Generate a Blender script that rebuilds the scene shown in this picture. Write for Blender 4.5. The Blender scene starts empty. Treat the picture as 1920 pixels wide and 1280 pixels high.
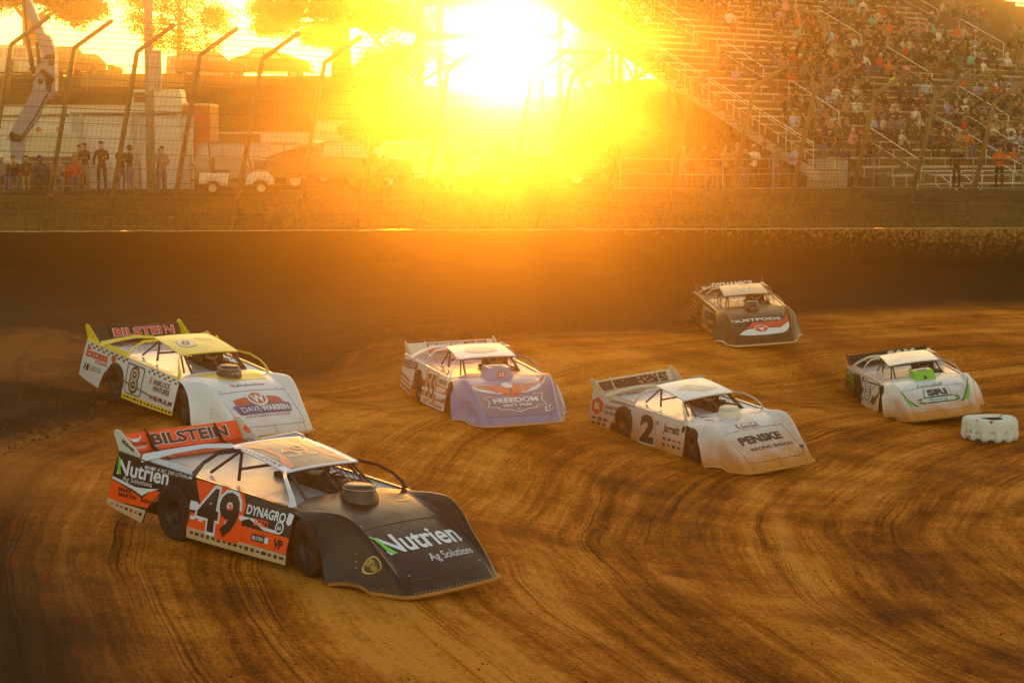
import bpy, bmesh, math, random
from mathutils import Vector, Matrix, noise as mnoise
from mathutils.geometry import tessellate_polygon
R = math.radians
SC = bpy.context.scene
COL = SC.collection

# ------------------------------------------------------------------ camera
F = 3500.0                                   # focal length in pixels of a 1920 px wide frame
PITCH = math.atan(340.0 / F)
CZ = 6.0
cam_d = bpy.data.cameras.new('camera')
cam_d.sensor_width = 36.0
cam_d.lens = F / 1920.0 * 36.0
cam_d.clip_end = 3000.0
cam = bpy.data.objects.new('camera', cam_d)
COL.objects.link(cam)
cam.location = (0, 0, CZ)
cam.rotation_euler = (math.pi / 2 - PITCH, 0, 0)
SC.camera = cam


def at(px, py, Y):
    """world point at depth Y that the photo shows at pixel (px, py) of 1920x1280"""
    a, b = (px - 960) / F, (640 - py) / F
    c, s = math.cos(PITCH), math.sin(PITCH)
    d = Vector((a, c + b * s, -s + b * c))
    k = Y / d.y
    return Vector((d.x * k, Y, CZ + d.z * k))


# ------------------------------------------------------------------ world, sun, exposure
SUN_DIR = at(950, 92, 100.0) - Vector((0, 0, CZ))
SUN_DIR.normalize()
SUN_EL = math.asin(SUN_DIR.z)
SUN_AZ = math.atan2(SUN_DIR.x, SUN_DIR.y)
world = bpy.data.worlds.new('World')
SC.world = world
world.use_nodes = True
wn = world.node_tree.nodes
bg = wn['Background']
sky = wn.new('ShaderNodeTexSky')
sky.sky_type = 'NISHITA'
sky.sun_disc = False
sky.sun_elevation = SUN_EL
sky.sun_rotation = SUN_AZ
sky.air_density = 1.0
sky.dust_density = 1.0
sky.ozone_density = 1.0
sky.altitude = 100
world.node_tree.links.new(sky.outputs[0], bg.inputs[0])
bg.inputs[1].default_value = SKY_STRENGTH = 0.15
sun_d = bpy.data.lights.new('sun', 'SUN')
sun_d.energy = 2.0
sun_d.angle = R(0.53)
sun_d.color = (1.0, 0.42, 0.06)
sun = bpy.data.objects.new('sun', sun_d)
COL.objects.link(sun)
sun.location = (0, 60, 40)
sun.rotation_euler = SUN_DIR.to_track_quat('Z', 'Y').to_euler()
SC.view_settings.view_transform = 'Standard'
SC.view_settings.look = 'None'
SC.view_settings.gamma = 1.0
SC.view_settings.exposure = 2.4
SC.render.engine = 'CYCLES'
SC.cycles.use_denoising = True
SC.cycles.max_bounces = 5
SC.cycles.diffuse_bounces = 2
SC.cycles.glossy_bounces = 3
SC.cycles.transmission_bounces = 4
SC.cycles.transparent_max_bounces = 12
SC.cycles.volume_bounces = 0
SC.cycles.caustics_reflective = False
SC.cycles.caustics_refractive = False
SC.cycles.sample_clamp_indirect = 4.0

HAZE_DENSITY = 0.00112
HAZE_G = 0.93


# ------------------------------------------------------------------ materials
def new_mat(name):
    m = bpy.data.materials.new(name)
    m.use_nodes = True
    return m, m.node_tree.nodes, m.node_tree.links, m.node_tree.nodes['Principled BSDF']


_mats = {}


def mat(name, col=(.5, .5, .5), rough=.5, metal=0., vary=0., scale=3., emit=None, bump=0., coat=0.):
    if name in _mats:
        return _mats[name]
    m, n, l, b = new_mat(name)
    b.inputs['Base Color'].default_value = (*col, 1)
    b.inputs['Roughness'].default_value = rough
    b.inputs['Metallic'].default_value = metal
    b.inputs['Coat Weight'].default_value = coat
    if rough > .74:
        b.inputs['Specular IOR Level'].default_value = .15
    if emit:
        b.inputs['Emission Color'].default_value = (*emit[:3], 1)
        b.inputs['Emission Strength'].default_value = emit[3]
    if vary or bump:
        tc = n.new('ShaderNodeTexCoord')
        nz = n.new('ShaderNodeTexNoise')
        nz.inputs['Scale'].default_value = scale
        nz.inputs['Detail'].default_value = 6
        l.new(tc.outputs['Object'], nz.inputs['Vector'])
        if vary:
            mx = n.new('ShaderNodeMix')
            mx.data_type = 'RGBA'
            mx.inputs[6].default_value = (*[c * (1 - vary) for c in col], 1)
            mx.inputs[7].default_value = (*[min(1, c * (1 + vary)) for c in col], 1)
            l.new(nz.outputs['Fac'], mx.inputs[0])
            l.new(mx.outputs[2], b.inputs['Base Color'])
        if bump:
            bp = n.new('ShaderNodeBump')
            bp.inputs['Strength'].default_value = bump
            l.new(nz.outputs['Fac'], bp.inputs['Height'])
            l.new(bp.outputs[0], b.inputs['Normal'])
    _mats[name] = m
    return m


DIRT = (.56, .20, .022)


def paint(name, col, dirt=.3, rough=.3, coat=.5, top=.55):
    """car paint or vinyl with clay thrown up from the track; dirt 0..1, top = height in m that the clay reaches"""
    key = 'paint_%s_%.2f_%.2f' % (name, dirt, top)
    if key in _mats:
        return _mats[key]
    m, n, l, b = new_mat(key)
    tc = n.new('ShaderNodeTexCoord')
    sp = n.new('ShaderNodeSeparateXYZ')
    l.new(tc.outputs['Object'], sp.inputs[0])
    mr = n.new('ShaderNodeMapRange')
    mr.inputs['From Min'].default_value = top
    mr.inputs['From Max'].default_value = 0.05
    mr.inputs['To Min'].default_value = 0.0
    mr.inputs['To Max'].default_value = 1.0
    l.new(sp.outputs['Z'], mr.inputs['Value'])
    nz = n.new('ShaderNodeTexNoise')
    nz.inputs['Scale'].default_value = 45
    nz.inputs['Detail'].default_value = 10
    nz.inputs['Roughness'].default_value = .85
    l.new(tc.outputs['Object'], nz.inputs['Vector'])
    n2 = n.new('ShaderNodeTexNoise')
    n2.inputs['Scale'].default_value = 3.2
    n2.inputs['Detail'].default_value = 3
    l.new(tc.outputs['Object'], n2.inputs['Vector'])

    def mth(op, a, bb, clamp=False):
        q = n.new('ShaderNodeMath')
        q.operation = op
        q.use_clamp = clamp
        for i, v in enumerate((a, bb)):
            if isinstance(v, (int, float)):
                q.inputs[i].default_value = v
            else:
                l.new(v, q.inputs[i])
        return q.outputs[0]
    # mask = clamp( (height*a + big*b + fine*c - thr) * k )
    h = mth('MULTIPLY', mr.outputs[0], 0.50 + dirt * .75)
    big = mth('MULTIPLY', mth('SUBTRACT', n2.outputs['Fac'], .5), .5)
    fine = mth('MULTIPLY', mth('SUBTRACT', nz.outputs['Fac'], .5), 2.6)
    s = mth('ADD', mth('ADD', h, big), fine)
    s = mth('SUBTRACT', s, .62 - dirt * .35)
    mask = mth('MULTIPLY', mth('MULTIPLY', s, 1.15, True), min(1, .55 + dirt * .5))
    mx = n.new('ShaderNodeMix')
    mx.data_type = 'RGBA'
    mx.inputs[6].default_value = (*col, 1)
    mx.inputs[7].default_value = (*DIRT, 1)
    l.new(mask, mx.inputs[0])
    l.new(mx.outputs[2], b.inputs['Base Color'])
    rg = n.new('ShaderNodeMapRange')
    rg.inputs['To Min'].default_value = rough
    rg.inputs['To Max'].default_value = .85
    l.new(mask, rg.inputs['Value'])
    l.new(rg.outputs[0], b.inputs['Roughness'])
    bp = n.new('ShaderNodeBump')                             # hand-bent sheet is never quite flat
    bp.inputs['Strength'].default_value = .35
    bp.inputs['Distance'].default_value = .03
    l.new(n2.outputs['Fac'], bp.inputs['Height'])
    l.new(bp.outputs[0], b.inputs['Normal'])
    l.new(bp.outputs[0], b.inputs['Coat Normal'])
    ct = mth('MULTIPLY', mth('SUBTRACT', 1.0, mask), coat)
    l.new(ct, b.inputs['Coat Weight'])
    b.inputs['Coat Roughness'].default_value = .12
    b.inputs['Specular IOR Level'].default_value = .3
    _mats[key] = m
    return m


# ------------------------------------------------------------------ mesh builder
class MB:
    def __init__(s):
        s.v, s.f, s.m, s.sm = [], [], [], []

    def add(s, vs, fs, mi=0, smooth=False):
        o = len(s.v)
        s.v.extend([tuple(p) for p in vs])
        for f in fs:
            s.f.append([i + o for i in f])
            s.m.append(mi)
            s.sm.append(smooth)
        return s

    def box(s, c, d, mi=0, rot=None, taper=None):
        """box at centre c, full sizes d; rot a Matrix 3x3; taper scales the top face"""
        t = taper or (1, 1)
        vs = []
        for z in (-.5, .5):
            k = t if z > 0 else (1, 1)
            for x, y in ((-.5, -.5), (.5, -.5), (.5, .5), (-.5, .5)):
                p = Vector((x * d[0] * k[0], y * d[1] * k[1], z * d[2]))
                if rot is not None:
                    p = rot @ p
                vs.append(p + Vector(c))
        return s.add(vs, [(3, 2, 1, 0), (4, 5, 6, 7), (0, 1, 5, 4), (1, 2, 6, 5), (2, 3, 7, 6), (3, 0, 4, 7)], mi)

    def tube(s, pts, r, n=6, mi=0, cap=True, smooth=True):
        pts = [Vector(p) for p in pts]
        rs = r if isinstance(r, (list, tuple)) else [r] * len(pts)
        vs, fs = [], []
        up = None
        for i, p in enumerate(pts):
            a = pts[max(i - 1, 0)]
            b = pts[min(i + 1, len(pts) - 1)]
            t = (b - a).normalized()
            if up is None:
                up = Vector((0, 0, 1)) if abs(t.z) < .9 else Vector((1, 0, 0))
            x = t.cross(up)
            if x.length < 1e-4:
                x = t.cross(Vector((0, 1, .1)))
            x.normalize()
            y = x.cross(t).normalized()
            up = y
            for k in range(n):
                q = 2 * math.pi * (k + .5) / n
                vs.append(p + (x * math.cos(q) + y * math.sin(q)) * rs[i])
        for i in range(len(pts) - 1):
            for k in range(n):
                k2 = (k + 1) % n
                fs.append((i * n + k, i * n + k2, (i + 1) * n + k2, (i + 1) * n + k))
        if cap:
            fs.append(tuple(range(n - 1, -1, -1)))
            fs.append(tuple(range((len(pts) - 1) * n, len(pts) * n)))
        return s.add(vs, fs, mi, smooth)

    def lathe(s, prof, n=24, mi=0, M=None, smooth=True, closed=False):
        """prof: list of (radius, height) about Z; M maps to place"""
        vs, fs = [], []
        M = M or Matrix.Identity(4)
        for r, z in prof:
            for k in range(n):
                q = 2 * math.pi * k / n
                vs.append(M @ Vector((r * math.cos(q), r * math.sin(q), z)))
        L = len(prof)
        for i in range(L if closed else L - 1):
            j = (i + 1) % L
            for k in range(n):
                k2 = (k + 1) % n
                fs.append((i * n + k, i * n + k2, j * n + k2, j * n + k))
        return s.add(vs, fs, mi, smooth)

    def grid(s, fn, nu, nv, mi=0, smooth=True, flip=False):
        vs = [fn(i / nu, j / nv) for j in range(nv + 1) for i in range(nu + 1)]
        fs = []
        for j in range(nv):
            for i in range(nu):
                a = j * (nu + 1) + i
                q = (a, a + 1, a + nu + 2, a + nu + 1)
                fs.append(q[::-1] if flip else q)
        return s.add(vs, fs, mi, smooth)

    def prism(s, poly, dvec, mi=0):
        """extrude a 3D polygon along dvec"""
        n = len(poly)
        d = Vector(dvec)
        vs = [Vector(p) for p in poly] + [Vector(p) + d for p in poly]
        fs = [tuple(range(n))[::-1], tuple(range(n, 2 * n))]
        for i in range(n):
            j = (i + 1) % n
            fs.append((i, j, n + j, n + i))
        return s.add(vs, fs, mi)

    def strip(s, pts, w, th, nrm, mi=0):
        """flat bar of width w (in the plane across nrm) and thickness th along a polyline"""
        pts = [Vector(p) for p in pts]
        nrm = Vector(nrm).normalized()
        ws = w if isinstance(w, (list, tuple)) else [w] * len(pts)
        vs, fs = [], []
        for i, p in enumerate(pts):
            t = (pts[min(i + 1, len(pts) - 1)] - pts[max(i - 1, 0)]).normalized()
            x = t.cross(nrm).normalized() * (ws[i] / 2)
            y = nrm * (th / 2)
            vs += [p - x - y, p + x - y, p + x + y, p - x + y]
        for i in range(len(pts) - 1):
            for k in range(4):
                k2 = (k + 1) % 4
                fs.append((i * 4 + k, i * 4 + k2, i * 4 + 4 + k2, i * 4 + 4 + k))
        fs.append((3, 2, 1, 0))
        e = (len(pts) - 1) * 4
        fs.append((e, e + 1, e + 2, e + 3))
        return s.add(vs, fs, mi)

    def build(s, name, mats, parent=None, recalc=False):
        me = bpy.data.meshes.new(name)
        me.from_pydata(s.v, [], s.f)
        if not isinstance(mats, (list, tuple)):
            mats = [mats]
        for m in mats:
            me.materials.append(m)
        me.polygons.foreach_set('material_index', s.m)
        me.polygons.foreach_set('use_smooth', s.sm)
        if recalc:
            bm = bmesh.new()
            bm.from_mesh(me)
            bmesh.ops.recalc_face_normals(bm, faces=bm.faces)
            bm.to_mesh(me)
            bm.free()
        me.update()
        o = bpy.data.objects.new(name, me)
        COL.objects.link(o)
        if parent is not None:
            o.parent = parent
        return o


def tag(o, label=None, cat=None, group=None, kind=None):
    if label:
        o['label'] = label
    if cat:
        o['category'] = cat
    if group:
        o['group'] = group
    if kind:
        o['kind'] = kind
    return o


def empty(name, loc=(0, 0, 0), rz=0):
    o = bpy.data.objects.new(name, None)
    COL.objects.link(o)
    o.empty_display_size = .2
    o.location = loc
    o.rotation_euler = (0, 0, rz)
    return o


def copy_tree(o, parent=None):
    c = o.copy()
    COL.objects.link(c)
    if parent is not None:
        c.parent = parent
    for ch in list(o.children):
        copy_tree(ch, c)
    return c


_glyph = {}


def text_geo(s, bold=0., shear=0., space=1.):
    k = (s, bold, shear, space)
    if k not in _glyph:
        cu = bpy.data.curves.new('lettering', 'FONT')
        cu.body = s
        cu.size = 1
        cu.offset = bold
        cu.shear = shear
        cu.space_character = space
        cu.resolution_u = 3
        ob = bpy.data.objects.new('lettering', cu)
        me = bpy.data.meshes.new_from_object(ob)
        vs = [(v.co.x, v.co.y) for v in me.vertices]
        fs = [tuple(p.vertices) for p in me.polygons]
        bpy.data.objects.remove(ob)
        bpy.data.curves.remove(cu)
        bpy.data.meshes.remove(me)
        _glyph[k] = (vs, fs)
    return _glyph[k]


def text(mb, s, mapf, u, v, h, mi=0, bold=0., shear=0., w=None, off=.004, space=1., rot=0.):
    """letters of cap height h centred at (u, v), optionally stretched to width w, laid on the surface mapf(u, v, off)"""
    vs, fs = text_geo(s, bold, shear, space)
    if not vs:
        return
    x0, x1 = min(p[0] for p in vs), max(p[0] for p in vs)
    ky = h / .70
    kx = w / (x1 - x0) if w else ky
    cx = (x0 + x1) / 2
    c, sn = math.cos(rot), math.sin(rot)
    out = []
    for p in vs:
        a, b = (p[0] - cx) * kx, (p[1] - .35) * ky
        out.append(mapf(u + a * c - b * sn, v + a * sn + b * c, off))
    mb.add(out, fs, mi)


def patch(mb, quad, mapf, mi, off=.003, n=6):
    """a decal quad (4 corners in surface coordinates) laid on mapf"""
    a, b, c, d = quad

    def fn(i, j):
        x = (a[0] * (1 - i) + b[0] * i) * (1 - j) + (d[0] * (1 - i) + c[0] * i) * j
        y = (a[1] * (1 - i) + b[1] * i) * (1 - j) + (d[1] * (1 - i) + c[1] * i) * j
        return mapf(x, y, off)
    mb.grid(fn, n, n, mi, smooth=False)


def pgon(mb, pts, mapf, mi, off=.003, cuts=1):
    """any flat polygon in surface coordinates; triangulated through bmesh so that concave outlines work"""
    bm = bmesh.new()
    vs = [bm.verts.new((p[0], p[1], 0)) for p in pts]
    for t in tessellate_polygon([[Vector((p[0], p[1], 0)) for p in pts]]):
        try:
            bm.faces.new([vs[i] for i in t])
        except ValueError:
            pass
    for _ in range(cuts):
        bmesh.ops.subdivide_edges(bm, edges=bm.edges[:], cuts=1, use_grid_fill=False)
        bmesh.ops.triangulate(bm, faces=bm.faces[:])
    bm.verts.index_update()
    mb.add([mapf(v.co.x, v.co.y, off) for v in bm.verts], [tuple(v.index for v in f.verts) for f in bm.faces], mi)
    bm.free()


def ellipse(u, v, a, b, n=20):
    return [(u + a * math.cos(2 * math.pi * i / n), v + b * math.sin(2 * math.pi * i / n)) for i in range(n)]


def lerp(a, b, t):
    return a + (b - a) * t


def interp(tab, x):
    if x <= tab[0][0]:
        return tab[0][1]
    for (a, p), (b, q) in zip(tab, tab[1:]):
        if x <= b:
            t = (x - a) / (b - a)
            return p + (q - p) * t
    return tab[-1][1]


def sstep(a, b, x):
    t = max(0, min(1, (x - a) / (b - a)))
    return t * t * (3 - 2 * t)

# ------------------------------------------------------------------ the track
TC = Vector((22.0, 27.0))                    # centre of the turn
BANK = [(0, -.15), (12, -.08), (17, .05), (19, .2), (21, .36), (23, .82), (25, 1.12), (27, 1.32), (30, 1.62), (32, 1.76), (40, 1.85), (400, 1.85)]


def wall_y(x):
    return 61.8 + x * .1


# spot heights where tyres stand: the clay is not a perfect cone
SPOT = [(-2.28, 21.22, 0.05), (-0.97, 22.60, 0.28), (-4.17, 23.02, -0.02), (-2.86, 24.40, 0.13), (-0.71, 21.04, 0.14), (-0.38, 21.69, 0.24), (-1.48, 20.67, 0.03), (-5.02, 23.76, -0.09), (-3.64, 25.21, 0.06), (-5.60, 32.07, -0.04), (-4.12, 33.26, 0.08), (-7.23, 34.10, -0.04), (-5.75, 35.29, 0.06), (-4.07, 31.68, -0.05), (-3.65, 32.28, -0.00), (-4.88, 31.41, -0.10), (-7.97, 34.94, -0.06), (-6.41, 36.20, 0.03), (-1.08, 35.53, -0.05), (0.74, 36.07, 0.25), (-1.82, 38.03, -0.27), (-0.00, 38.57, -0.06), (0.19, 34.59, 0.17), (0.80, 34.99, 0.27), (-0.66, 34.65, -0.00), (-2.19, 39.10, -0.40), (-0.28, 39.67, -0.19), (3.58, 35.20, -0.11), (5.26, 36.07, 0.15), (2.37, 37.51, -0.42), (4.05, 38.38, -0.05), (5.00, 34.52, 0.01), (5.53, 35.02, 0.10), (4.15, 34.42, -0.11), (1.80, 38.49, -0.63), (3.57, 39.41, -0.25), (5.45, 48.75, -0.11), (7.34, 48.84, 0.13), (5.31, 51.35, -0.26), (7.20, 51.45, -0.04), (6.46, 47.54, 0.02), (7.15, 47.77, 0.10), (5.65, 47.80, -0.10), (5.20, 52.48, -0.35), (7.19, 52.58, -0.13), (8.53, 41.89, -0.12), (10.41, 41.95, 0.22), (8.47, 44.50, -0.55), (10.35, 44.55, -0.11), (9.50, 40.66, 0.11), (10.19, 40.88, 0.21), (8.70, 40.94, -0.06), (8.39, 45.63, -0.82), (10.37, 45.68, -0.35)]


def bank_z(x, y):
    r = math.hypot(x - TC.x, y - TC.y)
    return sum(interp(BANK, r + d) for d in (-1, -.5, 0, .5, 1)) / 5


def track_z(x, y):
    r = math.hypot(x - TC.x, y - TC.y)
    z = bank_z(x, y)
    if y < 56:
        sw, sr = .12, 0.
        for px, py, dz in SPOT:
            d2 = (x - px) ** 2 + (y - py) ** 2
            if d2 < 60:
                w = math.exp(-d2 / 4.5)
                sw += w
                sr += w * dz
        z += sr / sw
    d = wall_y(x) - y
    z += .75 * sstep(5.5, .5, d)                             # mud banked up against the wall
    if x < 0:                                                # loose cushion on the outside
        z += .10 * sstep(30, 32, r) * sstep(0, -6, x)
    z += .012 * mnoise.noise(Vector((r * 2.2, math.atan2(y - TC.y, x - TC.x) * 9, 0)))
    if r > 29.5:
        z += .06 * sstep(29.5, 31, r) * mnoise.noise(Vector((x * 1.3, y * 1.3, 3)))
    return z


def build_track():
    mb = MB()
    rs = [7 + .14 * i for i in range(190)]
    while rs[-1] < 62:
        rs.append(rs[-1] + .28)
    n = 420
    a0, a1 = R(70), R(262)
    vs = []
    for r in rs:
        for k in range(n + 1):
            a = a0 + (a1 - a0) * k / n
            x, y = TC.x + r * math.cos(a), TC.y + r * math.sin(a)
            y = min(y, wall_y(x) + .25)
            vs.append((x, y, track_z(x, y)))
    fs = []
    for i in range(len(rs) - 1):
        for k in range(n):
            a = i * (n + 1) + k
            if vs[a][1] > wall_y(vs[a][0]) + .2 and vs[a + 1][1] > wall_y(vs[a + 1][0]) + .2 and vs[a + n + 1][1] > wall_y(vs[a + n + 1][0]) + .2:
                continue
            fs.append((a, a + n + 1, a + n + 2, a + 1))
    mb.add(vs, fs, 0, True)
    m, nd, l, b = new_mat('clay')
    tc = nd.new('ShaderNodeTexCoord')
    sep = nd.new('ShaderNodeSeparateXYZ')
    l.new(tc.outputs['Object'], sep.inputs[0])

    def mth(op, a, bb=0., clamp=False, c=None):
        q = nd.new('ShaderNodeMath')
        q.operation = op
        q.use_clamp = clamp
        for i, v in enumerate((a, bb) if c is None else (a, bb, c)):
            if isinstance(v, (int, float)):
                q.inputs[i].default_value = v
            else:
                l.new(v, q.inputs[i])
        return q.outputs[0]
    dx = mth('SUBTRACT', sep.outputs['X'], TC.x)
    dy = mth('SUBTRACT', sep.outputs['Y'], TC.y)
    wob = nd.new('ShaderNodeTexNoise')
    wob.inputs['Scale'].default_value = .16
    wob.inputs['Detail'].default_value = 2
    l.new(tc.outputs['Object'], wob.inputs['Vector'])
    rr = mth('SQRT', mth('ADD', mth('MULTIPLY', dx, dx), mth('MULTIPLY', dy, dy)))
    rw = mth('ADD', rr, mth('MULTIPLY', wob.outputs['Fac'], 1.1))
    th = mth('ARCTAN2', mth('MULTIPLY', dy, -1.0), mth('MULTIPLY', dx, -1.0))       # branch cut on the side away from the camera

    def polar(fr, ft, z, detail, rough=.6, src=None):
        cb = nd.new('ShaderNodeCombineXYZ')
        l.new(mth('MULTIPLY', src or rw, fr), cb.inputs[0])
        l.new(mth('MULTIPLY', th, ft), cb.inputs[1])
        cb.inputs[2].default_value = z
        q = nd.new('ShaderNodeTexNoise')
        q.inputs['Scale'].default_value = 1
        q.inputs['Detail'].default_value = detail
        q.inputs['Roughness'].default_value = rough
        l.new(cb.outputs[0], q.inputs['Vector'])
        return q.outputs['Fac']
    broad = polar(.45, 1.1, 1, 3)
    streak = polar(2.1, 2.2, 5, 8, .72)
    ruts = polar(11.0, 5.0, 9, 6, .75)
    fine = polar(42.0, 110., 2, 5, .8)
    grain = nd.new('ShaderNodeTexNoise')
    grain.inputs['Scale'].default_value = 13
    grain.inputs['Detail'].default_value = 8
    grain.inputs['Roughness'].default_value = .85
    l.new(tc.outputs['Object'], grain.inputs['Vector'])

    def rng(v, a, bb, c=0., d=1.):
        q = nd.new('ShaderNodeMapRange')
        q.inputs[1].default_value, q.inputs[2].default_value = a, bb
        q.inputs[3].default_value, q.inputs[4].default_value = c, d
        l.new(v, q.inputs[0])
        return q.outputs[0]
    # dry pale clay against damp dark clay; worn, pale inside lanes
    s = mth('ADD', mth('MULTIPLY', rng(broad, .40, .60), .30), mth('MULTIPLY', rng(streak, .40, .60), .34))
    s = mth('ADD', s, mth('MULTIPLY', rng(ruts, .38, .66), .22))
    s = mth('ADD', s, mth('MULTIPLY', rng(fine, .36, .66), .30))
    s = mth('ADD', s, mth('MULTIPLY', rng(grain.outputs['Fac'], .40, .64), .44))
    # bundles of thin tread lines where the lanes were driven
    lines = polar(26.0, 1.2, 14, 2, .5)
    band = polar(1.1, 1.3, 21, 2, .5)
    tl = mth('MULTIPLY', rng(lines, .52, .60), rng(band, .52, .60))
    s = mth('SUBTRACT', s, mth('MULTIPLY', tl, .30))
    # darker damp patches
    pat = nd.new('ShaderNodeTexNoise')
    pat.inputs['Scale'].default_value = .55
    pat.inputs['Detail'].default_value = 5
    pat.inputs['Roughness'].default_value = .65
    l.new(tc.outputs['Object'], pat.inputs['Vector'])
    s = mth('MULTIPLY', s, rng(pat.outputs['Fac'], .36, .60, .62, 1.12))
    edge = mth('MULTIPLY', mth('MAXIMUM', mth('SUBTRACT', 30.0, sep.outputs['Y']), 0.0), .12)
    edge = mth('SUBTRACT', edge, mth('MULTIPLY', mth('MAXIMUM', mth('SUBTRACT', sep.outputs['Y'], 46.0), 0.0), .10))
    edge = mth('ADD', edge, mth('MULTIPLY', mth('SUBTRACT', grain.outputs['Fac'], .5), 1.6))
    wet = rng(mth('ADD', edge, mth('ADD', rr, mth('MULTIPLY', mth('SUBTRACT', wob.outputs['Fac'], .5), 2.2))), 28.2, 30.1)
    # the dry racing groove is paler than the clay inside it
    gr = mth('SUBTRACT', 1.0, mth('DIVIDE', mth('ABSOLUTE', mth('SUBTRACT', rw, 25.4)), 4.2), True)
    s = mth('ADD', s, mth('MULTIPLY', gr, .17))
    dry = mth('MULTIPLY', mth('SUBTRACT', s, .10), .84, True)
    ramp = nd.new('ShaderNodeValToRGB')
    e = ramp.color_ramp.elements
    e[0].position, e[0].color = .06, (.034, .009, .0004, 1)
    e[1].position, e[1].color = .84, (.96, .36, .05, 1)
    k = e.new(.30)
    k.color = (.29, .068, .001, 1)
    k = e.new(.52)
    k.color = (.60, .165, .004, 1)
    l.new(dry, ramp.inputs[0])
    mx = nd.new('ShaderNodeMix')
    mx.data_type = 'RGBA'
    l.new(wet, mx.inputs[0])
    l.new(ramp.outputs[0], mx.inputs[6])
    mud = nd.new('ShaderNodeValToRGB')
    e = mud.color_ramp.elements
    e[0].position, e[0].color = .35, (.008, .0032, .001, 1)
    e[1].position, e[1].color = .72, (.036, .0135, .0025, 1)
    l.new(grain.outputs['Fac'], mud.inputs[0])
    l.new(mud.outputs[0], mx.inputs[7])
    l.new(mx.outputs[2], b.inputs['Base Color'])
    b.inputs['Roughness'].default_value = .72
    b.inputs['Specular IOR Level'].default_value = .04
    l.new(rng(streak, .35, .65, .9, .65), b.inputs['Roughness'])
    hgt = mth('ADD', mth('MULTIPLY', ruts, .4), mth('ADD', mth('MULTIPLY', grain.outputs['Fac'], 1.1), mth('MULTIPLY', fine, .35)))
    hgt = mth('ADD', hgt, mth('MULTIPLY', streak, .5))
    hgt = mth('SUBTRACT', hgt, mth('MULTIPLY', tl, .25))
    bp = nd.new('ShaderNodeBump')
    bp.inputs['Strength'].default_value = 1.0
    bp.inputs['Distance'].default_value = .07
    l.new(hgt, bp.inputs['Height'])
    l.new(bp.outputs[0], b.inputs['Normal'])
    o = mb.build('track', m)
    tag(o, kind='structure')


build_track()

# ------------------------------------------------------------------ lawn, walkway and hill behind the wall
CREST = [(-60, 11.4), (-13, 11.5), (-7.5, 11.3), (-5, 10.8), (-2, 10.2), (3, 10.2), (6, 11.0), (13, 11.6), (30, 12.5)]


def lawn_z(x, y):
    w = wall_y(x)
    z = 3.70 + 1.15 * sstep(w + .3, w + 7, y) + .5 * sstep(70, 100, y)
    c = interp(CREST, x * 125 / max(y, 100.) if y > 100 else x)
    z += (c - 5.35) * (sstep(99, 124, y) if y < 124 else 1.0)
    if y > 150:
        z -= (y - 150) * .06
    return z + .05 * mnoise.noise(Vector((x * .35, y * .35, 0)))


def build_lawn():
    mb = MB()
    ys = [0, .12, .5, 1, 1.6, 2.2, 3, 4, 5, 6, 7, 8, 10, 13, 17, 21, 26, 30, 34, 37] + [38 + 1.2 * i for i in range(24)] + [68, 72, 76, 80]
    xs = [-56 + 1.0 * i for i in range(117)]
    vs = [(x, wall_y(x) + .3 + d, lawn_z(x, wall_y(x) + .3 + d)) for d in ys for x in xs]
    n = len(xs)
    fs = [(j * n + i, j * n + i + 1, (j + 1) * n + i + 1, (j + 1) * n + i) for j in range(len(ys) - 1) for i in range(n - 1)]
    mb.add(vs, fs, 0, True)
    m, nd, l, b = new_mat('lawn')
    tc = nd.new('ShaderNodeTexCoord')
    a = nd.new('ShaderNodeTexNoise')
    a.inputs['Scale'].default_value = .35
    a.inputs['Detail'].default_value = 5
    c = nd.new('ShaderNodeTexNoise')
    c.inputs['Scale'].default_value = 9
    c.inputs['Detail'].default_value = 8
    mp = nd.new('ShaderNodeMapping')
    mp.inputs['Scale'].default_value = (1, .35, 1)
    l.new(tc.outputs['Object'], mp.inputs[0])
    l.new(tc.outputs['Object'], a.inputs['Vector'])
    l.new(mp.outputs[0], c.inputs['Vector'])
    ad = nd.new('ShaderNodeMath')
    ad.operation = 'ADD'
    l.new(a.outputs['Fac'], ad.inputs[0])
    l.new(c.outputs['Fac'], ad.inputs[1])
    rp = nd.new('ShaderNodeValToRGB')
    e = rp.color_ramp.elements
    e[0].position, e[0].color = .62, (.022, .014, .002, 1)
    e[1].position, e[1].color = 1.3 / 1.35, (.15, .08, .012, 1)
    k = e.new(.8)
    k.color = (.07, .042, .006, 1)
    dv = nd.new('ShaderNodeMath')
    dv.operation = 'MULTIPLY'
    dv.inputs[1].default_value = .8
    l.new(ad.outputs[0], dv.inputs[0])
    l.new(dv.outputs[0], rp.inputs[0])
    l.new(rp.outputs[0], b.inputs['Base Color'])
    b.inputs['Roughness'].default_value = .95
    b.inputs['Specular IOR Level'].default_value = .08
    bp = nd.new('ShaderNodeBump')
    bp.inputs['Strength'].default_value = .6
    bp.inputs['Distance'].default_value = .1
    l.new(c.outputs['Fac'], bp.inputs['Height'])
    l.new(bp.outputs[0], b.inputs['Normal'])
    tag(mb.build('lawn', m), kind='structure')
    # infield earth under and behind the camera, below the track sheet
    g = MB()
    g.add([(-58, -14, -.6), (62, -14, -.6), (62, 149, -.6), (-58, 149, -.6)], [(0, 1, 2, 3)])
    tag(g.build('ground', mat('infield_earth', (.09, .05, .025), .95, vary=.3, scale=.5)), kind='structure')


build_lawn()


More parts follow.
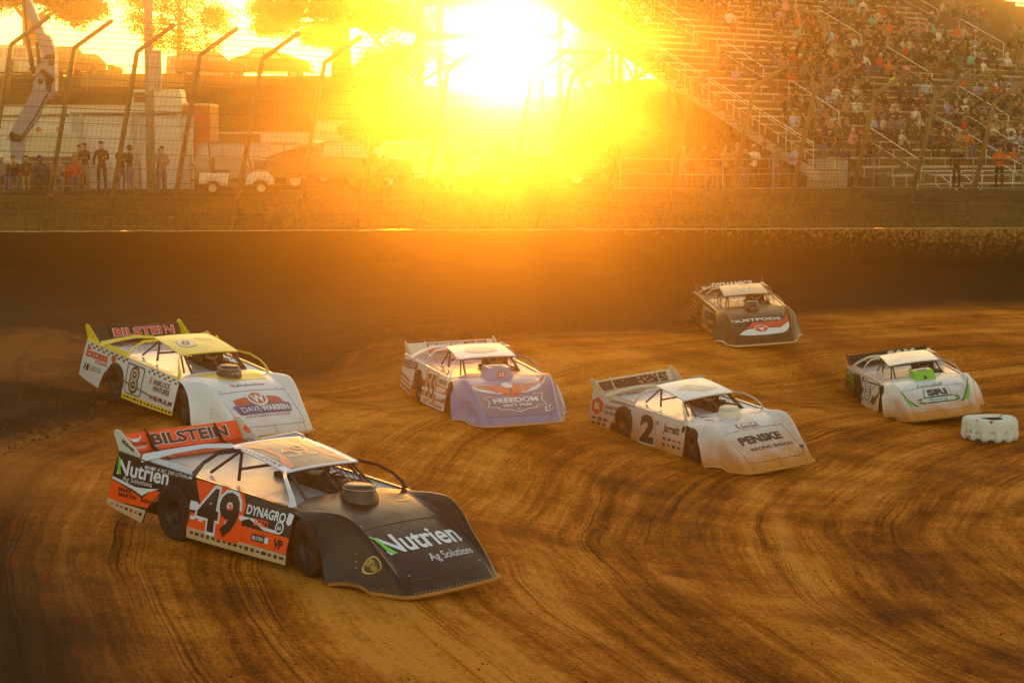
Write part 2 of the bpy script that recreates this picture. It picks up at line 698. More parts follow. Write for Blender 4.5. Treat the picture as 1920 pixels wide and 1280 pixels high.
def build_added_bank():
    """unseen bank added left of and behind the camera to block low sky"""
    mb = MB()
    path = [(-34, 66), (-34, 40), (-33, 18), (-30, 0), (-20, -10), (0, -13), (25, -13), (50, -11)]
    prof = [(0, 1.2), (4, 3.2), (8, 6.5), (11, 9.5), (14, 10.5), (18, 10.5)]
    vs = []
    for i, (x, y) in enumerate(path):
        a, b = Vector(path[max(i - 1, 0)]), Vector(path[min(i + 1, len(path) - 1)])
        t = (b - a).normalized()
        nrm = Vector((t.y, -t.x))
        for o, z in prof:
            q = .55 if y < 5 else 1.
            px, py = x + nrm.x * o * q, y + nrm.y * o * q
            vs.append((px, max(-17, py), z * (q if q < 1 else 1) - (1.6 if y < 5 else 0)))
    k = len(prof)
    mb.add(vs, [(i * k + j, i * k + j + 1, (i + 1) * k + j + 1, (i + 1) * k + j) for i in range(len(path) - 1) for j in range(k - 1)], 0, True)
    tag(mb.build('hill', mat('added_bank_grass', (.05, .05, .018), .95, vary=.5, scale=.8)), kind='structure')  # added bank, never in view; darkens what the car sides reflect


build_added_bank()

# ------------------------------------------------------------------ retaining wall round the track
def build_wall():
    mb = MB()
    xs = [-30 + .5 * i for i in range(127)]
    prof = [(0.0, 1.7), (-.12, 2.9), (-.14, 3.60), (-.10, 3.69), (-.04, 3.715), (.24, 3.715), (.29, 3.69), (.30, 3.3), (.30, 1.7)]
    vs = []
    for x in xs:
        for dy, z in prof:
            j = .02 * mnoise.noise(Vector((x * 1.1, dy * 9, z * 2)))
            zz = z + (.035 * mnoise.noise(Vector((x * 2.3, 0, 1))) if z > 3.5 else 0)
            vs.append((x, wall_y(x) + dy + (j if z < 3.7 else 0), zz))
    n = len(prof)
    fs = [(i * n + k, (i + 1) * n + k, (i + 1) * n + k + 1, i * n + k + 1) for i in range(len(xs) - 1) for k in range(n - 1)]
    fs += [tuple(range(n)), tuple((len(xs) - 1) * n + k for k in range(n - 1, -1, -1))]
    mb.add(vs, fs, 0, False)
    m, nd, l, b = new_mat('muddy_concrete')
    tc = nd.new('ShaderNodeTexCoord')
    q = nd.new('ShaderNodeTexNoise')
    q.inputs['Scale'].default_value = 9
    q.inputs['Detail'].default_value = 9
    q.inputs['Roughness'].default_value = .75
    l.new(tc.outputs['Object'], q.inputs['Vector'])
    w = nd.new('ShaderNodeTexNoise')
    w.inputs['Scale'].default_value = .12
    l.new(tc.outputs['Object'], w.inputs['Vector'])
    sp = nd.new('ShaderNodeSeparateXYZ')
    l.new(tc.outputs['Object'], sp.inputs[0])
    # whitewashed concrete shows through the splashed mud towards the top and towards the right
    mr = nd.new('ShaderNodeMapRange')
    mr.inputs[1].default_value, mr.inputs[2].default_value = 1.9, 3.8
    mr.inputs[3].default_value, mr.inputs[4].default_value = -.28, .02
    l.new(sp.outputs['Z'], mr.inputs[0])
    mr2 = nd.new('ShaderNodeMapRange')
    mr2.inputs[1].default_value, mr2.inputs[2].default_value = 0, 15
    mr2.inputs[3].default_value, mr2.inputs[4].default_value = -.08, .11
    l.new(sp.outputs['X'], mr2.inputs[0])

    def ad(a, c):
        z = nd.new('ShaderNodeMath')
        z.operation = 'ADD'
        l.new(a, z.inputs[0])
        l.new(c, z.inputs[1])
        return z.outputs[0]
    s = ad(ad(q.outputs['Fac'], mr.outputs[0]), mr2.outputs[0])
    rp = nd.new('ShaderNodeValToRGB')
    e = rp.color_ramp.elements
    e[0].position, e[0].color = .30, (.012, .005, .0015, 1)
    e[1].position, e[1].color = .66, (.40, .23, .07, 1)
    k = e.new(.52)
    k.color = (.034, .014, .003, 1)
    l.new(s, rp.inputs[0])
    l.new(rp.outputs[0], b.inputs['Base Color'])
    b.inputs['Roughness'].default_value = .9
    b.inputs['Specular IOR Level'].default_value = .1
    bp = nd.new('ShaderNodeBump')
    bp.inputs['Strength'].default_value = .8
    bp.inputs['Distance'].default_value = .06
    l.new(q.outputs['Fac'], bp.inputs['Height'])
    l.new(bp.outputs[0], b.inputs['Normal'])
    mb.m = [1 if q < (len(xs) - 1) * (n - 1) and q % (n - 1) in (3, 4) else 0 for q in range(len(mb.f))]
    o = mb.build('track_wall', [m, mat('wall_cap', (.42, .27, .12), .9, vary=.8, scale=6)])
    tag(o, 'long mud splattered concrete wall round the outside of the dirt track', 'wall')


build_wall()


# ------------------------------------------------------------------ dirt late model race cars
POSES = {
    '49': ([-2.5956, 22.8327, 1.1938], [[0.7236, 0.6897, 0.0285], [-0.6893, 0.7241, -0.0239], [-0.0371, -0.0023, 0.9993]]),
    '8': ([-5.6939, 33.7036, 1.4843], [[0.6245, 0.7796, 0.0482], [-0.7775, 0.6263, -0.0567], [-0.0744, -0.0021, 0.9972]]),
    '55': ([-0.5515, 37.086, 1.0172], [[0.2854, 0.9579, -0.0317], [-0.9583, 0.2857, 0.0042], [0.0131, 0.0292, 0.9995]]),
    '2': ([3.7972, 36.8224, 0.2923], [[0.4627, 0.8837, -0.071], [-0.8864, 0.4598, -0.0538], [-0.0149, 0.0879, 0.996]]),
    '09': ([6.3222, 50.1328, 1.3441], [[0.0535, 0.9962, -0.0692], [-0.9983, 0.0517, -0.0277], [-0.0241, 0.0705, 0.9972]]),
    '157': ([9.4381, 43.2585, 0.2382], [[0.0231, 0.9917, -0.1264], [-0.9989, 0.0279, 0.0367], [0.0399, 0.1254, 0.9913]]),
}
# car axes: x forward, y to the driver's left, z up; origin on the ground half way between the axles

def top_z(x):                     # height of the line where side and deck meet
    return interp([(-2.5, .975), (-1.9, .93), (-.9, .875), (.2, .82), (.95, .775)], x)


def top_w(x):
    return interp([(-2.5, 1.0), (-1.5, .975), (0, .94), (.95, .925)], x)


def bot_w(x):
    return interp([(-2.6, 1.13), (-1.5, 1.07), (0, 1.085), (1.0, 1.09)], x)


def side_map(sg):
    """side sheet: (x, z) -> point; sg -1 right, +1 left"""
    def f(x, z, off=0.):
        zt = top_z(x)
        t = max(0., min(1.2, (zt - z) / (zt - .15)))
        y = lerp(top_w(x), bot_w(x), t) + .018 * math.sin(math.pi * min(t, 1)) + off
        return Vector((x - .06 * t * sstep(-1.9, -2.5, x), sg * y, z))
    return f


NOSE = [  # half sections from the centre out; each runs from the cowl to the lip
    [(0.72, 0, 0.835), (1.1, 0, 0.8), (1.45, 0, 0.745), (1.72, 0, 0.665), (2.006, 0, 0.55), (2.313, 0, 0.39), (2.534, 0, 0.24), (2.657, 0, 0.12), (2.72, 0, 0.05)],
    [(0.72, 0.35, 0.83), (1.1, 0.35, 0.795), (1.45, 0.35, 0.74), (1.72, 0.35, 0.66), (2.006, 0.34, 0.545), (2.304, 0.34, 0.385), (2.523, 0.335, 0.235), (2.652, 0.33, 0.12), (2.715, 0.33, 0.05)],
    [(0.74, 0.62, 0.815), (1.1, 0.62, 0.785), (1.45, 0.62, 0.725), (1.72, 0.61, 0.645), (1.996, 0.6, 0.53), (2.284, 0.585, 0.375), (2.504, 0.575, 0.235), (2.637, 0.57, 0.12), (2.7, 0.56, 0.05)],
    [(0.8, 0.78, 0.79), (1.1, 0.765, 0.765), (1.45, 0.745, 0.715), (1.72, 0.73, 0.665), (1.966, 0.71, 0.57), (2.234, 0.685, 0.415), (2.464, 0.67, 0.255), (2.607, 0.655, 0.125), (2.68, 0.65, 0.05)],
    [(0.86, 0.875, 0.783), (1.1, 0.865, 0.8), (1.42, 0.85, 0.83), (1.7, 0.82, 0.825), (1.938, 0.79, 0.725), (2.185, 0.755, 0.51), (2.435, 0.735, 0.29), (2.577, 0.73, 0.135), (2.65, 0.725, 0.05)],
    [(0.9, 0.915, 0.779), (1.12, 0.93, 0.785), (1.42, 0.935, 0.79), (1.71, 0.905, 0.755), (1.958, 0.865, 0.615), (2.185, 0.82, 0.44), (2.415, 0.785, 0.26), (2.527, 0.78, 0.135), (2.59, 0.78, 0.05)],
    [(0.92, 0.93, 0.765), (1.15, 0.975, 0.75), (1.42, 1.01, 0.68), (1.63, 1.03, 0.54), (1.85, 0.98, 0.39), (2.06, 0.91, 0.27), (2.27, 0.85, 0.18), (2.38, 0.84, 0.11), (2.45, 0.83, 0.05)],
    [(0.935, 0.94, 0.745), (1.18, 1, 0.725), (1.47, 1.07, 0.6), (1.65, 1.12, 0.4), (1.76, 1.14, 0.12), (1.9, 1.06, 0.12), (2.06, 0.97, 0.12), (2.17, 0.93, 0.09), (2.25, 0.91, 0.05)],
]


def _cr(p, t):
    """Catmull-Rom through list p at parameter t in 0..len-1"""
    n = len(p) - 1
    i = max(0, min(n - 1, int(t)))
    u = t - i
    a, b, c, d = p[max(i - 1, 0)], p[i], p[i + 1], p[min(i + 2, n)]
    return ((b * 2) + (c - a) * u + (a * 2 - b * 5 + c * 4 - d) * u * u + (b * 3 - a - c * 3 + d) * u * u * u) * .5


_NV = [[Vector(q) for q in col] for col in NOSE]


def nose_raw(c, t):
    """c -7..7 across, t 0..8 from the cowl to the lip"""
    s = -1 if c < 0 else 1
    ac = min(abs(c), 7.)
    col = [_cr(q, t) for q in _NV]
    if ac < 1:                                   # mirror so that the middle stays smooth
        m = Vector((col[1].x, -col[1].y, col[1].z))
        p = _cr([m] + col, ac + 1)
    else:
        p = _cr(col, ac)
    return Vector((p.x, s * p.y, p.z))


def nose_map(y, t, off=0.):
    """decal coordinates: y in metres across, t along"""
    ay = abs(y)
    c = interp([(0, 0), (.34, 1), (.60, 2), (.715, 3), (.80, 4), (.88, 5), (.97, 6), (1.05, 7)], ay) * (1 if y >= 0 else -1)
    p = nose_raw(c, t)
    e = .06
    du = nose_raw(min(6.99, c + e), t) - nose_raw(max(-6.99, c - e), t)
    dv = nose_raw(c, min(8, t + e)) - nose_raw(c, max(0, t - e))
    nn = du.cross(dv)
    if nn.length < 1e-9:
        nn = Vector((0, 0, 1))
    nn.normalize()
    if nn.z < 0:
        nn = -nn
    return p + nn * off


def nose_front(y, v, off=0.):
    """front fascia in (y, metres up the slope from the lip)"""
    # slope length per t step is close to .33 m
    return nose_map(y, 7.2 - v / .27, off)


def nose_wide(y, v, off=0.):
    """the same, for lettering laid out on a narrower sheet"""
    return nose_front(y * 1.3, (v - .72) * 1.3 + .72, off)


def hood_map(y, x, off=0.):
    t = interp([(.72, 0), (1.1, 1), (1.45, 2), (1.72, 3), (2.0, 4)], x)
    return nose_map(y, t, off)


ROOF_X = (-.74, .34)


def roof_map(y, x, off=0.):
    u = (x - ROOF_X[0]) / (ROOF_X[1] - ROOF_X[0])
    z = lerp(1.275, 1.115, u) + .018 * math.sin(math.pi * max(0, min(1, u))) - .02 * (y / .58) ** 2 + .03
    return Vector((x, y, z - .03 + off))


def deck_map(y, x, off=0.):
    return Vector((x, y, top_z(x) - .035 - .03 * (1 - (y / 1.0) ** 2) + off))


def spoil_map(y, v, off=0.):
    """spoiler blade: v 0..0.24 m up from the deck"""
    return Vector((-2.40 - v * .62 + off * .75, y, .965 + v * .9 + off * .66))


def wheel(parent, x, y, zc, rad, width, steer, camber, rimc, cover=False, tyre_mat=None):
    M = Matrix.Translation((x, y, zc)) @ Matrix.Rotation(steer, 4, 'Z') @ Matrix.Rotation(camber, 4, 'X') @ Matrix.Rotation((-1 if y > 0 else 1) * math.pi / 2, 4, 'X')
    # lathe about local Z: outer face at +z
    w = width / 2
    rim = MB()
    rr = rad * .56
    if cover:
        rim.lathe([(0, w - .015), (rr * .5, w - .012), (rr * .96, w - .03), (rr, w - .02), (rr, -w + .02)], 24, 0, M)
    else:
        rim.lathe([(0, w - .10), (.07, w - .10), (.09, w - .13), (rr * .8, w - .16), (rr * .86, w - .10), (rr * .9, w - .02), (rr * 1.01, w - .01), (rr, -w + .02)], 24, 0, M)
        for k in range(5):
            q = k * 2 * math.pi / 5
            rim.lathe([(0, w - .085), (.013, w - .087), (.013, w - .12)], 6, 0, M @ Matrix.Translation((.05 * math.cos(q), .05 * math.sin(q), 0)))
    ro = rim.build('wheel', mat('rim_' + rimc, {'black': (.02, .02, .02), 'grey': (.25, .24, .23), 'orange': (.5, .1, .02)}[rimc], .5, .3), parent)
    ty = MB()
    prof = [(rr, w - .01), (rr * 1.1, w), (rad * .86, w + .012), (rad * .955, w - .004)]
    nr = 7
    for i in range(nr):                                     # tread ribs and the grooves between them
        a = w - .02 - (width - .04) * i / nr
        b2 = w - .02 - (width - .04) * (i + 1) / nr
        prof += [(rad, a - .004), (rad, b2 + .010), (rad - .012, b2 + .008), (rad - .012, b2)]
    prof += [(rad * .955, -w + .004), (rad * .86, -w - .012), (rr * 1.1, -w), (rr, -w + .01)]
    ty.lathe(prof, 40, 0, M)
    ty.build('tyre', tyre_mat or mat('tyre_rubber', (.022, .019, .017), .75, vary=.5, scale=14, bump=.15), ro)


def side_poly(sg):
    """outline of the side sheet in (x, z) with the rear wheel opening cut in"""
    pts = [(-2.50, .975), (-2.555, .30), (-2.3, .235), (-1.86, .155), (-1.80, .30), (-1.70, .46), (-1.56, .58), (-1.36, .645), (-1.16, .62), (-1.03, .53), (-.975, .38), (-.95, .14)]
    pts += [(-.3, .135), (.4, .14), (.97, .15), (.975, .40), (.955, .62), (.935, .77)]
    pts += [(x, top_z(x)) for x in (.5, .2, -.3, -.9, -1.4, -1.9)]
    return pts


def race_car(key, label, C, decor, scoop='round', driver=None):
    """C: dict of colours -> materials"""
    t, r = POSES[key]
    M = Matrix(r).to_4x4()
    M.translation = Vector(t)
    root = empty('race_car')
    root.matrix_world = M
    tag(root, label, 'race car', 'race cars sliding through the dirt turn')
    body, nose, roofm, deckm, trim = C['side'], C['nose'], C['roof'], C['deck'], C['trim']
    dark = mat('cockpit_black', (.012, .012, .012), .6)
    # ---- sides
    for sg in (-1, 1):
        mb = MB()
        f = side_map(sg)
        pgon(mb, side_poly(sg), lambda x, z, o: f(x, z, o), 0, 0., cuts=3)
        pgon(mb, side_poly(sg), lambda x, z, o: f(x, z, o), 1, -.012, cuts=3)
        mats = [body, dark]
        if sg < 0:
            decor['side'](mb, f, mats)
        mb.build('side_panel', mats, root)
        # folded top edge of the side
        e = MB()
        e.strip([Vector((x, sg * (top_w(x) - .012), top_z(x) + .004)) for x in (-2.5, -1.9, -1.4, -.9, -.3, .2, .6, .93)], .05, .012, (0, 0, 1))
        e.build('deck_rail', C['rail'], root)
    # ---- tail panel
    mb = MB()
    mb.add([(-2.50, -1.0, .975), (-2.50, 1.0, .975), (-2.56, 1.12, .30), (-2.56, -1.12, .30)], [(0, 1, 2, 3), (3, 2, 1, 0)])
    mb.build('tail_panel', body, root)
    # ---- deck with the cockpit opening
    mb = MB()
    xs = [-2.5, -2.1, -1.7, -1.3, -.95, -.7, -.4, -.1, .2, .45, .60, .80, .93]
    ys = [-1, -.8, -.6, -.4, -.2, 0, .12, .35, .60, .8, 1]

    def dp(x, yy):
        p = deck_map(yy * (top_w(x) - .02), x)
        if abs(yy) == 1:
            p.z = top_z(x) - .012
        if x > .5:
            p.z = min(p.z, .79 - (x - .6) * .12)
        return p
    vs = [dp(x, y) for x in xs for y in ys]
    nn = len(ys)
    fs = []
    for i in range(len(xs) - 1):
        for j in range(nn - 1):
            if xs[i] >= -.72 and xs[i + 1] <= .61 and ys[j] >= .11 and ys[j + 1] <= .61:
                continue
            fs.append((i * nn + j, (i + 1) * nn + j, (i + 1) * nn + j + 1, i * nn + j + 1))
    mb.add(vs, fs, 0)
    mats = [deckm]
    if 'deck' in decor:
        decor['deck'](mb, deck_map, mats)
    mb.build('deck', mats, root)
    # ---- floor pan and cockpit tub, dark, so that no light comes from below
    mb = MB()
    mb.add([(-2.45, -.95, .26), (1.6, -.8, .26), (1.6, .8, .26), (-2.45, .95, .26)], [(0, 1, 2, 3), (3, 2, 1, 0)])
    for (x0, y0), (x1, y1) in (((-.70, .09), (.6, .09)), ((.6, .09), (.6, .58)), ((.6, .58), (-.70, .58)), ((-.70, .58), (-.70, .09))):
        mb.add([(x0, y0, .27), (x1, y1, .27), (x1, y1, .86), (x0, y0, .86)], [(0, 1, 2, 3), (3, 2, 1, 0)])
    mb.build('floor_pan', dark, root)
    # ---- seat with wrap-round head rests
    mb = MB()
    mb.box((-.42, .34, .72), (.10, .46, .62), 0, Matrix.Rotation(-.15, 3, 'Y'))
    mb.box((-.30, .13, .93), (.26, .04, .20))
    mb.box((-.30, .55, .93), (.26, .04, .20))
    mb.box((-.12, .34, .45), (.5, .42, .10))
    mb.build('seat', mat('seat_black', (.02, .02, .02), .7), root)
    # ---- steering wheel
    mb = MB()
    Ms = Matrix.Translation((.16, .34, .80)) @ Matrix.Rotation(R(-68), 4, 'Y')
    mb.tube([Ms @ Vector((.17 * math.cos(q), .17 * math.sin(q), 0)) for q in [2 * math.pi * k / 20 for k in range(21)]], .014, 6, 0, False)
    mb.tube([(.16, .34, .80), (.52, .34, .68)], .02)
    mb.build('steering_wheel', dark, root)
    # ---- nose: hood, fenders and fascia in one moulding
    mb = MB()
    nc, nt = 56, 40
    mb.grid(lambda u, v: nose_raw(-7 + 14 * u, v * 8), nc, nt, 0, True, flip=True)
    mats = [nose, dark]
    mb.grid(lambda u, v: nose_raw(-7 + 14 * u, v * 8) + Vector((-.006, 0, -.014)), nc, nt, 1, True)
    # raised seam between hood and fascia, and the fastener heads
    seam = [nose_map(-.66 + 1.32 * i / 16, 3.15, .004) for i in range(17)]
    mats.append(mat('seam', (.10, .08, .06), .6))
    mb.tube(seam, .004, 4, 2)
    low = [nose_map(-.70 + 1.40 * i / 16, 6.35, .003) for i in range(17)]
    mb.tube(low, .004, 4, 2)
    for y in (-.62, 0, .62):
        mb.tube([nose_map(y, tt, .003) for tt in (6.35, 6.8, 7.4, 8)], .003, 4, 2)
    for s in (-1, 1):
        mb.tube([nose_map(s * .66, tt, .003) for tt in (3.15, 4, 5, 5.8, 6.35)], .0035, 4, 2)
    decor['nose'](mb, mats)
    pin = len(mats)
    mats.append(mat('steel_pin', (.45, .40, .33), .4, .8))
    for i in range(23):
        y = -.66 + 1.32 * i / 22
        mb.lathe([(0, .006), (.008, .004), (.011, 0)], 6, pin, Matrix.Translation(nose_map(y, 7.6, .004)))
    for y, tt in ((-.55, 2.9), (.55, 2.9), (-.6, 4.6), (.6, 4.6), (-.58, 6.0), (.58, 6.0), (-.93, 4.4), (-.95, 4.6), (-.97, 4.8), (.93, 4.5), (.95, 4.7)):
        mb.lathe([(0, .010), (.012, .008), (.018, 0)], 8, pin, Matrix.Translation(nose_map(y, tt, .003)))
    mb.build('nose', mats, root)
    # ---- splitter lip under the nose
    mb = MB()
    line = [nose_raw(-7, t_) for t_ in (4.3, 5, 5.7, 6.4, 7.2)] + [nose_raw(c / 4, 8) for c in range(-28, 29)] + [nose_raw(7, t_) for t_ in (7.2, 6.4, 5.7, 5, 4.3)]
    ctr = Vector((1.2, 0, .06))
    prof = [(0, .012), (.045, .006), (.055, -.012), (.040, -.028), (-.02, -.030)]
    vs = []
    for p in line:
        d = (p - ctr)
        d.z = 0
        d.normalize()
        for o, z in prof:
            vs.append(p + d * o + Vector((0, 0, z)))
    k = len(prof)
    mb.add(vs, [(i * k + j, (i + 1) * k + j, (i + 1) * k + j + 1, i * k + j + 1) for i in range(len(line) - 1) for j in range(k - 1)], 0, True)
    mb.build('splitter', C['lip'], root)
    # ---- front fender liners: dark, close the wheel wells
    for s in (-1, 1):
        mb = MB()
        mb.add([(.93, s * .5, .2), (1.75, s * .5, .2), (1.75, s * .5, .62), (.93, s * .5, .74)], [(0, 1, 2, 3), (3, 2, 1, 0)])
        mb.add([(-1.9, s * .55, .2), (-.95, s * .55, .2), (-.95, s * .55, .82), (-1.9, s * .55, .88)], [(0, 1, 2, 3), (3, 2, 1, 0)])
        mb.build('wheel_well', dark, root)
    # ---- roof
    mb = MB()
    mb.grid(lambda u, v: roof_map(lerp(-.58, .58, u) * lerp(.97, 1, v), lerp(*ROOF_X, v)), 12, 10, 0, True)
    mb.grid(lambda u, v: roof_map(lerp(-.58, .58, u) * lerp(.97, 1, v), lerp(*ROOF_X, v), -.02), 12, 10, 1, True, flip=True)
    rim = [roof_map(-.58, .34), roof_map(0, .35), roof_map(.58, .34), roof_map(.563, -.74), roof_map(0, -.74), roof_map(-.563, -.74), roof_map(-.58, .34)]
    rim = [p - Vector((0, 0, .008)) for p in rim]
    mb.tube([roof_map(-.58 + 1.16 * i / 10, .345, -.008) for i in range(11)], .015, 6, 2)
    mb.tube([roof_map(-.565 + 1.13 * i / 10, -.745, -.008) for i in range(11)], .012, 6, 2)
    for s in (-1, 1):
        mb.tube([roof_map(s * lerp(.565, .585, i / 10), lerp(-.74, .34, i / 10), -.008) for i in range(11)], .013, 6, 2)
    mats = [roofm, dark, C.get('roof_rim', C['pillar'])]
    if 'roof' in decor:
        decor['roof'](mb, mats)
    mb.build('roof', mats, root)
    # ---- window frames: A post, quarter strips and the bowed rear strip, each side
    for s in (-1, 1):
        mb = MB()
        a = Vector((.33, s * .59, 1.10))
        b = Vector((.86, s * .905, .79))
        mb.strip([a, a.lerp(b, .3) + Vector((.03, s * .045, .055)), a.lerp(b, .6) + Vector((.06, s * .05, .06)), a.lerp(b, .85) + Vector((.05, s * .02, .04)), b], [.045, .045, .05, .07, .13], .012, (0.15, s, .35))
        mb.build('front_post', C.get('apillar_r' if s < 0 else 'apillar_l', C['pillar']), root)
        mb = MB()
        a = Vector((-.50, s * .60, 1.235))
        b = Vector((-.98, s * .955, .895))
        mb.strip([a, a.lerp(b, .33) + Vector((-.07, s * .05, .065)), a.lerp(b, .66) + Vector((-.05, s * .05, .05)), b], [.05, .05, .055, .10], .012, (0, s, .5))
        mb.build('quarter_post', C.get('bpillar', C['pillar']), root)
        mb = MB()
        a = Vector((-.70, s * .58, 1.262))
        b = Vector((-2.02, s * .975, .955))
        mb.strip([a, a.lerp(b, .25) + Vector((0, s * .06, .045)), a.lerp(b, .6) + Vector((0, s * .06, .035)), b], [.06, .06, .075, .12], .012, (0, s, .6))
        mb.strip([Vector((x, s * (top_w(x) - .035), top_z(x) + .035)) for x in (-2.02, -1.5, -1.0)], .075, .010, (0, s, .25))
        ms = [C.get('cpillar', C['pillar'])]
        if s < 0 and 'sail' in decor:
            decor['sail'](mb, ms)
        mb.build('sail_strip', ms, root)
    # ---- roll cage
    mb = MB()
    for s in (-1, 1):
        mb.tube([(.30, s * .50, 1.08), (.74, s * .56, .78)], .021)
        mb.tube([(.16, s * .50, 1.10), (.50, s * .60, .80)], .018)
        mb.tube([(-.60, s * .50, 1.215), (-.58, s * .56, .84)], .021)
        mb.tube([(-.60, s * .50, 1.215), (-1.15, s * .55, .86)], .021)
        mb.tube([(-.60, s * .50, 1.225), (.30, s * .50, 1.085)], .021)
    mb.tube([(.30, -.5, 1.08), (.30, .5, 1.08)], .021)
    mb.tube([(-.60, -.5, 1.215), (-.60, .5, 1.215)], .021)
    mb.tube([(-.59, -.53, .98), (-.59, .53, .98)], .019)
    mb.tube([(.70, -.55, .815), (.70, .55, .815)], .016)
    mb.tube([(.30, .02, 1.08), (.66, .02, .81)], .014)
    mb.build('roll_cage', C.get('cage', mat('cage_grey', (.07, .05, .035), .45)), root)
    # ---- rock screen in front of the driver
    mb = MB()
    for i in range(8):
        y = .06 + .44 * i / 7
        mb.tube([(.31, y, 1.075), (.68, y, .815)], .0045, 4)
    for i in range(4):
        tt = (i + .5) / 4
        mb.tube([(lerp(.31, .68, tt), .05, lerp(1.075, .815, tt)), (lerp(.31, .68, tt), .52, lerp(1.075, .815, tt))], .0045, 4)
    mb.build('windscreen_mesh', dark, root)
    # ---- dash cowl in front of the driver
    mb = MB()
    mb.grid(lambda u, v: Vector((lerp(.34, .80, v), lerp(.02, .64, u), .80 + .10 * math.sin(math.pi * u) * math.cos(v * 1.5))), 12, 8, 0, True)
    ms = [C.get('cowl', dark)]
    if 'cowl' in decor:
        decor['cowl'](mb, ms)
    mb.build('dash_cowl', ms, root)
    # ---- spoiler blade and its plates
    mb = MB()
    mb.grid(lambda u, v: spoil_map(lerp(-.93, .93, u), lerp(0, .24, v), 0), 8, 2, 0, False)
    mb.grid(lambda u, v: spoil_map(lerp(-.93, .93, u), lerp(0, .24, v), -.008), 8, 2, 1, False)
    mb.tube([spoil_map(-.93, .24, -.004), spoil_map(.93, .24, -.004)], .009, 6, 0)
    mb.add([deck_map(-.9, -2.05, .02), deck_map(.9, -2.05, .02), spoil_map(.93, 0, 0), spoil_map(-.93, 0, 0)], [(0, 1, 2, 3), (3, 2, 1, 0)], 0)
    ms = [C['spoiler'], dark]
    decor['spoiler'](mb, ms)
    mb.build('spoiler', ms, root)
    for i, y in enumerate((-.965, -.55, .55, .965)):
        mb = MB()
        if abs(y) > .9:
            pts = [(-2.66, 1.20), (-2.62, 1.245), (-2.52, 1.24), (-2.16, 1.04), (-2.08, .985), (-2.10, .93), (-2.52, .955)]
        else:
            pts = [(-2.60, 1.20), (-2.555, 1.225), (-2.49, 1.17), (-2.37, 1.03), (-2.12, .935), (-1.98, .915), (-2.0, .895), (-2.40, .955)]
            if i == 2:
                pts = [(p[0] + .02, p[1] - .03) for p in pts]
        th = .012
        mb.prism([(p[0], y - th / 2, p[1]) for p in pts], (0, th, 0))
        ms = [C['plate'] if abs(y) > .9 else C.get('plate_in', C['plate'])]
        fr = (lambda x, z, o, y=y: Vector((x, y - .006 - o, z)))
        if i == 0 and 'plate' in decor:
            decor['plate'](mb, fr, ms)
        if i == 3 and 'plate_left' in decor:
            decor['plate_left'](mb, fr, ms)
        mb.build('spoiler_plate', ms, root)
    # ---- air cleaner
    mb = MB()
    sx, sy = 1.02, 0.0
    zb = nose_map(0, .8).z
    if scoop == 'round':
        prof = [(.235, -.03), (.225, .03), (.20, .09), (.185, .12), (.19, .135), (.175, .165), (.12, .18), (0, .183)]
        Ms = Matrix.Translation((sx, sy, zb)) @ Matrix.Diagonal((1.15, .95, 1, 1))
        mb.lathe(prof, 28, 0, Ms)
        mb.tube([Ms @ Vector((.19 * math.cos(q), .19 * math.sin(q), .128)) for q in [2 * math.pi * k / 24 for k in range(25)]], .007, 5, 1, False)
        ms = [C['scoop'], mat('chrome_band', (.5, .48, .45), .3, .9)]
        smap = lambda u, v, o: Ms @ Vector(((lerp(.225, .187, max(0, min(1, v / .12))) + o) * math.cos(u / .2), (lerp(.225, .187, max(0, min(1, v / .12))) + o) * math.sin(u / .2), v))
    else:
        zt = .16
        bx = [(-.28, -.26, -.03), (.30, -.24, -.05), (.30, .24, -.05), (-.28, .26, -.03), (-.26, -.23, zt + .02), (.16, -.21, zt), (.16, .21, zt), (-.26, .23, zt + .02)]
        mb.add([Vector(p) + Vector((sx, sy, zb)) for p in bx], [(4, 5, 6, 7), (0, 1, 5, 4), (1, 2, 6, 5), (2, 3, 7, 6), (3, 0, 4, 7)], 0)
        mb.lathe([(0, zt + .035), (.15, zt + .03), (.17, zt + .005)], 20, 1, Matrix.Translation((sx - .05, sy, zb)))
        ms = [C['scoop'], mat('chrome_band', (.5, .48, .45), .3, .9)]

        def smap(u, v, o):
            q = max(0, min(1, v / zt))
            return Vector((sx + lerp(.30, .16, q) + o, sy + u, zb + lerp(-.05, zt, q)))
    if 'scoop' in decor:
        decor['scoop'](mb, smap, ms)
    mb.build('air_cleaner', ms, root, recalc=False)
    # ---- wheels, set down on the clay whatever the body roll
    Mi = M.inverted()
    for x, y in ((1.26, -.875), (1.26, .875), (-1.27, -.87), (-1.27, .87)):
        rad = .345 if x > 0 else .365
        wd = .30 if x > 0 else .36
        for _ in range(2):
            p = M @ Vector((x, y, 0))
            g = track_z(p.x, p.y)
            zc = (Mi @ Vector((p.x, p.y, g))).z + rad - .012
        zc = max(rad - .12, min(zc, .47))
        wheel(root, x, y, zc, rad, wd, R(-15) if x > 0 else R(-3), R(3), C.get('rim', 'black'), x > 0 and C.get('cover', False), C.get('tyre'))
    # ---- axle tube and side skirts out of sight but catching light under the tail
    mb = MB()
    mb.tube([(-1.27, -.8, .36), (-1.27, .8, .36)], .05)
    mb.build('axle', dark, root)
    mb = MB()
    mb.tube([(1.34, -.75, .34), (1.34, .75, .34)], .035)
    mb.build('axle', dark, root)
    # ---- driver strapped in the seat: a person of its own
    d = empty('person')
    d.matrix_world = M @ Matrix.Translation((-.24, .34, .50))
    tag(d, driver, 'person', 'drivers in their race cars')
    mb = MB()
    mb.tube([(-.02, 0, .0), (.0, 0, .14), (.0, 0, .30), (.0, 0, .36), (.01, 0, .40)], [.15, .16, .17, .11, .065], 12, 0)
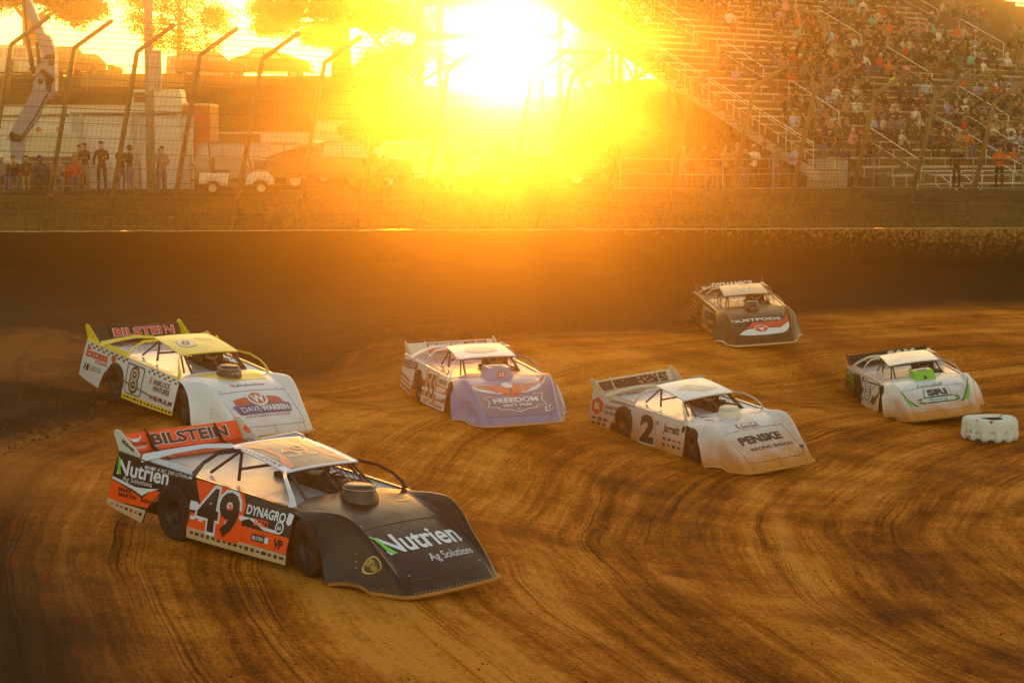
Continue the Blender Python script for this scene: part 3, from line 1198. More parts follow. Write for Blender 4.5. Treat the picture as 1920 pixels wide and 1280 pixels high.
    for s in (-1, 1):
        mb.tube([(.0, s * .16, .30), (.12, s * .22, .18), (.30, s * .15, .28), (.37, s * .12, .32), (.40, s * .09, .33)], [.062, .055, .045, .038, .03], 8, 0)
        mb.tube([(.0, s * .09, .0), (.34, s * .11, .06), (.62, s * .10, -.12)], [.085, .07, .055], 8, 0)
    mb.build('racing_suit', C.get('suit', mat('suit_dark', (.03, .03, .035), .8)), d)
    h = MB()
    Mh = Matrix.Translation((.03, 0, .50)) @ Matrix.Rotation(R(10), 4, 'Y')
    h.lathe([(.0, .145), (.06, .135), (.10, .105), (.128, .055), (.135, 0), (.13, -.055), (.115, -.10), (.09, -.115), (0, -.115)], 20, 0, Mh)
    h.grid(lambda u, v: Mh @ Vector(((.137) * math.cos(lerp(-1, 1, u)), .137 * math.sin(lerp(-1, 1, u)), lerp(-.03, .045, v))), 10, 3, 1, True)
    h.build('helmet', [C.get('helmet', mat('helmet_white', (.6, .6, .6), .25, coat=.6)), mat('visor', (.01, .01, .012), .08)], d)
    return root

# ------------------------------------------------------------------ liveries
INK = lambda d=.25, top=.45: paint('ink', (.012, .011, .012), d, .35, .3, top)
WHITE = lambda d=.25, top=.45: paint('white_vinyl', (.72, .74, .88), d, .35, .3, top)


def slot(mats, m):
    if m not in mats:
        mats.append(m)
    return mats.index(m)


def small_logos(mb, f, mats, inks, x0, x1, z, n, h, seed, slope=0., words=None):
    """a row of small sponsor stickers"""
    rnd = random.Random(seed)
    x = x0
    step = (x1 - x0) / n
    for i in range(n):
        w = step * rnd.uniform(.55, .85)
        zc = z + slope * (x - x0)
        hh = h * rnd.uniform(.6, 1)
        m = slot(mats, inks[rnd.randrange(len(inks))])
        cx = x + step / 2
        if words and rnd.random() < .75:
            text(mb, words[i % len(words)], f, cx, zc, hh * .7, m, .02, w=w)
        elif rnd.random() < .5:
            pgon(mb, ellipse(cx, zc, w / 2, hh / 2, 12), f, m, .004, 0)
        else:
            pgon(mb, [(cx - w / 2, zc - hh / 2), (cx + w / 2, zc - hh / 2), (cx + w / 2, zc + hh / 2), (cx - w / 2, zc + hh / 2)], f, m, .004, 0)
        x += step


def wordmark_leaf(mb, mp, u, v, h, w, mats, d, off=.006):
    """white wordmark whose first letter carries a green leaf"""
    wm, gm = slot(mats, WHITE(d, .3)), slot(mats, paint('leaf_green', (.10, .60, .03), d * .5, .35, .3, .3))
    text(mb, 'Nutrien', mp, u, v, h, wm, .022, w=w, off=off)
    x0 = u - w / 2
    k = h
    leaf = [(-.42, 1.20), (-.18, 1.12), (.02, .92), (.10, .62), (.16, .35), (.36, .0), (.12, -.02), (-.06, .14), (-.14, .45), (-.2, .85), (-.28, 1.08)]
    pgon(mb, [(x0 + .12 * k + a * k, v - h / 2 + b * k) for a, b in leaf], mp, gm, off + .002, 0)


# ---- 49: black with orange
def side49(mb, f, mats):
    org = slot(mats, paint('orange', (.95, .085, .008), .3, .35, .4, .42))
    wh = slot(mats, WHITE(.45, .5))
    bei = slot(mats, paint('pale_skirt', (.55, .48, .36), .75, .5, .2, .6))
    bk = slot(mats, INK(.3, .4))
    # rear quarter
    pgon(mb, [(-2.52, .62), (-2.545, .36), (-1.78, .36), (-1.55, .60), (-1.72, .60), (-1.9, .47), (-2.1, .53)], f, org, .002, 1)
    pgon(mb, [(-2.515, .66), (-2.515, .63), (-2.1, .555), (-1.9, .50), (-1.8, .56), (-1.58, .635), (-1.85, .60), (-2.05, .59)], f, wh, .003, 1)
    pgon(mb, [(-2.548, .37), (-2.555, .30), (-2.3, .235), (-1.87, .16), (-1.80, .33), (-2.2, .345)], f, bei, .003, 1)
    small_logos(mb, f, mats, [INK(.5, .4), paint('sticker_red', (.5, .05, .02), .5)], -2.48, -1.86, .315, 7, .055, 4, -.09)
    wordmark_leaf(mb, f, -1.93, .80, .185, 1.02, mats, .15)
    text(mb, 'Ag Solutions', f, -2.02, .665, .062, wh, .0, w=.58, off=.006)
    text(mb, 'MARK', f, -2.22, .52, .05, bk, .03, w=.26, off=.006)
    text(mb, 'MARTIN', f, -2.17, .455, .05, bk, .03, w=.34, off=.006)
    text(mb, 'Bobcat', f, -1.78, .455, .055, bk, .02, w=.26, off=.006)
    # door
    pgon(mb, [(-.94, .46), (.96, .46), (.955, .27), (-.955, .27)], f, org, .002, 1)
    pgon(mb, [(-.955, .275), (.965, .265), (.97, .15), (-.95, .14)], f, bei, .003, 1)
    pgon(mb, [(-.93, .60), (-.80, .60), (-.72, .545), (-.85, .49), (-.94, .49)], f, wh, .004, 1)
    pgon(mb, [(.02, .50), (.2, .56), (.30, .53), (.50, .47), (.72, .47), (.80, .50), (.52, .51), (.3, .575), (.02, .57)], f, wh, .004, 1)
    pgon(mb, [(-.90, .86), (.0, .84), (.10, .70), (.07, .24), (-.30, .22), (-.62, .30), (-.70, .52)], f, org, .005, 1)
    text(mb, '49', f, -.38, .55, .50, wh, .075, .0, w=.86, off=.008)
    text(mb, '49', f, -.38, .55, .48, bk, .035, .0, w=.78, off=.011)
    text(mb, 'DYNAGRO', f, .48, .665, .105, wh, .03, w=.70, off=.006)
    text(mb, 'SEED', f, .43, .545, .075, org, .02, w=.26, off=.006)
    pgon(mb, ellipse(.76, .545, .075, .075), f, wh, .005, 0)
    pgon(mb, ellipse(.76, .545, .055, .055), f, bk, .007, 0)
    text(mb, '66', f, .76, .545, .05, wh, .02, off=.009)
    pgon(mb, [(.86, .735), (.95, .72), (.95, .62), (.90, .59), (.85, .62)], f, wh, .005, 0)
    text(mb, 'VP', f, .79, .36, .10, bk, .05, w=.17, off=.006)
    pgon(mb, [(.30, .405), (.60, .405), (.60, .325), (.30, .325)], f, bk, .005, 0)
    text(mb, 'BILSTEIN', f, .42, .365, .042, wh, .02, w=.20, off=.007)
    pgon(mb, [(.545, .40), (.61, .40), (.61, .33), (.545, .33)], f, wh, .006, 0)
    small_logos(mb, f, mats, [INK(.5, .4)], -.90, .94, .215, 17, .052, 9)
    small_logos(mb, f, mats, [WHITE(.5)], -.93, -.62, .40, 2, .06, 12)
    text(mb, 'MARK 4 RC 200 LITHIUM', f, -1.45, .865, .045, wh, .01, .2, w=.95, off=.006)


def nose49(mb, mats):
    panel = slot(mats, paint('fascia_black', (.010, .009, .008), .15, .3, .05, .45))
    quad = [(-.56, .98), (.56, .98), (.60, .42), (-.60, .42)]
    patch(mb, quad, nose_front, panel, .002, 12)
    wordmark_leaf(mb, nose_front, .0, .80, .25, 1.16, mats, .1, .009)
    text(mb, 'Ag Solutions', nose_front, .24, .53, .11, slot(mats, WHITE(.1, .3)), .0, w=.72, off=.009)
    yl = slot(mats, paint('gold', (.55, .36, .06), .3))
    bk = slot(mats, INK())
    m2 = lambda u, v, o: nose_map(-.915 + v * 1.1, 5.25 + u / .30, o)
    pgon(mb, ellipse(0, 0, .105, .05), m2, yl, .004, 1)
    pgon(mb, ellipse(0, 0, .095, .04), m2, bk, .007, 1)
    text(mb, 'DIRTvision', m2, 0, 0, .036, yl, .02, w=.17, off=.010)
    rd = slot(mats, paint('orange', (.95, .085, .008), .3, .35, .4, .42))
    text(mb, '49', hood_map, .44, 1.28, .05, rd, .03, w=.18, off=.006, rot=.0)


def roof49(mb, mats):
    f = lambda u, v, o: roof_map(u, v, o)
    wh = slot(mats, WHITE(0, .1))
    org = slot(mats, paint('orange_roof', (.80, .12, .03), 0., .3, .5, .1))
    gy = slot(mats, paint('charcoal', (.13, .125, .12), 0., .35, .4, .1))
    patch(mb, [(-.46, -.70), (.47, -.70), (.47, .31), (-.46, .31)], f, gy, .003)
    for s in (-1, 1):
        pgon(mb, [(s * .46, -.66), (s * .46, -.54), (s * .34, -.40), (s * .34, -.05), (s * .46, .10), (s * .46, .28), (s * .40, .28), (s * .28, .02), (s * .28, -.42), (s * .38, -.58)], f, org, .005, 1)
    text(mb, '49', lambda u, v, o: roof_map(u, -v, o), 0, .22, .30, org, .03, w=.42, off=.006)
    text(mb, '49', lambda u, v, o: roof_map(u, -v, o), 0, .22, .28, gy, .0, w=.36, off=.008)
    text(mb, 'ROCKET CHASSIS', lambda u, v, o: roof_map(u, -v, o), .0, .02, .06, wh, .01, .2, w=.46, off=.008)
    text(mb, 'DAVENPORT', lambda u, v, o: roof_map(v, u, o), -.22, -.525, .058, slot(mats, INK(0, .1)), .02, w=.84, off=.006)


def spoil49(mb, mats):
    bk = slot(mats, INK(0, .1))
    wh = slot(mats, WHITE(0, .1))
    text(mb, 'BILSTEIN', spoil_map, .10, .125, .145, wh, .055, w=1.27, off=.006)
    text(mb, 'BILSTEIN', spoil_map, .10, .125, .140, slot(mats, paint('bil_brown', (.05, .025, .015), 0., .4, .2, .1)), .03, w=1.24, off=.010)
    text(mb, 'LONGHORN', spoil_map, -.75, .095, .035, bk, .02, w=.30, off=.006)
    text(mb, 'CHASSIS', spoil_map, -.74, .045, .03, wh, .02, w=.22, off=.006)
    pgon(mb, [(-.86, .20), (-.80, .165), (-.70, .165), (-.64, .20), (-.69, .14), (-.735, .12), (-.765, .12), (-.81, .14)], spoil_map, wh, .006, 0)


def plate49(mb, f, mats):
    bk = slot(mats, INK(.1, .1))
    text(mb, 'Midwest', f, -2.33, 1.075, .05, bk, .03, w=.28, off=.005, rot=-.35)


def plate49l(mb, f, mats):
    text(mb, 'RD', lambda u, v, o: f(u, v, o), -2.35, 1.09, .07, slot(mats, paint('orange', (.95, .085, .008), .3, .35, .4, .42)), .05, .3, w=.16, off=.006, rot=-.35)


def cowl49(mb, mats):
    pass


def scoop49(mb, f, mats):
    pass


# ---- 8: white with yellow
def side8(mb, f, mats):
    yl = slot(mats, paint('yellow', (.80, .55, .02), .3, .35, .4, .42))
    bk = slot(mats, INK(.3, .4))
    rd = slot(mats, paint('brick_red', (.55, .07, .03), .3))
    # chequered band under the rail
    for i in range(36):
        x = -2.42 + i * .095
        if not (-.9 < x < -.18):
            z = top_z(x) - (.065 if i % 2 else .11)
            pgon(mb, [(x, z), (x + .085, z), (x + .085, z + .035), (x, z + .035)], f, bk, .004, 0)
    text(mb, 'Excess', f, -2.02, .76, .16, rd, .045, w=.80, off=.006, rot=-.02)
    text(mb, 'STORAGE', f, -1.84, .62, .06, rd, .02, w=.44, off=.006)
    text(mb, 'Hi', f, -2.33, .49, .12, bk, .05, .25, w=.20, off=.006)
    text(mb, 'CONSTRUCTION', f, -2.0, .51, .035, bk, .01, w=.38, off=.006)
    text(mb, 'PRODUCTS INC', f, -2.0, .46, .035, bk, .01, w=.38, off=.006)
    pgon(mb, ellipse(-1.42, .775, .09, .07), f, rd, .005, 0)
    pgon(mb, [(-.95, .235), (.965, .235), (.97, .15), (-.95, .14)], f, yl, .004, 1)
    # number panel
    pgon(mb, [(-.88, .80), (-.28, .78), (-.24, .74), (-.24, .30), (-.30, .255), (-.80, .25), (-.86, .30)], f, bk, .004, 1)
    pgon(mb, [(-.84, .775), (-.30, .755), (-.27, .73), (-.27, .31), (-.32, .275), (-.78, .27), (-.83, .31)], f, 0, .006, 1)
    text(mb, '8', f, -.56, .53, .42, bk, .06, w=.36, off=.008)
    text(mb, '8', f, -.56, .53, .40, slot(mats, paint('silver_brown', (.42, .36, .30), .3)), .0, w=.29, off=.010)
    mb.strip([f(-.94, .47, .02), f(-.3, .40, .02), (f(.55, .32, .02)), f(.80, .31, .02)], .025, .012, (0, -1, 0), slot(mats, mat('skid_bar', (.30, .24, .15), .5, .6)))
    text(mb, 'SHERLOCK', f, .42, .61, .085, bk, .03, w=.60, off=.006)
    text(mb, 'VENTURES', f, .44, .50, .085, bk, .03, w=.60, off=.006)
    text(mb, '//', f, .02, .62, .12, rd, .03, w=.10, off=.006)
    small_logos(mb, f, mats, [rd_m for rd_m in (INK(.3), paint('brick_red', (.55, .07, .03), .3), paint('sticker_blue', (.06, .12, .4), .3))], .05, .92, .335, 5, .09, 21)
    small_logos(mb, f, mats, [INK(.3)], -.90, .94, .19, 14, .05, 22)


def nose8(mb, mats):
    yl = slot(mats, paint('yellow', (.80, .55, .02), .1, .35, .4, .3))
    bk = slot(mats, INK(.1, .3))
    rd = slot(mats, paint('brick_red', (.55, .07, .03), .2))
    pu = slot(mats, paint('violet', (.13, .09, .24), .2))
    wh = slot(mats, WHITE(.2))
    lb = slot(mats, paint('sky_blue', (.06, .22, .50), .1))
    patch(mb, [(-.62, .86), (.62, .86), (.56, 1.33), (-.10, 1.36)], hood_map, yl, .004, 8)
    text(mb, 'Valvoline', lambda u, v, o: hood_map(u, -v, o), .12, -1.56, .07, pu, .03, w=.50, off=.006)
    pgon(mb, [(-.28, -1.52), (-.20, -1.52), (-.17, -1.60), (-.20, -1.62)], lambda u, v, o: hood_map(u, -v, o), rd, .006, 0)
    pgon(mb, [(-.12, -1.50), (-.07, -1.50), (-.13, -1.62), (-.18, -1.61)], lambda u, v, o: hood_map(u, -v, o), lb, .006, 0)
    f = nose_wide
    pgon(mb, [(-.36, .84), (-.30, .86), (-.14, .88), (.14, .88), (.30, .86), (.34, .83), (.36, .75), (-.36, .75)], f, rd, .005, 3)
    pgon(mb, ellipse(0, .84, .145, .125, 28), f, wh, .010, 2)
    pgon(mb, ellipse(0, .845, .115, .100, 28), f, rd, .015, 2)
    text(mb, 'W', f, 0, .83, .13, wh, .04, w=.19, off=.021)
    pgon(mb, [(-.43, .745), (.43, .745), (.39, .60), (.36, .585), (-.36, .585), (-.39, .60)], f, pu, .010, 3)
    text(mb, 'DAVE', f, -.20, .665, .085, wh, .0, w=.27, off=.022)
    text(mb, 'WARREN', f, .155, .665, .085, wh, .04, w=.42, off=.022)
    text(mb, 'MOTORS * POWERSPORTS * AUTO CENTER', f, 0, .545, .028, rd, .02, w=.66, off=.012)


def roof8(mb, mats):
    wh = slot(mats, paint('pale_grey', (.55, .57, .62), 0))
    bk = slot(mats, INK(0, .1))
    pu = slot(mats, paint('mauve', (.42, .26, .22), 0))
    f = lambda u, v, o: roof_map(-v, u, o)
    f2 = lambda u, v, o: roof_map(u, -v, o)
    pgon(mb, [(-.40, .05), (-.36, .30), (-.14, .42), (-.02, .30), (-.06, .02), (-.26, -.06)], f2, bk, .004, 1)
    pgon(mb, [(-.385, .06), (-.35, .285), (-.14, .40), (-.035, .29), (-.075, .03), (-.26, -.045)], f2, wh, .006, 1)
    text(mb, '8', f2, -.21, .18, .24, bk, .02, w=.16, off=.008, rot=-.5)
    text(mb, 'TURBO MOUNTAIN', f2, .26, .34, .05, pu, .03, w=.46, off=.006, rot=-.35)
    text(mb, 'AIRLIFT BUILDERS', f2, .22, .22, .04, pu, .01, w=.40, off=.006, rot=-.35)
    pgon(mb, [(.10, .44), (.42, .30), (.46, .36), (.14, .50)], f2, pu, .005, 1)


def deck8(mb, f, mats):
    pu = slot(mats, paint('violet_deck', (.20, .13, .26), 0))
    wh = slot(mats, WHITE(0))
    f2 = lambda u, v, o: deck_map(u, -v, o)
    pgon(mb, ellipse(.1, 1.75, .44, .16), f2, pu, .006, 2)
    pgon(mb, ellipse(.1, 1.75, .41, .135), f2, wh, .009, 2)
    text(mb, 'PERFORMANCE', f2, .1, 1.79, .075, pu, .03, w=.62, off=.012)
    text(mb, 'BODIES & PARTS', f2, .1, 1.69, .06, slot(mats, paint('brick_red', (.55, .07, .03), .3)), .03, w=.5, off=.012)


def spoil8(mb, mats):
    wh = slot(mats, WHITE(0, .1))
    rd = slot(mats, paint('brick_red2', (.62, .05, .02), 0))
    text(mb, 'BILSTEIN', spoil_map, .16, .125, .145, wh, .055, w=1.30, off=.006)
    text(mb, 'BILSTEIN', spoil_map, .16, .125, .140, rd, .03, w=1.27, off=.010)


def scoop8(mb, f, mats):
    pu = slot(mats, paint('violet', (.13, .09, .24), 0))
    pgon(mb, ellipse(0, .06, .10, .04), f, pu, .006, 1)
    text(mb, 'DIRT SERIES', f, 0, .06, .022, slot(mats, WHITE(0)), .01, w=.14, off=.010)


# ---- 55: lavender blue
def side55(mb, f, mats):
    org = slot(mats, paint('rust_orange', (.60, .14, .04), .3))
    bk = slot(mats, paint('umber', (.07, .04, .03), .3))
    wh = slot(mats, WHITE(.2))
    br = slot(mats, paint('rust_brown', (.28, .09, .05), .3))
    text(mb, 'FREEDOM', f, -1.95, .80, .15, bk, .04, w=1.05, off=.006)
    for i in range(4):
        z = .60 - i * .10
        pgon(mb, [(-2.53, z), (-1.85 + i * .02, z - .12), (-1.85 + i * .02, z - .17), (-2.54, z - .055)], f, br if i % 2 == 0 else org, .003, 1)
    pgon(mb, [(-.93, .60), (.95, .60), (.96, .30), (-.95, .30)], f, br, .002, 1)
    pgon(mb, [(-.94, .46), (.96, .46), (.96, .40), (-.95, .40)], f, wh, .004, 1)
    pgon(mb, [(-.72, .82), (.14, .80), (.20, .24), (-.62, .22)], f, org, .005, 1)
    text(mb, '55', f, -.25, .53, .46, wh, .08, w=.74, off=.008)
    text(mb, '55', f, -.25, .53, .44, bk, .04, w=.66, off=.011)
    text(mb, 'BRIDGES', f, .55, .68, .08, bk, .03, w=.55, off=.006)
    small_logos(mb, f, mats, [INK(.3), WHITE(.3)], -.9, .94, .20, 12, .05, 31)
    small_logos(mb, f, mats, [INK(.3), WHITE(.3)], -2.48, -1.9, .31, 5, .05, 32, -.1)


def nose55(mb, mats):
    org = slot(mats, paint('eagle_orange', (.72, .12, .03), .1, .35, .4, .3))
    wh = slot(mats, WHITE(.1, .3))
    pl = slot(mats, paint('plum', (.22, .17, .27), .1, .35, .3, .3))
    bk = slot(mats, INK(.1, .3))
    f = nose_wide
    patch(mb, [(-.62, 1.02), (.58, 1.02), (.60, .36), (-.55, .36)], f, pl, .002, 12)
    # bird of prey with spread wings
    for s in (-1, 1):
        back = [(.05, 1.00), (.16, 1.05), (.32, 1.13), (.64, 1.20), (.60, 1.08), (.50, .99), (.36, .90), (.20, .83), (.04, .84)]
        pgon(mb, [(s * a, b) for a, b in back], f, wh, .006, 2)
        for q in range(5):                                  # long flight feathers, one below the other
            x0, z0 = .13 + .015 * q, 1.04 - .042 * q
            x1, z1 = .60 - .075 * q, 1.17 - .062 * q
            pgon(mb, [(s * x0, z0), (s * lerp(x0, x1, .5), lerp(z0, z1, .5) + .008), (s * x1, z1), (s * (x1 - .06), z1 - .034), (s * lerp(x0, x1, .5), lerp(z0, z1, .5) - .022), (s * x0, z0 - .034)], f, org, .012, 1)
        pgon(mb, [(s * .02, 1.01), (s * .10, 1.05), (s * .17, 1.05), (s * .17, .86), (s * .08, .82), (s * .02, .84)], f, org, .013, 1)
    for q in range(-2, 3):                                  # tail fan
        pgon(mb, [(q * .022 - .012, .87), (q * .022 + .012, .87), (q * .052 + .018, .735 + abs(q) * .012), (q * .052 - .014, .735 + abs(q) * .012)], f, org, .014, 0)
    pgon(mb, [(-.08, 1.10), (-.02, 1.13), (.06, 1.10), (.09, 1.03), (.06, 1.02), (.06, .98), (0, .95), (-.06, .98), (-.09, 1.04)], f, wh, .018, 1)
    pgon(mb, [(.03, 1.095), (.10, 1.06), (.105, 1.00), (.06, 1.035)], f, org, .022, 0)
    pgon(mb, ellipse(.02, 1.07, .010, .008, 6), f, bk, .024, 0)
    # badge outline
    badge = [(-.46, .80), (-.30, .80), (-.28, .76), (.30, .76), (.30, .82), (.47, .82), (.40, .70), (.46, .58), (.30, .57), (.28, .52), (.14, .50), (0, .44), (-.14, .50), (-.28, .52), (-.30, .57), (-.46, .59), (-.38, .70)]
    pgon(mb, badge, f, wh, .005, 3)
    pgon(mb, [(a * .955, .645 + (b - .645) * .92) for a, b in badge], f, pl, .010, 3)
    text(mb, 'FREEDOM', f, 0, .685, .085, wh, .03, w=.66, off=.024)
    text(mb, "ISN'T FREE", f, 0, .585, .05, wh, .02, w=.42, off=.022)
    star = [((.02 if i % 2 == 0 else .009) * math.sin(i * math.pi / 5), .505 + (.024 if i % 2 == 0 else .011) * math.cos(i * math.pi / 5)) for i in range(10)]
    pgon(mb, star, f, wh, .015, 0)
    pgon(mb, [(.40, .52), (.56, .55), (.54, .43), (.38, .41)], f, wh, .006, 1)
    text(mb, '55', f, .47, .48, .07, bk, .05, .3, w=.13, off=.010)


def roof55(mb, mats):
    a = slot(mats, paint('rose', (.62, .42, .40), 0))
    b = slot(mats, paint('lilac', (.45, .45, .62), 0))
    wh = slot(mats, WHITE(0))
    pgon(mb, ellipse(0, -.15, .34, .26), roof_map, b, .004, 1)
    pgon(mb, ellipse(0, -.15, .32, .24), roof_map, wh, .006, 1)
    pgon(mb, [(-.28, -.10), (-.14, -.22), (-.02, -.16), (.12, -.28), (.28, -.10), (.18, .03), (-.18, .03)], roof_map, a, .008, 1)


def deck55(mb, f, mats):
    org = slot(mats, paint('eagle_orange', (.72, .12, .03), .1, .35, .4, .3))
    bl = slot(mats, paint('deep_blue', (.10, .12, .42), 0))
    wh = slot(mats, WHITE(0))
    f2 = lambda u, v, o: deck_map(u, -v, o)
    pgon(mb, ellipse(-.35, 2.0, .30, .10), f2, wh, .005, 1)
    text(mb, 'VP', f2, -.42, 2.0, .13, bl, .06, w=.28, off=.009)
    pgon(mb, ellipse(-.18, 1.98, .11, .05), f2, org, .008, 1)
    pgon(mb, [(-.5, 1.75), (.3, 1.78), (.3, 1.70), (-.5, 1.68)], f2, org, .006, 1)
    text(mb, 'AMERICAN RACER', f2, -.1, 1.58, .08, wh, .03, w=.8, off=.006)
    pgon(mb, [(-.4, 1.40), (.4, 1.42), (.4, 1.34), (-.4, 1.34)], f2, org, .006, 1)


def spoil55(mb, mats):
    pl = slot(mats, paint('plum_dark', (.20, .12, .15), 0))
    wh = slot(mats, WHITE(0, .1))
    org = slot(mats, paint('eagle_orange', (.72, .12, .03), .1, .35, .4, .3))
    patch(mb, [(-.52, .0), (.80, .0), (.80, .225), (-.52, .225)], spoil_map, pl, .003, 3)
    text(mb, 'ALL GAVE SOME', spoil_map, -.10, .17, .065, wh, .04, w=.78, off=.006)
    for i in range(8):
        pgon(mb, ellipse(.40 + i * .045, .17, .012, .014, 6), spoil_map, wh, .006, 0)
    patch(mb, [(-.50, .02), (-.05, .02), (-.05, .10), (-.50, .10)], spoil_map, org, .006, 1)
    text(mb, 'SOME GAVE ALL', spoil_map, .36, .065, .065, wh, .04, w=.78, off=.006)


def scoop55(mb, f, mats):
    wh = slot(mats, WHITE(0))
    bk = slot(mats, INK(0))
    org = slot(mats, paint('eagle_orange', (.72, .12, .03), .1, .35, .4, .3))
    pgon(mb, [(-.10, .02), (.08, .02), (.12, .11), (-.06, .11)], f, org, .004, 0)
    text(mb, '55', f, .01, .065, .07, bk, .07, .3, w=.15, off=.006)
    text(mb, '55', f, .01, .065, .06, wh, .02, .3, w=.12, off=.008)


# ---- 2: white and filthy
def side2(mb, f, mats):
    bk = slot(mats, paint('worn_black', (.03, .02, .018), .35, .5, .2, .5))
    rd = slot(mats, paint('brick_red', (.55, .07, .03), .3))
    org = slot(mats, paint('rust_orange', (.60, .14, .04), .3))
    wh = slot(mats, WHITE(.3))
    pgon(mb, [(-2.47, .80), (-2.27, .90), (-2.06, .80), (-2.06, .62), (-2.28, .53), (-2.47, .62)], f, rd, .004, 1)
    text(mb, 'BK', f, -2.26, .715, .13, wh, .02, w=.19, off=.007)
    text(mb, 'GRADING', f, -1.76, .735, .085, bk, .02, w=.50, off=.006)
    text(mb, 'PAVING', f, -1.76, .62, .085, bk, .02, w=.46, off=.006)
    small_logos(mb, f, mats, [paint('worn_black', (.03, .02, .018), .35, .5, .2, .5)], -2.45, -1.85, .46, 3, .07, 41)
    small_logos(mb, f, mats, [paint('worn_black', (.03, .02, .018), .35, .5, .2, .5)], -2.45, -1.90, .36, 3, .08, 42)
    text(mb, '2', f, -.36, .50, .50, org, .105, w=.66, off=.006)
    text(mb, '2', f, -.36, .50, .50, wh, .085, w=.62, off=.008)
    text(mb, '2', f, -.36, .50, .48, bk, .06, w=.55, off=.011)
    text(mb, 'x', f, -.02, .68, .10, bk, .02, w=.10, off=.012)
    text(mb, 'Jarrett', f, .48, .61, .15, bk, .03, w=.56, off=.006)
    small_logos(mb, f, mats, [paint('worn_black', (.03, .02, .018), .35, .5, .2, .5), paint('brick_red', (.55, .07, .03), .3)], .18, .9, .40, 4, .06, 43)
    small_logos(mb, f, mats, [paint('worn_black', (.03, .02, .018), .35, .5, .2, .5)], .18, .9, .29, 4, .06, 44)
    pgon(mb, [(-1.30, .80), (-1.02, .78), (-1.02, .74), (-1.30, .76)], f, bk, .005, 0)
    pgon(mb, [(-1.28, .72), (-1.02, .70), (-1.02, .66), (-1.28, .68)], f, bk, .005, 0)
    text(mb, 'BUILDING YOUR TRUST UP', f, -1.35, .865, .05, bk, .01, .2, w=.9, off=.006)
    pgon(mb, ellipse(.88, .66, .06, .07), f, bk, .005, 0)


def nose2(mb, mats):
    bk = slot(mats, paint('worn_black', (.03, .02, .018), .35, .5, .2, .5))
    pu = slot(mats, paint('wine', (.20, .05, .08), .2))
    wh = slot(mats, WHITE(.3))
    f = nose_wide
    hm = lambda u, v, o: hood_map(u, -v, o)
    text(mb, 'HR2', hm, -.02, -1.60, .13, pu, .07, .15, w=.46, off=.006)
    text(mb, 'HR2', hm, -.02, -1.60, .11, wh, .03, .15, w=.38, off=.009)
    text(mb, 'DEVELOPMENT', hm, -.0, -1.70, .035, pu, .03, w=.44, off=.009)
    text(mb, 'PENSKE', f, -.02, .79, .125, bk, .05, .1, w=.72, off=.008)
    text(mb, 'RACING SHOCKS', f, .06, .62, .055, bk, .02, w=.74, off=.008)
    text(mb, 'Hoosier', hm, -.40, -1.22, .05, pu, .02, w=.24, off=.006)
    patch(mb, [(-.52, .80), (-.38, .86), (-.36, .90), (-.52, .86)], hood_map, bk, .006, 1)
    patch(mb, [(-.54, 1.02), (-.40, 1.12), (-.42, 1.15), (-.56, 1.07)], hood_map, bk, .006, 1)
    for y, v, a in ((.52, .50, .03), (.56, .46, .035), (.54, .42, .02), (.30, .33, .02), (.36, .31, .02), (-.2, .35, .012), (.22, .36, .01)):
        pgon(mb, ellipse(y, v, a, a * .7, 7), f, bk, .006, 0)


def roof2(mb, mats):
    g = slot(mats, paint('grey_wash', (.42, .42, .46), 0))
    patch(mb, [(-.40, -.20), (-.05, -.42), (.42, .05), (.05, .12)], roof_map, g, .004, 4)


def spoil2(mb, mats):
    wh = slot(mats, paint('cream', (.60, .50, .36), 0))
    rnd = random.Random(6)
    bk = slot(mats, INK(.0, .1))
    patch(mb, [(-.86, .01), (.80, .01), (.80, .20), (-.86, .20)], spoil_map, bk, .003, 3)
    for i in range(55):
        u, v = rnd.uniform(0, .78) if rnd.random() < .75 else rnd.uniform(-.8, .8), rnd.uniform(.03, .21)
        a = rnd.uniform(.006, .022)
        pgon(mb, [(u + a * rnd.uniform(.5, 1.2) * math.cos(k), v + a * rnd.uniform(.4, 1) * math.sin(k)) for k in (0, 1, 2, 3, 4, 5.2)], spoil_map, wh, .006, 0)
    pgon(mb, [(.20, .16), (.26, .17), (.24, .11)], spoil_map, slot(mats, paint('orange', (.95, .085, .008), .3, .35, .4, .42)), .007, 0)


# ---- 09: dark olive
def side09(mb, f, mats):
    yl = slot(mats, paint('ochre', (.50, .28, .06), .4))
    bk = slot(mats, INK(.3, .4))
    pgon(mb, [(-.90, .78), (.90, .72), (.93, .20), (-.92, .2)], f, yl, .003, 1)
    text(mb, '09', f, -.2, .50, .42, slot(mats, WHITE(.3)), .08, w=.8, off=.006)
    text(mb, '09', f, -.2, .50, .40, bk, .04, w=.7, off=.009)
    for i in range(4):
        z = .78 - .12 * i
        pgon(mb, [(-2.48, z), (-1.8, z - .05), (-1.8, z - .09), (-2.48, z - .04)], f, yl, .004, 1)


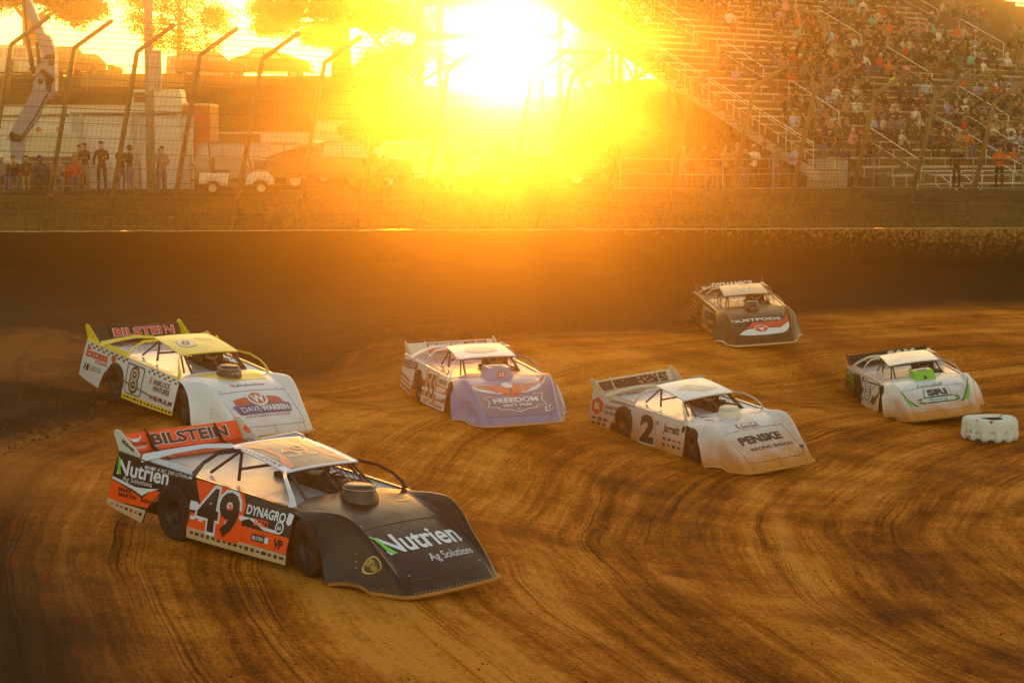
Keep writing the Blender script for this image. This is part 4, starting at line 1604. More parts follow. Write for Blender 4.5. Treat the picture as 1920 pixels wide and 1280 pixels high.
def nose09(mb, mats):
    wh = slot(mats, WHITE(.1, .3))
    rd = slot(mats, paint('signal_red', (.60, .05, .015), .1, .35, .3, .3))
    bk = slot(mats, INK(.1, .3))
    f = nose_wide
    text(mb, 'DUSTPODS', f, -.05, .90, .085, wh, .035, w=.98, off=.008)
    pgon(mb, [(-.30, .66), (-.14, .80), (.36, .82), (.58, .90), (.60, .66)], f, rd, .005, 2)
    pgon(mb, [(-.48, .50), (-.36, .60), (-.26, .64), (.60, .64), (.60, .54), (.40, .48), (.10, .44), (-.2, .45)], f, wh, .006, 2)
    pgon(mb, ellipse(.0, .63, .14, .10), f, wh, .008, 1)
    pgon(mb, ellipse(.0, .63, .12, .085), f, rd, .011, 1)
    pgon(mb, [(-.10, .68), (-.05, .655), (.05, .655), (.10, .68), (.045, .63), (.02, .575), (-.02, .575), (-.045, .63)], f, wh, .014, 0)


def roof09(mb, mats):
    wh = slot(mats, WHITE(0))
    gy = slot(mats, paint('stone', (.40, .33, .27), 0))
    f2 = lambda u, v, o: roof_map(u, -v, o)
    pgon(mb, [(-.14, .30), (.12, .36), (.30, .05), (.04, -.14)], f2, wh, .004, 1)
    text(mb, '09', f2, .08, .13, .24, gy, .03, w=.28, off=.007, rot=-.3)
    text(mb, 'Dirt', f2, -.36, -.22, .07, wh, .02, w=.18, off=.006)


def spoil09(mb, mats):
    wh = slot(mats, WHITE(0, .1))
    text(mb, 'DYNAMICS', spoil_map, .10, .16, .12, wh, .045, w=1.15, off=.006)
    pgon(mb, [(-.82, .16), (-.76, .13), (-.68, .13), (-.62, .16), (-.69, .10), (-.72, .05), (-.75, .10)], spoil_map, wh, .006, 0)


# ---- 157: white and green
def side157(mb, f, mats):
    gr = slot(mats, paint('deep_green', (.02, .07, .015), .3))
    lm = slot(mats, paint('lime', (.16, .50, .03), .2, .35, .3, .3))
    wh = slot(mats, WHITE(.3))
    bk = slot(mats, INK(.3))
    pgon(mb, [(-2.51, .90), (-1.4, .82), (-1.45, .60), (-1.75, .40), (-1.88, .2), (-2.54, .34)], f, gr, .003, 1)
    pgon(mb, [(-2.50, .80), (-1.5, .70), (-1.5, .67), (-2.50, .765)], f, lm, .005, 1)
    pgon(mb, [(-2.50, .70), (-1.6, .60), (-1.6, .58), (-2.50, .67)], f, lm, .005, 1)
    text(mb, 'CONTRACTING', f, -2.0, .82, .06, wh, .02, w=.7, off=.006)
    pgon(mb, [(-.93, .80), (.90, .74), (.94, .55), (.5, .25), (-.93, .25)], f, gr, .003, 1)
    text(mb, '157', f, -.1, .52, .42, wh, .10, w=1.22, off=.006)
    text(mb, '157', f, -.1, .52, .40, bk, .05, w=1.12, off=.009)
    text(mb, '157', f, -.1, .52, .38, wh, .01, w=1.04, off=.012)


def nose157(mb, mats):
    gr = slot(mats, paint('deep_green2', (.03, .12, .02), .3, .35, .3, .4))
    lm = slot(mats, paint('lime', (.16, .50, .03), .2, .35, .3, .3))
    wh = slot(mats, WHITE(.3))
    bk = slot(mats, paint('worn_black', (.03, .02, .018), .35, .5, .2, .5))
    f = nose_wide
    hm = lambda u, v, o: hood_map(u, -v, o)
    text(mb, 'NASE', hm, -.02, -1.66, .12, gr, .07, .35, w=.60, off=.006)
    text(mb, 'NASE', hm, -.02, -1.66, .10, wh, .03, .35, w=.54, off=.009)
    pgon(mb, [(-.17, .93), (.25, .93), (.25, .72), (.36, .70), (.36, .60), (.24, .57), (-.24, .57), (-.34, .60), (-.34, .70), (-.22, .72)], f, gr, .004, 1)
    pgon(mb, [(-.15, .915), (.235, .915), (.235, .73), (-.20, .73)], f, wh, .007, 1)
    text(mb, 'SRI', f, .03, .82, .14, bk, .06, w=.34, off=.012)
    pgon(mb, ellipse(0, .645, .20, .045), f, wh, .008, 1)
    text(mb, 'PERFORMANCE', f, 0, .645, .035, bk, .02, w=.32, off=.012)
    for s in (-1, 1):
        for i in range(6):
            if i % 2 == 0:
                pgon(mb, [(s * (.24 + .018 * i), .62), (s * (.258 + .018 * i), .62), (s * (.258 + .018 * i), .66), (s * (.24 + .018 * i), .66)], f, wh, .008, 0)
        pgon(mb, [(s * .62, .86), (s * .40, .55), (s * .56, .575), (s * .62, .62)], f, lm, .005, 1)
        pgon(mb, [(s * .62, .90), (s * .62, .84), (s * .40, .54), (s * .36, .53)], f, bk, .006, 1)


def roof157(mb, mats):
    g = slot(mats, paint('faded_green', (.45, .55, .40), 0))
    o = slot(mats, paint('rose', (.62, .42, .40), 0))
    f2 = lambda u, v, off: roof_map(u, -v, off)
    text(mb, 'GRAND SON BODY', f2, -.1, .10, .07, g, .0, w=.62, off=.005)
    text(mb, 'MOTOR SHOP', f2, .1, .40, .06, o, .01, w=.5, off=.005)
    text(mb, 'LATE', f2, -.35, -.05, .07, g, .0, w=.2, off=.005)


def deck157(mb, f, mats):
    lm = slot(mats, paint('lime', (.16, .50, .03), .2, .35, .3, .3))
    f2 = lambda u, v, o: deck_map(u, -v, o)
    pgon(mb, [(-.35, 1.62), (.10, 1.66), (.16, 1.54), (-.3, 1.50)], f2, lm, .006, 1)


def spoil157(mb, mats):
    wh = slot(mats, paint('cream2', (.70, .66, .60), 0))
    gr = slot(mats, paint('deep_green2', (.03, .12, .02), .3, .35, .3, .4))
    text(mb, 'SAM', spoil_map, .36, .165, .12, gr, .09, w=.74, off=.005)
    text(mb, 'SAM', spoil_map, .36, .165, .11, wh, .05, w=.68, off=.009)
    rnd = random.Random(9)
    for i in range(26):
        u, v = rnd.uniform(-.7, .1), rnd.uniform(.03, .14)
        a = rnd.uniform(.006, .018)
        pgon(mb, [(u + a * math.cos(k), v + a * .8 * math.sin(k)) for k in (0, 1.2, 2.4, 3.6, 4.8)], spoil_map, wh, .006, 0)


def scoop157(mb, f, mats):
    text(mb, 'x', f, .0, .06, .07, slot(mats, INK(0)), .06, w=.10, off=.006)


ORANGE = paint('orange', (.95, .085, .008), .3, .35, .4, .42)
YELLOW = paint('yellow', (.80, .55, .02), .3, .35, .4, .42)
CLEANW = paint('clean_white', (.66, .70, .93), .0, .25, .6, .2)
race_car('49', 'black and orange race car number 49 leading the pack, nearest the camera', dict(
    side=paint('black_side', (.008, .008, .009), .12, .3, .15, .35), nose=paint('black_nose', (.007, .006, .004), .12, .32, .08, .45),
    roof=CLEANW, roof_rim=CLEANW, deck=paint('deck_grey', (.40, .42, .52), 0, .4, .2, .1), trim=INK(), rail=paint('rail_black', (.015, .015, .017), 0, .3, .5, .1),
    lip=paint('lip_black', (.05, .035, .02), .7, .5, .1, .3), pillar=paint('black_side', (.010, .010, .012), .12, .2, .8, .35), cpillar=CLEANW,
    apillar_r=CLEANW, spoiler=ORANGE, plate=paint('pale_plate', (.62, .62, .64), 0, .35, .3, .1), plate_in=INK(0, .1), scoop=paint('scoop_black', (.02, .018, .016), .1, .35, .3, .3), rim='black',
    cage=mat('cage_black', (.02, .02, .02), .4)),
    dict(side=side49, nose=nose49, roof=roof49, spoiler=spoil49, plate=plate49, plate_left=plate49l), driver='driver with a white helmet at the wheel of the black 49 car')
race_car('8', 'white race car number 8 with yellow roof following the black car', dict(
    side=paint('white_side', (.64, .64, .74), .35, .3, .5, .55), nose=paint('white_nose', (.68, .70, .86), .45, .3, .5, .75), roof=paint('yellow_roof', (.82, .60, .03), 0, .3, .5, .1),
    deck=CLEANW, trim=YELLOW, rail=paint('yellow_roof', (.82, .60, .03), 0, .3, .5, .1), lip=paint('lip_tan', (.40, .33, .22), .8, .6, .1, .4), pillar=paint('yellow_roof', (.82, .60, .03), 0, .3, .5, .1),
    spoiler=INK(0, .1), plate=paint('yellow_roof', (.82, .60, .03), 0, .3, .5, .1), plate_in=INK(0, .1), scoop=paint('scoop_black', (.02, .018, .016), .1, .35, .3, .3), rim='black'),
    dict(side=side8, nose=nose8, roof=roof8, deck=deck8, spoiler=spoil8, scoop=scoop8), driver='driver in the dark cockpit of the yellow roofed car')
race_car('55', 'lavender blue race car number 55 with an orange eagle on its nose', dict(
    side=paint('white_side', (.64, .64, .74), .35, .3, .5, .55), nose=paint('lavender', (.17, .19, .44), .2, .28, .4, .35), roof=CLEANW,
    deck=paint('lavender_deck', (.30, .32, .58), 0, .25, .6, .1), trim=CLEANW, rail=CLEANW, lip=paint('lip_lavender', (.30, .27, .33), .6, .5, .2, .3), pillar=CLEANW, cage=mat('cage_brown', (.13, .06, .03), .5),
    apillar_l=paint('lavender', (.17, .19, .44), .2, .28, .4, .35),
    spoiler=paint('white_spoiler', (.66, .64, .62), 0, .4, .3, .1), plate=paint('white_spoiler', (.66, .64, .62), 0, .4, .3, .1), scoop=paint('lavender_scoop', (.26, .27, .48), 0, .3, .5, .1), rim='black'),
    dict(side=side55, nose=nose55, roof=roof55, deck=deck55, spoiler=spoil55, scoop=scoop55), scoop='box', driver='driver in the dark cockpit of the lavender 55 car')
race_car('2', 'mud caked white race car with a large black 2 on its door', dict(
    side=paint('white_muddiest', (.66, .66, .74), 1.0, .35, .4, 1.05), nose=paint('nose_muddy', (.68, .70, .86), 1.0, .35, .4, 1.05), roof=CLEANW,
    deck=CLEANW, trim=CLEANW, rail=paint('rail_cream', (.66, .64, .60), .2, .35, .4, .3), lip=paint('lip_tan', (.40, .33, .22), .8, .6, .1, .4), pillar=paint('post_cream', (.62, .60, .56), .1, .4, .3, .3),
    spoiler=paint('cream_spoiler', (.60, .54, .44), 0, .5, .2, .1), plate=paint('cream_plate', (.62, .58, .50), .4, .5, .2, 1.2), scoop=paint('scoop_muddy', (.66, .64, .60), .7, .5, .2, 1.2), rim='black'),
    dict(side=side2, nose=nose2, roof=roof2, spoiler=spoil2), driver='driver in the dark cockpit of the muddy number 2 car')
race_car('09', 'dark olive race car number 09 farthest back by the wall', dict(
    side=paint('olive_side', (.03, .022, .006), .4, .4, .1, .6), nose=paint('olive_nose', (.018, .022, .004), .1, .38, .05, .35), roof=paint('taupe_roof', (.40, .33, .27), 0, .3, .5, .1),
    deck=paint('taupe_deck', (.45, .36, .28), 0, .2, .8, .1), trim=INK(), rail=paint('rail_pale', (.5, .42, .32), 0, .3, .5, .1), lip=paint('lip_white', (.62, .55, .45), .5, .5, .1, .2), pillar=paint('post_sand', (.50, .42, .33), 0, .4, .4, .1),
    spoiler=INK(0, .1), plate=paint('signal_red_plate', (.45, .04, .012), 0, .4, .3, .1), scoop=paint('scoop_black', (.02, .018, .016), .1, .35, .3, .3), rim='black'),
    dict(side=side09, nose=nose09, roof=roof09, spoiler=spoil09), driver='driver in the dark cockpit of the olive 09 car')
race_car('157', 'white and green race car number 157 beside the white tyre marker', dict(
    side=paint('white_muddy', (.70, .69, .70), .8, .35, .4, .85), nose=paint('nose_clay', (.68, .71, .88), 1.0, .35, .4, .80), roof=CLEANW,
    deck=CLEANW, trim=CLEANW, rail=CLEANW, lip=paint('lip_olive', (.10, .09, .04), .6, .6, .1, .3), pillar=paint('post_cream', (.62, .60, .56), .1, .4, .3, .3),
    spoiler=INK(0, .1), plate=INK(0, .1), scoop=paint('lime_scoop', (.20, .55, .04), .1, .35, .4, .3), rim='black'),
    dict(side=side157, nose=nose157, roof=roof157, deck=deck157, spoiler=spoil157, scoop=scoop157), scoop='box', driver='driver in the dark cockpit of the white and green car')


# ------------------------------------------------------------------ white painted tyre marking the inside of the turn
def tyre_marker():
    p = at(1855, 822, 39.0)
    z = track_z(p.x, p.y)
    Rr, H = .575, .47
    mb = MB()
    prof = [(Rr * .56, .05), (Rr * .64, 0), (Rr * .93, .01), (Rr * .985, .05), (Rr, .12), (Rr * 1.01, H / 2), (Rr, H - .10), (Rr * .96, H - .03), (Rr * .88, H), (Rr * .52, H - .012), (Rr * .45, H - .04), (Rr * .43, H - .09), (Rr * .86, H * .62), (Rr * .88, H * .3), (Rr * .60, .10)]
    n = 72
    vs, fs = [], []
    rnd = random.Random(3)
    for i, (r, h) in enumerate(prof):
        for k in range(n):
            q = 2 * math.pi * k / n
            rr, hh = r, h
            if 2 <= i <= 4:                                  # chunky shoulder lugs at the foot
                lug = 1 if (k % 6) < 3 else 0
                rr = r + (.022 if lug else -.02)
                hh = h if lug else h + .04
            if r > Rr * .9:
                rr += .006 * math.sin(q * 11 + i)
            hh += .012 * math.sin(2 * q + 1)
            vs.append((rr * math.cos(q + .05 * h), rr * math.sin(q + .05 * h), hh))
    L = len(prof)
    for i in range(L):
        j = (i + 1) % L
        for k in range(n):
            k2 = (k + 1) % n
            fs.append((i * n + k, i * n + k2, j * n + k2, j * n + k))
    mb.add(vs, fs, 0, False)
    mb.m = [1 if 10 <= q // n <= 13 else 0 for q in range(len(fs))]
    m, nd, l, b = new_mat('whitewashed_rubber')
    tc = nd.new('ShaderNodeTexCoord')
    a = nd.new('ShaderNodeTexNoise')
    a.inputs['Scale'].default_value = 5
    a.inputs['Detail'].default_value = 7
    a.inputs['Roughness'].default_value = .7
    l.new(tc.outputs['Object'], a.inputs['Vector'])
    rp = nd.new('ShaderNodeValToRGB')
    e = rp.color_ramp.elements
    e[0].position, e[0].color = .37, (.25, .12, .045, 1)
    e[1].position, e[1].color = .42, (.66, .68, .74, 1)
    l.new(a.outputs['Fac'], rp.inputs[0])
    l.new(rp.outputs[0], b.inputs['Base Color'])
    b.inputs['Roughness'].default_value = .7
    bp = nd.new('ShaderNodeBump')
    bp.inputs['Strength'].default_value = .3
    bp.inputs['Distance'].default_value = .015
    l.new(a.outputs['Fac'], bp.inputs['Height'])
    l.new(bp.outputs[0], b.inputs['Normal'])
    o = mb.build('tyre_marker', [m, mat('tyre_inside', (.03, .018, .01), .9)])
    o.location = (p.x, p.y, z - .015)
    tag(o, 'big white painted tyre lying flat on the inside of the turn', 'tyre')


tyre_marker()

# ------------------------------------------------------------------ people
def skin_figure(joints, edges, name):
    """one continuous body grown over a skeleton; joints: name -> (xyz, rx, ry); returns mesh with face regions from the nearest bone"""
    names = list(joints)
    me = bpy.data.meshes.new(name)
    me.from_pydata([joints[k][0] for k in names], [(names.index(a), names.index(b)) for a, b, _ in edges], [])
    ob = bpy.data.objects.new(name, me)
    COL.objects.link(ob)
    sk = ob.modifiers.new('Skin', 'SKIN')
    sk.use_smooth_shade = True
    sk.branch_smoothing = .6
    if not me.skin_vertices:
        bpy.context.view_layer.objects.active = ob
        bpy.ops.mesh.customdata_skin_add()
    for i, k in enumerate(names):
        me.skin_vertices[0].data[i].radius = joints[k][1:]
    me.skin_vertices[0].data[names.index('pelvis')].use_root = True
    sb = ob.modifiers.new('Subsurf', 'SUBSURF')
    sb.levels = 1
    sb.render_levels = 1
    dg = bpy.context.evaluated_depsgraph_get()
    dg.update()
    out = bpy.data.meshes.new_from_object(ob.evaluated_get(dg))
    bpy.data.objects.remove(ob)
    bpy.data.meshes.remove(me)
    segs = [(Vector(joints[a][0]), Vector(joints[b][0]), reg) for a, b, reg in edges]
    for p in out.polygons:
        c = p.center
        best, br = 1e9, 0
        for a, b, reg in segs:
            d = b - a
            t = max(0, min(1, (c - a).dot(d) / max(d.length_squared, 1e-9)))
            q = (c - a - d * t).length
            if q < best:
                best, br = q, reg
        p.material_index = br
        p.use_smooth = True
    return out


SKIN, TOP, LEGS, SHOE, HAIR = 0, 1, 2, 3, 4


def figure(pose, seed=0, hat=0, wide=1.):
    """figure facing -Y, standing (origin at the soles) or seated (origin at the seat)"""
    rnd = random.Random(seed)
    w = wide
    J, E = {}, []

    def j(k, p, rx, ry=None):
        J[k] = (tuple(p), rx, ry or rx)
    lean = rnd.uniform(-.03, .06)
    tw = rnd.uniform(-.05, .05)
    if pose == 'sit':
        hz = .10
        j('pelvis', (0, 0, hz), .145 * w, .125 * w)
        j('chest', (tw * .5, -.03 - lean, hz + .36), .165 * w, .115 * w)
        sh = hz + .49
        cy = -.05 - lean * 1.4
        spread = rnd.uniform(.09, .16)
        for s, n in ((-1, 'r'), (1, 'l')):
            j('hip' + n, (s * .09, -.02, hz - .01), .085)
            j('knee' + n, (s * spread, -.44, hz + .01), .066)
            j('ankle' + n, (s * (spread - .02), -.42 - rnd.uniform(-.05, .06), hz - .43), .045)
            j('toe' + n, (s * (spread + .01), -.58, hz - .47), .04, .03)
            E.extend([('pelvis', 'hip' + n, LEGS), ('hip' + n, 'knee' + n, LEGS), ('knee' + n, 'ankle' + n, LEGS), ('ankle' + n, 'toe' + n, SHOE)])
            arm = rnd.choice(['lap', 'lap', 'knee', 'chin', 'fold'])
            if arm == 'lap':
                el, hd = (s * .25, -.06, hz + .22), (s * .06, -.25, hz + .14)
            elif arm == 'knee':
                el, hd = (s * .26, -.13, hz + .22), (s * .13, -.38, hz + .10)
            elif arm == 'chin':
                el, hd = (s * .20, -.26, hz + .20), (s * .05, -.22, hz + .50)
            else:
                el, hd = (s * .25, -.10, hz + .26), (-s * .05, -.24, hz + .30)
            j('sh' + n, (s * .165 * w, cy, sh - .02), .068)
            j('el' + n, el, .048)
            j('wr' + n, Vector(el).lerp(Vector(hd), .8), .036)
            j('hand' + n, hd, .035, .028)
            E.extend([('chest', 'sh' + n, TOP), ('sh' + n, 'el' + n, TOP), ('el' + n, 'wr' + n, TOP), ('wr' + n, 'hand' + n, SKIN)])
    else:
        hz = .92
        j('pelvis', (0, 0, hz), .150 * w, .115 * w)
        j('chest', (0, -.02, hz + .36), .170 * w, .118 * w)
        sh = hz + .50
        cy = -.01
        for s, n in ((-1, 'r'), (1, 'l')):
            j('hip' + n, (s * .09, 0, hz - .06), .088)
            j('knee' + n, (s * .11, -.03, .49), .060)
            j('ankle' + n, (s * .12, .01, .09), .045)
            j('toe' + n, (s * .14, -.15, .035), .04, .03)
            E.extend([('pelvis', 'hip' + n, LEGS), ('hip' + n, 'knee' + n, LEGS), ('knee' + n, 'ankle' + n, LEGS), ('ankle' + n, 'toe' + n, SHOE)])
            arm = {'stand': rnd.choice(['down', 'down', 'pocket', 'hold']), 'cross': 'fold', 'hold': 'hold'}[pose]
            if arm == 'down':
                el, hd = (s * .25, .02, hz + .22), (s * .26, -.04, hz - .06)
            elif arm == 'pocket':
                el, hd = (s * .29, .06, hz + .22), (s * .18, -.04, hz + .02)
            elif arm == 'fold':
                el, hd = (s * .25, -.08, hz + .24), (-s * .06, -.22, hz + .28)
            else:
                el, hd = (s * .24, -.06, hz + .20), (s * .06, -.27, hz + .26)
            j('sh' + n, (s * .17 * w, cy, sh - .03), .070)
            j('el' + n, el, .050)
            j('wr' + n, Vector(el).lerp(Vector(hd), .8), .037)
            j('hand' + n, hd, .038, .028)
            E.extend([('chest', 'sh' + n, TOP), ('sh' + n, 'el' + n, TOP), ('el' + n, 'wr' + n, TOP), ('wr' + n, 'hand' + n, SKIN)])
    j('neck', (0, cy, sh + .05), .060)
    ht = sh + .20
    yaw = rnd.uniform(-.035, .035)
    j('head', (yaw * .3, cy - .03, ht - .04), .080, .092)
    j('crown', (yaw * .3, cy - .02, ht + .06), .076, .088)
    E.extend([('pelvis', 'chest', TOP), ('chest', 'neck', TOP), ('neck', 'head', SKIN), ('head', 'crown', SKIN)])
    me = skin_figure(J, E, 'person')
    # hair or cap region: everything above and behind the face
    hc = Vector((yaw * .3, cy - .03, ht))
    for p in me.polygons:
        d = p.center - hc
        if abs(d.x) < .14 and -.2 < d.z and d.length < .2:
            if d.z > .045 or (d.y > .03 and d.z > -.06):
                p.material_index = HAIR
        if pose != 'sit' and p.material_index == LEGS and p.center.z > hz + .03:
            p.material_index = TOP
    # nose, brow shadow and cap peak or hair fringe as part of the same mesh
    bm = bmesh.new()
    bm.from_mesh(me)
    f0 = len(bm.faces)

    def lump(c, r, mi, seg=8):
        M = Matrix.Translation(c) @ Matrix.Diagonal((r[0], r[1], r[2], 1))
        n0 = set(bm.faces)
        bmesh.ops.create_uvsphere(bm, u_segments=seg, v_segments=5, radius=1, matrix=M)
        for f in bm.faces:
            if f not in n0:
                f.material_index = mi
                f.smooth = True
    fy = hc.y - .088
    lump((hc.x, fy - .005, hc.z - .015), (.013, .02, .022), SKIN, 6)
    for s in (-1, 1):
        lump((hc.x + s * .032, fy + .006, hc.z + .012), (.012, .008, .007), HAIR, 6)
        lump((hc.x + s * .082, hc.y + .01, hc.z - .005), (.012, .02, .03), SKIN, 6)
    lump((hc.x, fy + .004, hc.z - .05), (.022, .008, .005), HAIR, 6)
    if hat == 1:
        lump((hc.x, hc.y - .075, hc.z + .045), (.075, .085, .012), HAIR)
        lump((hc.x, hc.y + .005, hc.z + .055), (.092, .102, .058), HAIR, 10)
    elif hat == 2:                       # long hair
        lump((hc.x, hc.y + .05, hc.z - .03), (.092, .07, .135), HAIR, 10)
        lump((hc.x, hc.y + .012, hc.z + .045), (.093, .10, .062), HAIR, 10)
    elif hat == 3:                       # hood up
        lump((hc.x, hc.y + .035, hc.z + .0), (.112, .105, .135), TOP, 10)
    else:
        lump((hc.x, hc.y + .012, hc.z + .048), (.088, .097, .052), HAIR, 10)
    bm.to_mesh(me)
    bm.free()
    while len(me.materials) < 5:
        me.materials.append(None)
    return me


SKIN_T = [(.52, .30, .20), (.45, .25, .16), (.58, .36, .25), (.22, .11, .06)]
HAIR_T = [('brown', (.05, .028, .014)), ('black', (.012, .010, .009)), ('blond', (.30, .19, .08)), ('grey', (.22, .21, .20))]


def cloth(name, c):
    return mat('cloth_' + name.replace(' ', '_'), c, .9, vary=.35, scale=7)


def dress(o, top, legs, head, skin=0):
    """object-level materials, so that copies can share one mesh"""
    ms = [mat('skin_%d' % skin, SKIN_T[skin], .6), cloth(*top), cloth(*legs), mat('shoe', (.05, .045, .04), .7), cloth(*head)]
    for i, m in enumerate(ms):
        o.material_slots[i].link = 'OBJECT'
        o.material_slots[i].material = m


def put_person(me, loc, rz, label, group, top, legs, head, skin=0, scale=1.):
    o = bpy.data.objects.new('person', me)
    COL.objects.link(o)
    o.location = loc
    o.rotation_euler = (0, 0, rz)
    o.scale = (scale,) * 3
    dress(o, top, legs, head, skin)
    tag(o, label, 'person', group)
    return o


FIG_SIT = {(h, i): figure('sit', 100 * h + i, h, [1, 1.1, .92][i % 3]) for h in range(4) for i in range(3)}
FIG_STAND = {(h, i): figure(['stand', 'cross', 'hold'][i], 700 + 10 * h + i, h, [1, 1.08, .95][i]) for h in range(4) for i in range(3)}

# ------------------------------------------------------------------ grandstand
S0 = Vector((11.6, 75.0, 6.0))
SE = Vector((.8, .6, 0))                 # along the rows
SN = Vector((-.6, .8, 0))                # uphill
PITCHR, RISE = .76, .345
K0, K1 = -4, 40
AISLES = [4.6, 15.8, 26.8]
AW = 1.25


def sp(k, s, h=0., d=0.):
    """row k, metres along the row, height over the tread, metres uphill from the row line"""
    return S0 + SE * s + SN * (PITCHR * k + d) + Vector((0, 0, RISE * k + h))


def row_start(k):
    return 0.0 + (.0 if k >= 0 else -k * .9)


def row_end(k):
    return 40.0


def build_stand():
    alu = mat('bench_aluminium', (.62, .54, .44), .45, .2, vary=.12, scale=2)
    steel = mat('galvanised_steel', (.42, .37, .30), .5, .5)
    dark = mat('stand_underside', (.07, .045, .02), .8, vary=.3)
    root = empty('grandstand', tuple(sp(K0, 0, 0)))
    tag(root, 'tall open aluminium grandstand filled with spectators beyond the track fence', 'grandstand')
    inv = -Vector(sp(K0, 0, 0))

    def fin(mb, name, m):
        mb.v = [tuple(Vector(p) + inv) for p in mb.v]
        return mb.build(name, m, root)
    rot = Matrix.Rotation(math.atan2(SE.y, SE.x), 3, 'Z')
    treads = MB()
    for k in range(K0, K1 + 1):
        a, b = row_start(k), row_end(k)
        treads.box(sp(k, (a + b) / 2, 0, .42), (b - a, .46, .04), 0, rot)
        treads.box(sp(k, (a + b) / 2, .17, .665), (b - a, .02, .33), 0, rot)
        cuts = [a] + [x for c in AISLES for x in (c - AW / 2, c + AW / 2)] + [b]
        seg = 0
        for i in range(0, len(cuts), 2):
            x0, x1 = cuts[i], cuts[i + 1]
            if x1 - x0 < .8:
                continue
            bn = MB()
            bn.box(sp(k, (x0 + x1) / 2, .43, .08), (x1 - x0, .26, .045), 0, rot)
            bn.box(sp(k, (x0 + x1) / 2, .40, -.04), (x1 - x0, .02, .06), 0, rot)
            n = max(2, int((x1 - x0) / 1.9))
            for q in range(n):
                xx = lerp(x0 + .25, x1 - .25, q / (n - 1))
                bn.box(sp(k, xx, .2, .08), (.05, .05, .42), 0, rot)
            seg += 1
            if seg <= 3 and k <= 27:
                fin(bn, 'bench', alu)
            else:
                treads.add(bn.v, bn.f, 0)
        for c in AISLES:                                # half steps in the aisles
            treads.box(sp(k, c, RISE / 2, .08), (AW - .1, .30, .035), 0, rot)
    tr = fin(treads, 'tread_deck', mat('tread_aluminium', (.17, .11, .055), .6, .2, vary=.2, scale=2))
    # hand rails up the aisles
    for c in AISLES:
        k = K0 + 1
        while k < K1 - 4:
            mb = MB()
            top = [sp(k, c, .02, .1), sp(k, c, .98, .1), sp(k, c, 1.04, .2), sp(k + 4, c, 1.04, -.05), sp(k + 4, c, .98, .05), sp(k + 4, c, .02, .05)]
            mb.tube(top, .026, 6)
            mb.tube([sp(k, c, .52, .1), sp(k + 4, c, .52, .05)], .02, 6)
            fin(mb, 'handrail', mat('rail_bright', (.80, .77, .70), .4, .1))
            k += 6
    # end railing, raking beam and posts at the open left end
    mb = MB()
    e0 = -.15
    mb.tube([sp(-1, e0, 1.0), sp(K1, e0, 1.0)], .028)
    mb.tube([sp(-1, e0, .88), sp(K1, e0, .88)], .02)
    for k in range(-1, K1, 2):
        mb.tube([sp(k, e0, -.1), sp(k, e0, 1.0)], .018)
        mb.tube([sp(k, e0, .5), sp(k + 2, e0, .5)], .012)
    fin(mb, 'end_railing', mat('rail_bright', (.80, .77, .70), .4, .1))
    mb = MB()
    for s in (0.05, 5.4, 11, 16.6, 22, 27.6):
        mb.prism([sp(-1, s, -.12), sp(K1, s, -.12), sp(K1, s, -.50), sp(-1, s, -.50)], SE * .12)
    fin(mb, 'raker_beam', steel)
    mb = MB()
    for s in (0.1, 5.5, 11.1, 16.7, 22.1, 27.7):
        for k in range(3, 20 if s < 6 else K1, 6):
            p = sp(k, s, -.5)
            g = lawn_z(p.x, p.y) - .1
            mb.box((p.x, p.y, (p.z + g) / 2), (.16, .16, p.z - g), 0, rot)
            if k + 6 < K1:
                q = sp(k + 6, s, -.5)
                mb.tube([(p.x, p.y, g + .3), q], .05)
    fin(mb, 'support_post', dark)
    mb = MB()
    for k in (6, 15, 24):
        a, b = sp(k, 0, 0), sp(k, 33, 0)
        g = lawn_z(a.x, a.y)
        for h in (.35, .7):
            z = lerp(g, a.z - .5, h)
            mb.tube([(a.x, a.y, z), (b.x, b.y, z)], .05)
    fin(mb, 'cross_brace', dark)
    # front walkway with guard rail, steps and mesh panels at the foot of the stand
    mb = MB()
    w0, w1 = 1.5, 33.
    mb.box(sp(K0, (w0 + w1) / 2, -.10, -.95), (w1 - w0, 1.5, .12), 0, rot)
    mb.box(sp(K0, (w0 + w1) / 2, -.42, -1.68), (w1 - w0, .05, .55), 0, rot)
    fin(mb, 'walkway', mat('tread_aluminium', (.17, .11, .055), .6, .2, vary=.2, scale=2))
    mb = MB()
    for h in (.45, .95):
        mb.tube([sp(K0, w0, h, -1.68), sp(K0, w1, h, -1.68)], .024)
    s = w0
    while s < w1:
        mb.tube([sp(K0, s, -.1, -1.68), sp(K0, s, .95, -1.68)], .022)
        s += 1.9
    fin(mb, 'guard_rail', mat('rail_bright', (.80, .77, .70), .4, .1))
    for s in (3.2, 10.5, 18.0, 25.0):
        mb = MB()
        for i in range(4):
            mb.box(sp(K0, s, -.28 - .2 * i, -1.9 - .28 * i), (1.3, .3, .04), 0, rot)
        for e in (-.7, .7):
            mb.tube([sp(K0, s + e, .95, -1.7), sp(K0, s + e, .15, -2.9), sp(K0, s + e, -.75, -2.9)], .024)
            mb.tube([sp(K0, s + e, .45, -1.7), sp(K0, s + e, -.35, -2.9)], .018)
        fin(mb, 'stair', mat('rail_bright', (.80, .77, .70), .4, .1))
    # vomitory: a walled opening with its two raking rails
    mb = MB()
    for s in (10.4, 12.6):
        mb.tube([sp(3.2, s, 1.0), sp(-3.5, s, 1.0)], .026)
        mb.tube([sp(3.2, s, .55), sp(-3.5, s, .55)], .02)
        for k in (3, 1, -1, -3):
            mb.tube([sp(k, s, .0), sp(k, s, 1.0)], .02)
    fin(mb, 'ramp_railing', mat('rail_bright', (.80, .77, .70), .4, .1))
    return root


build_stand()


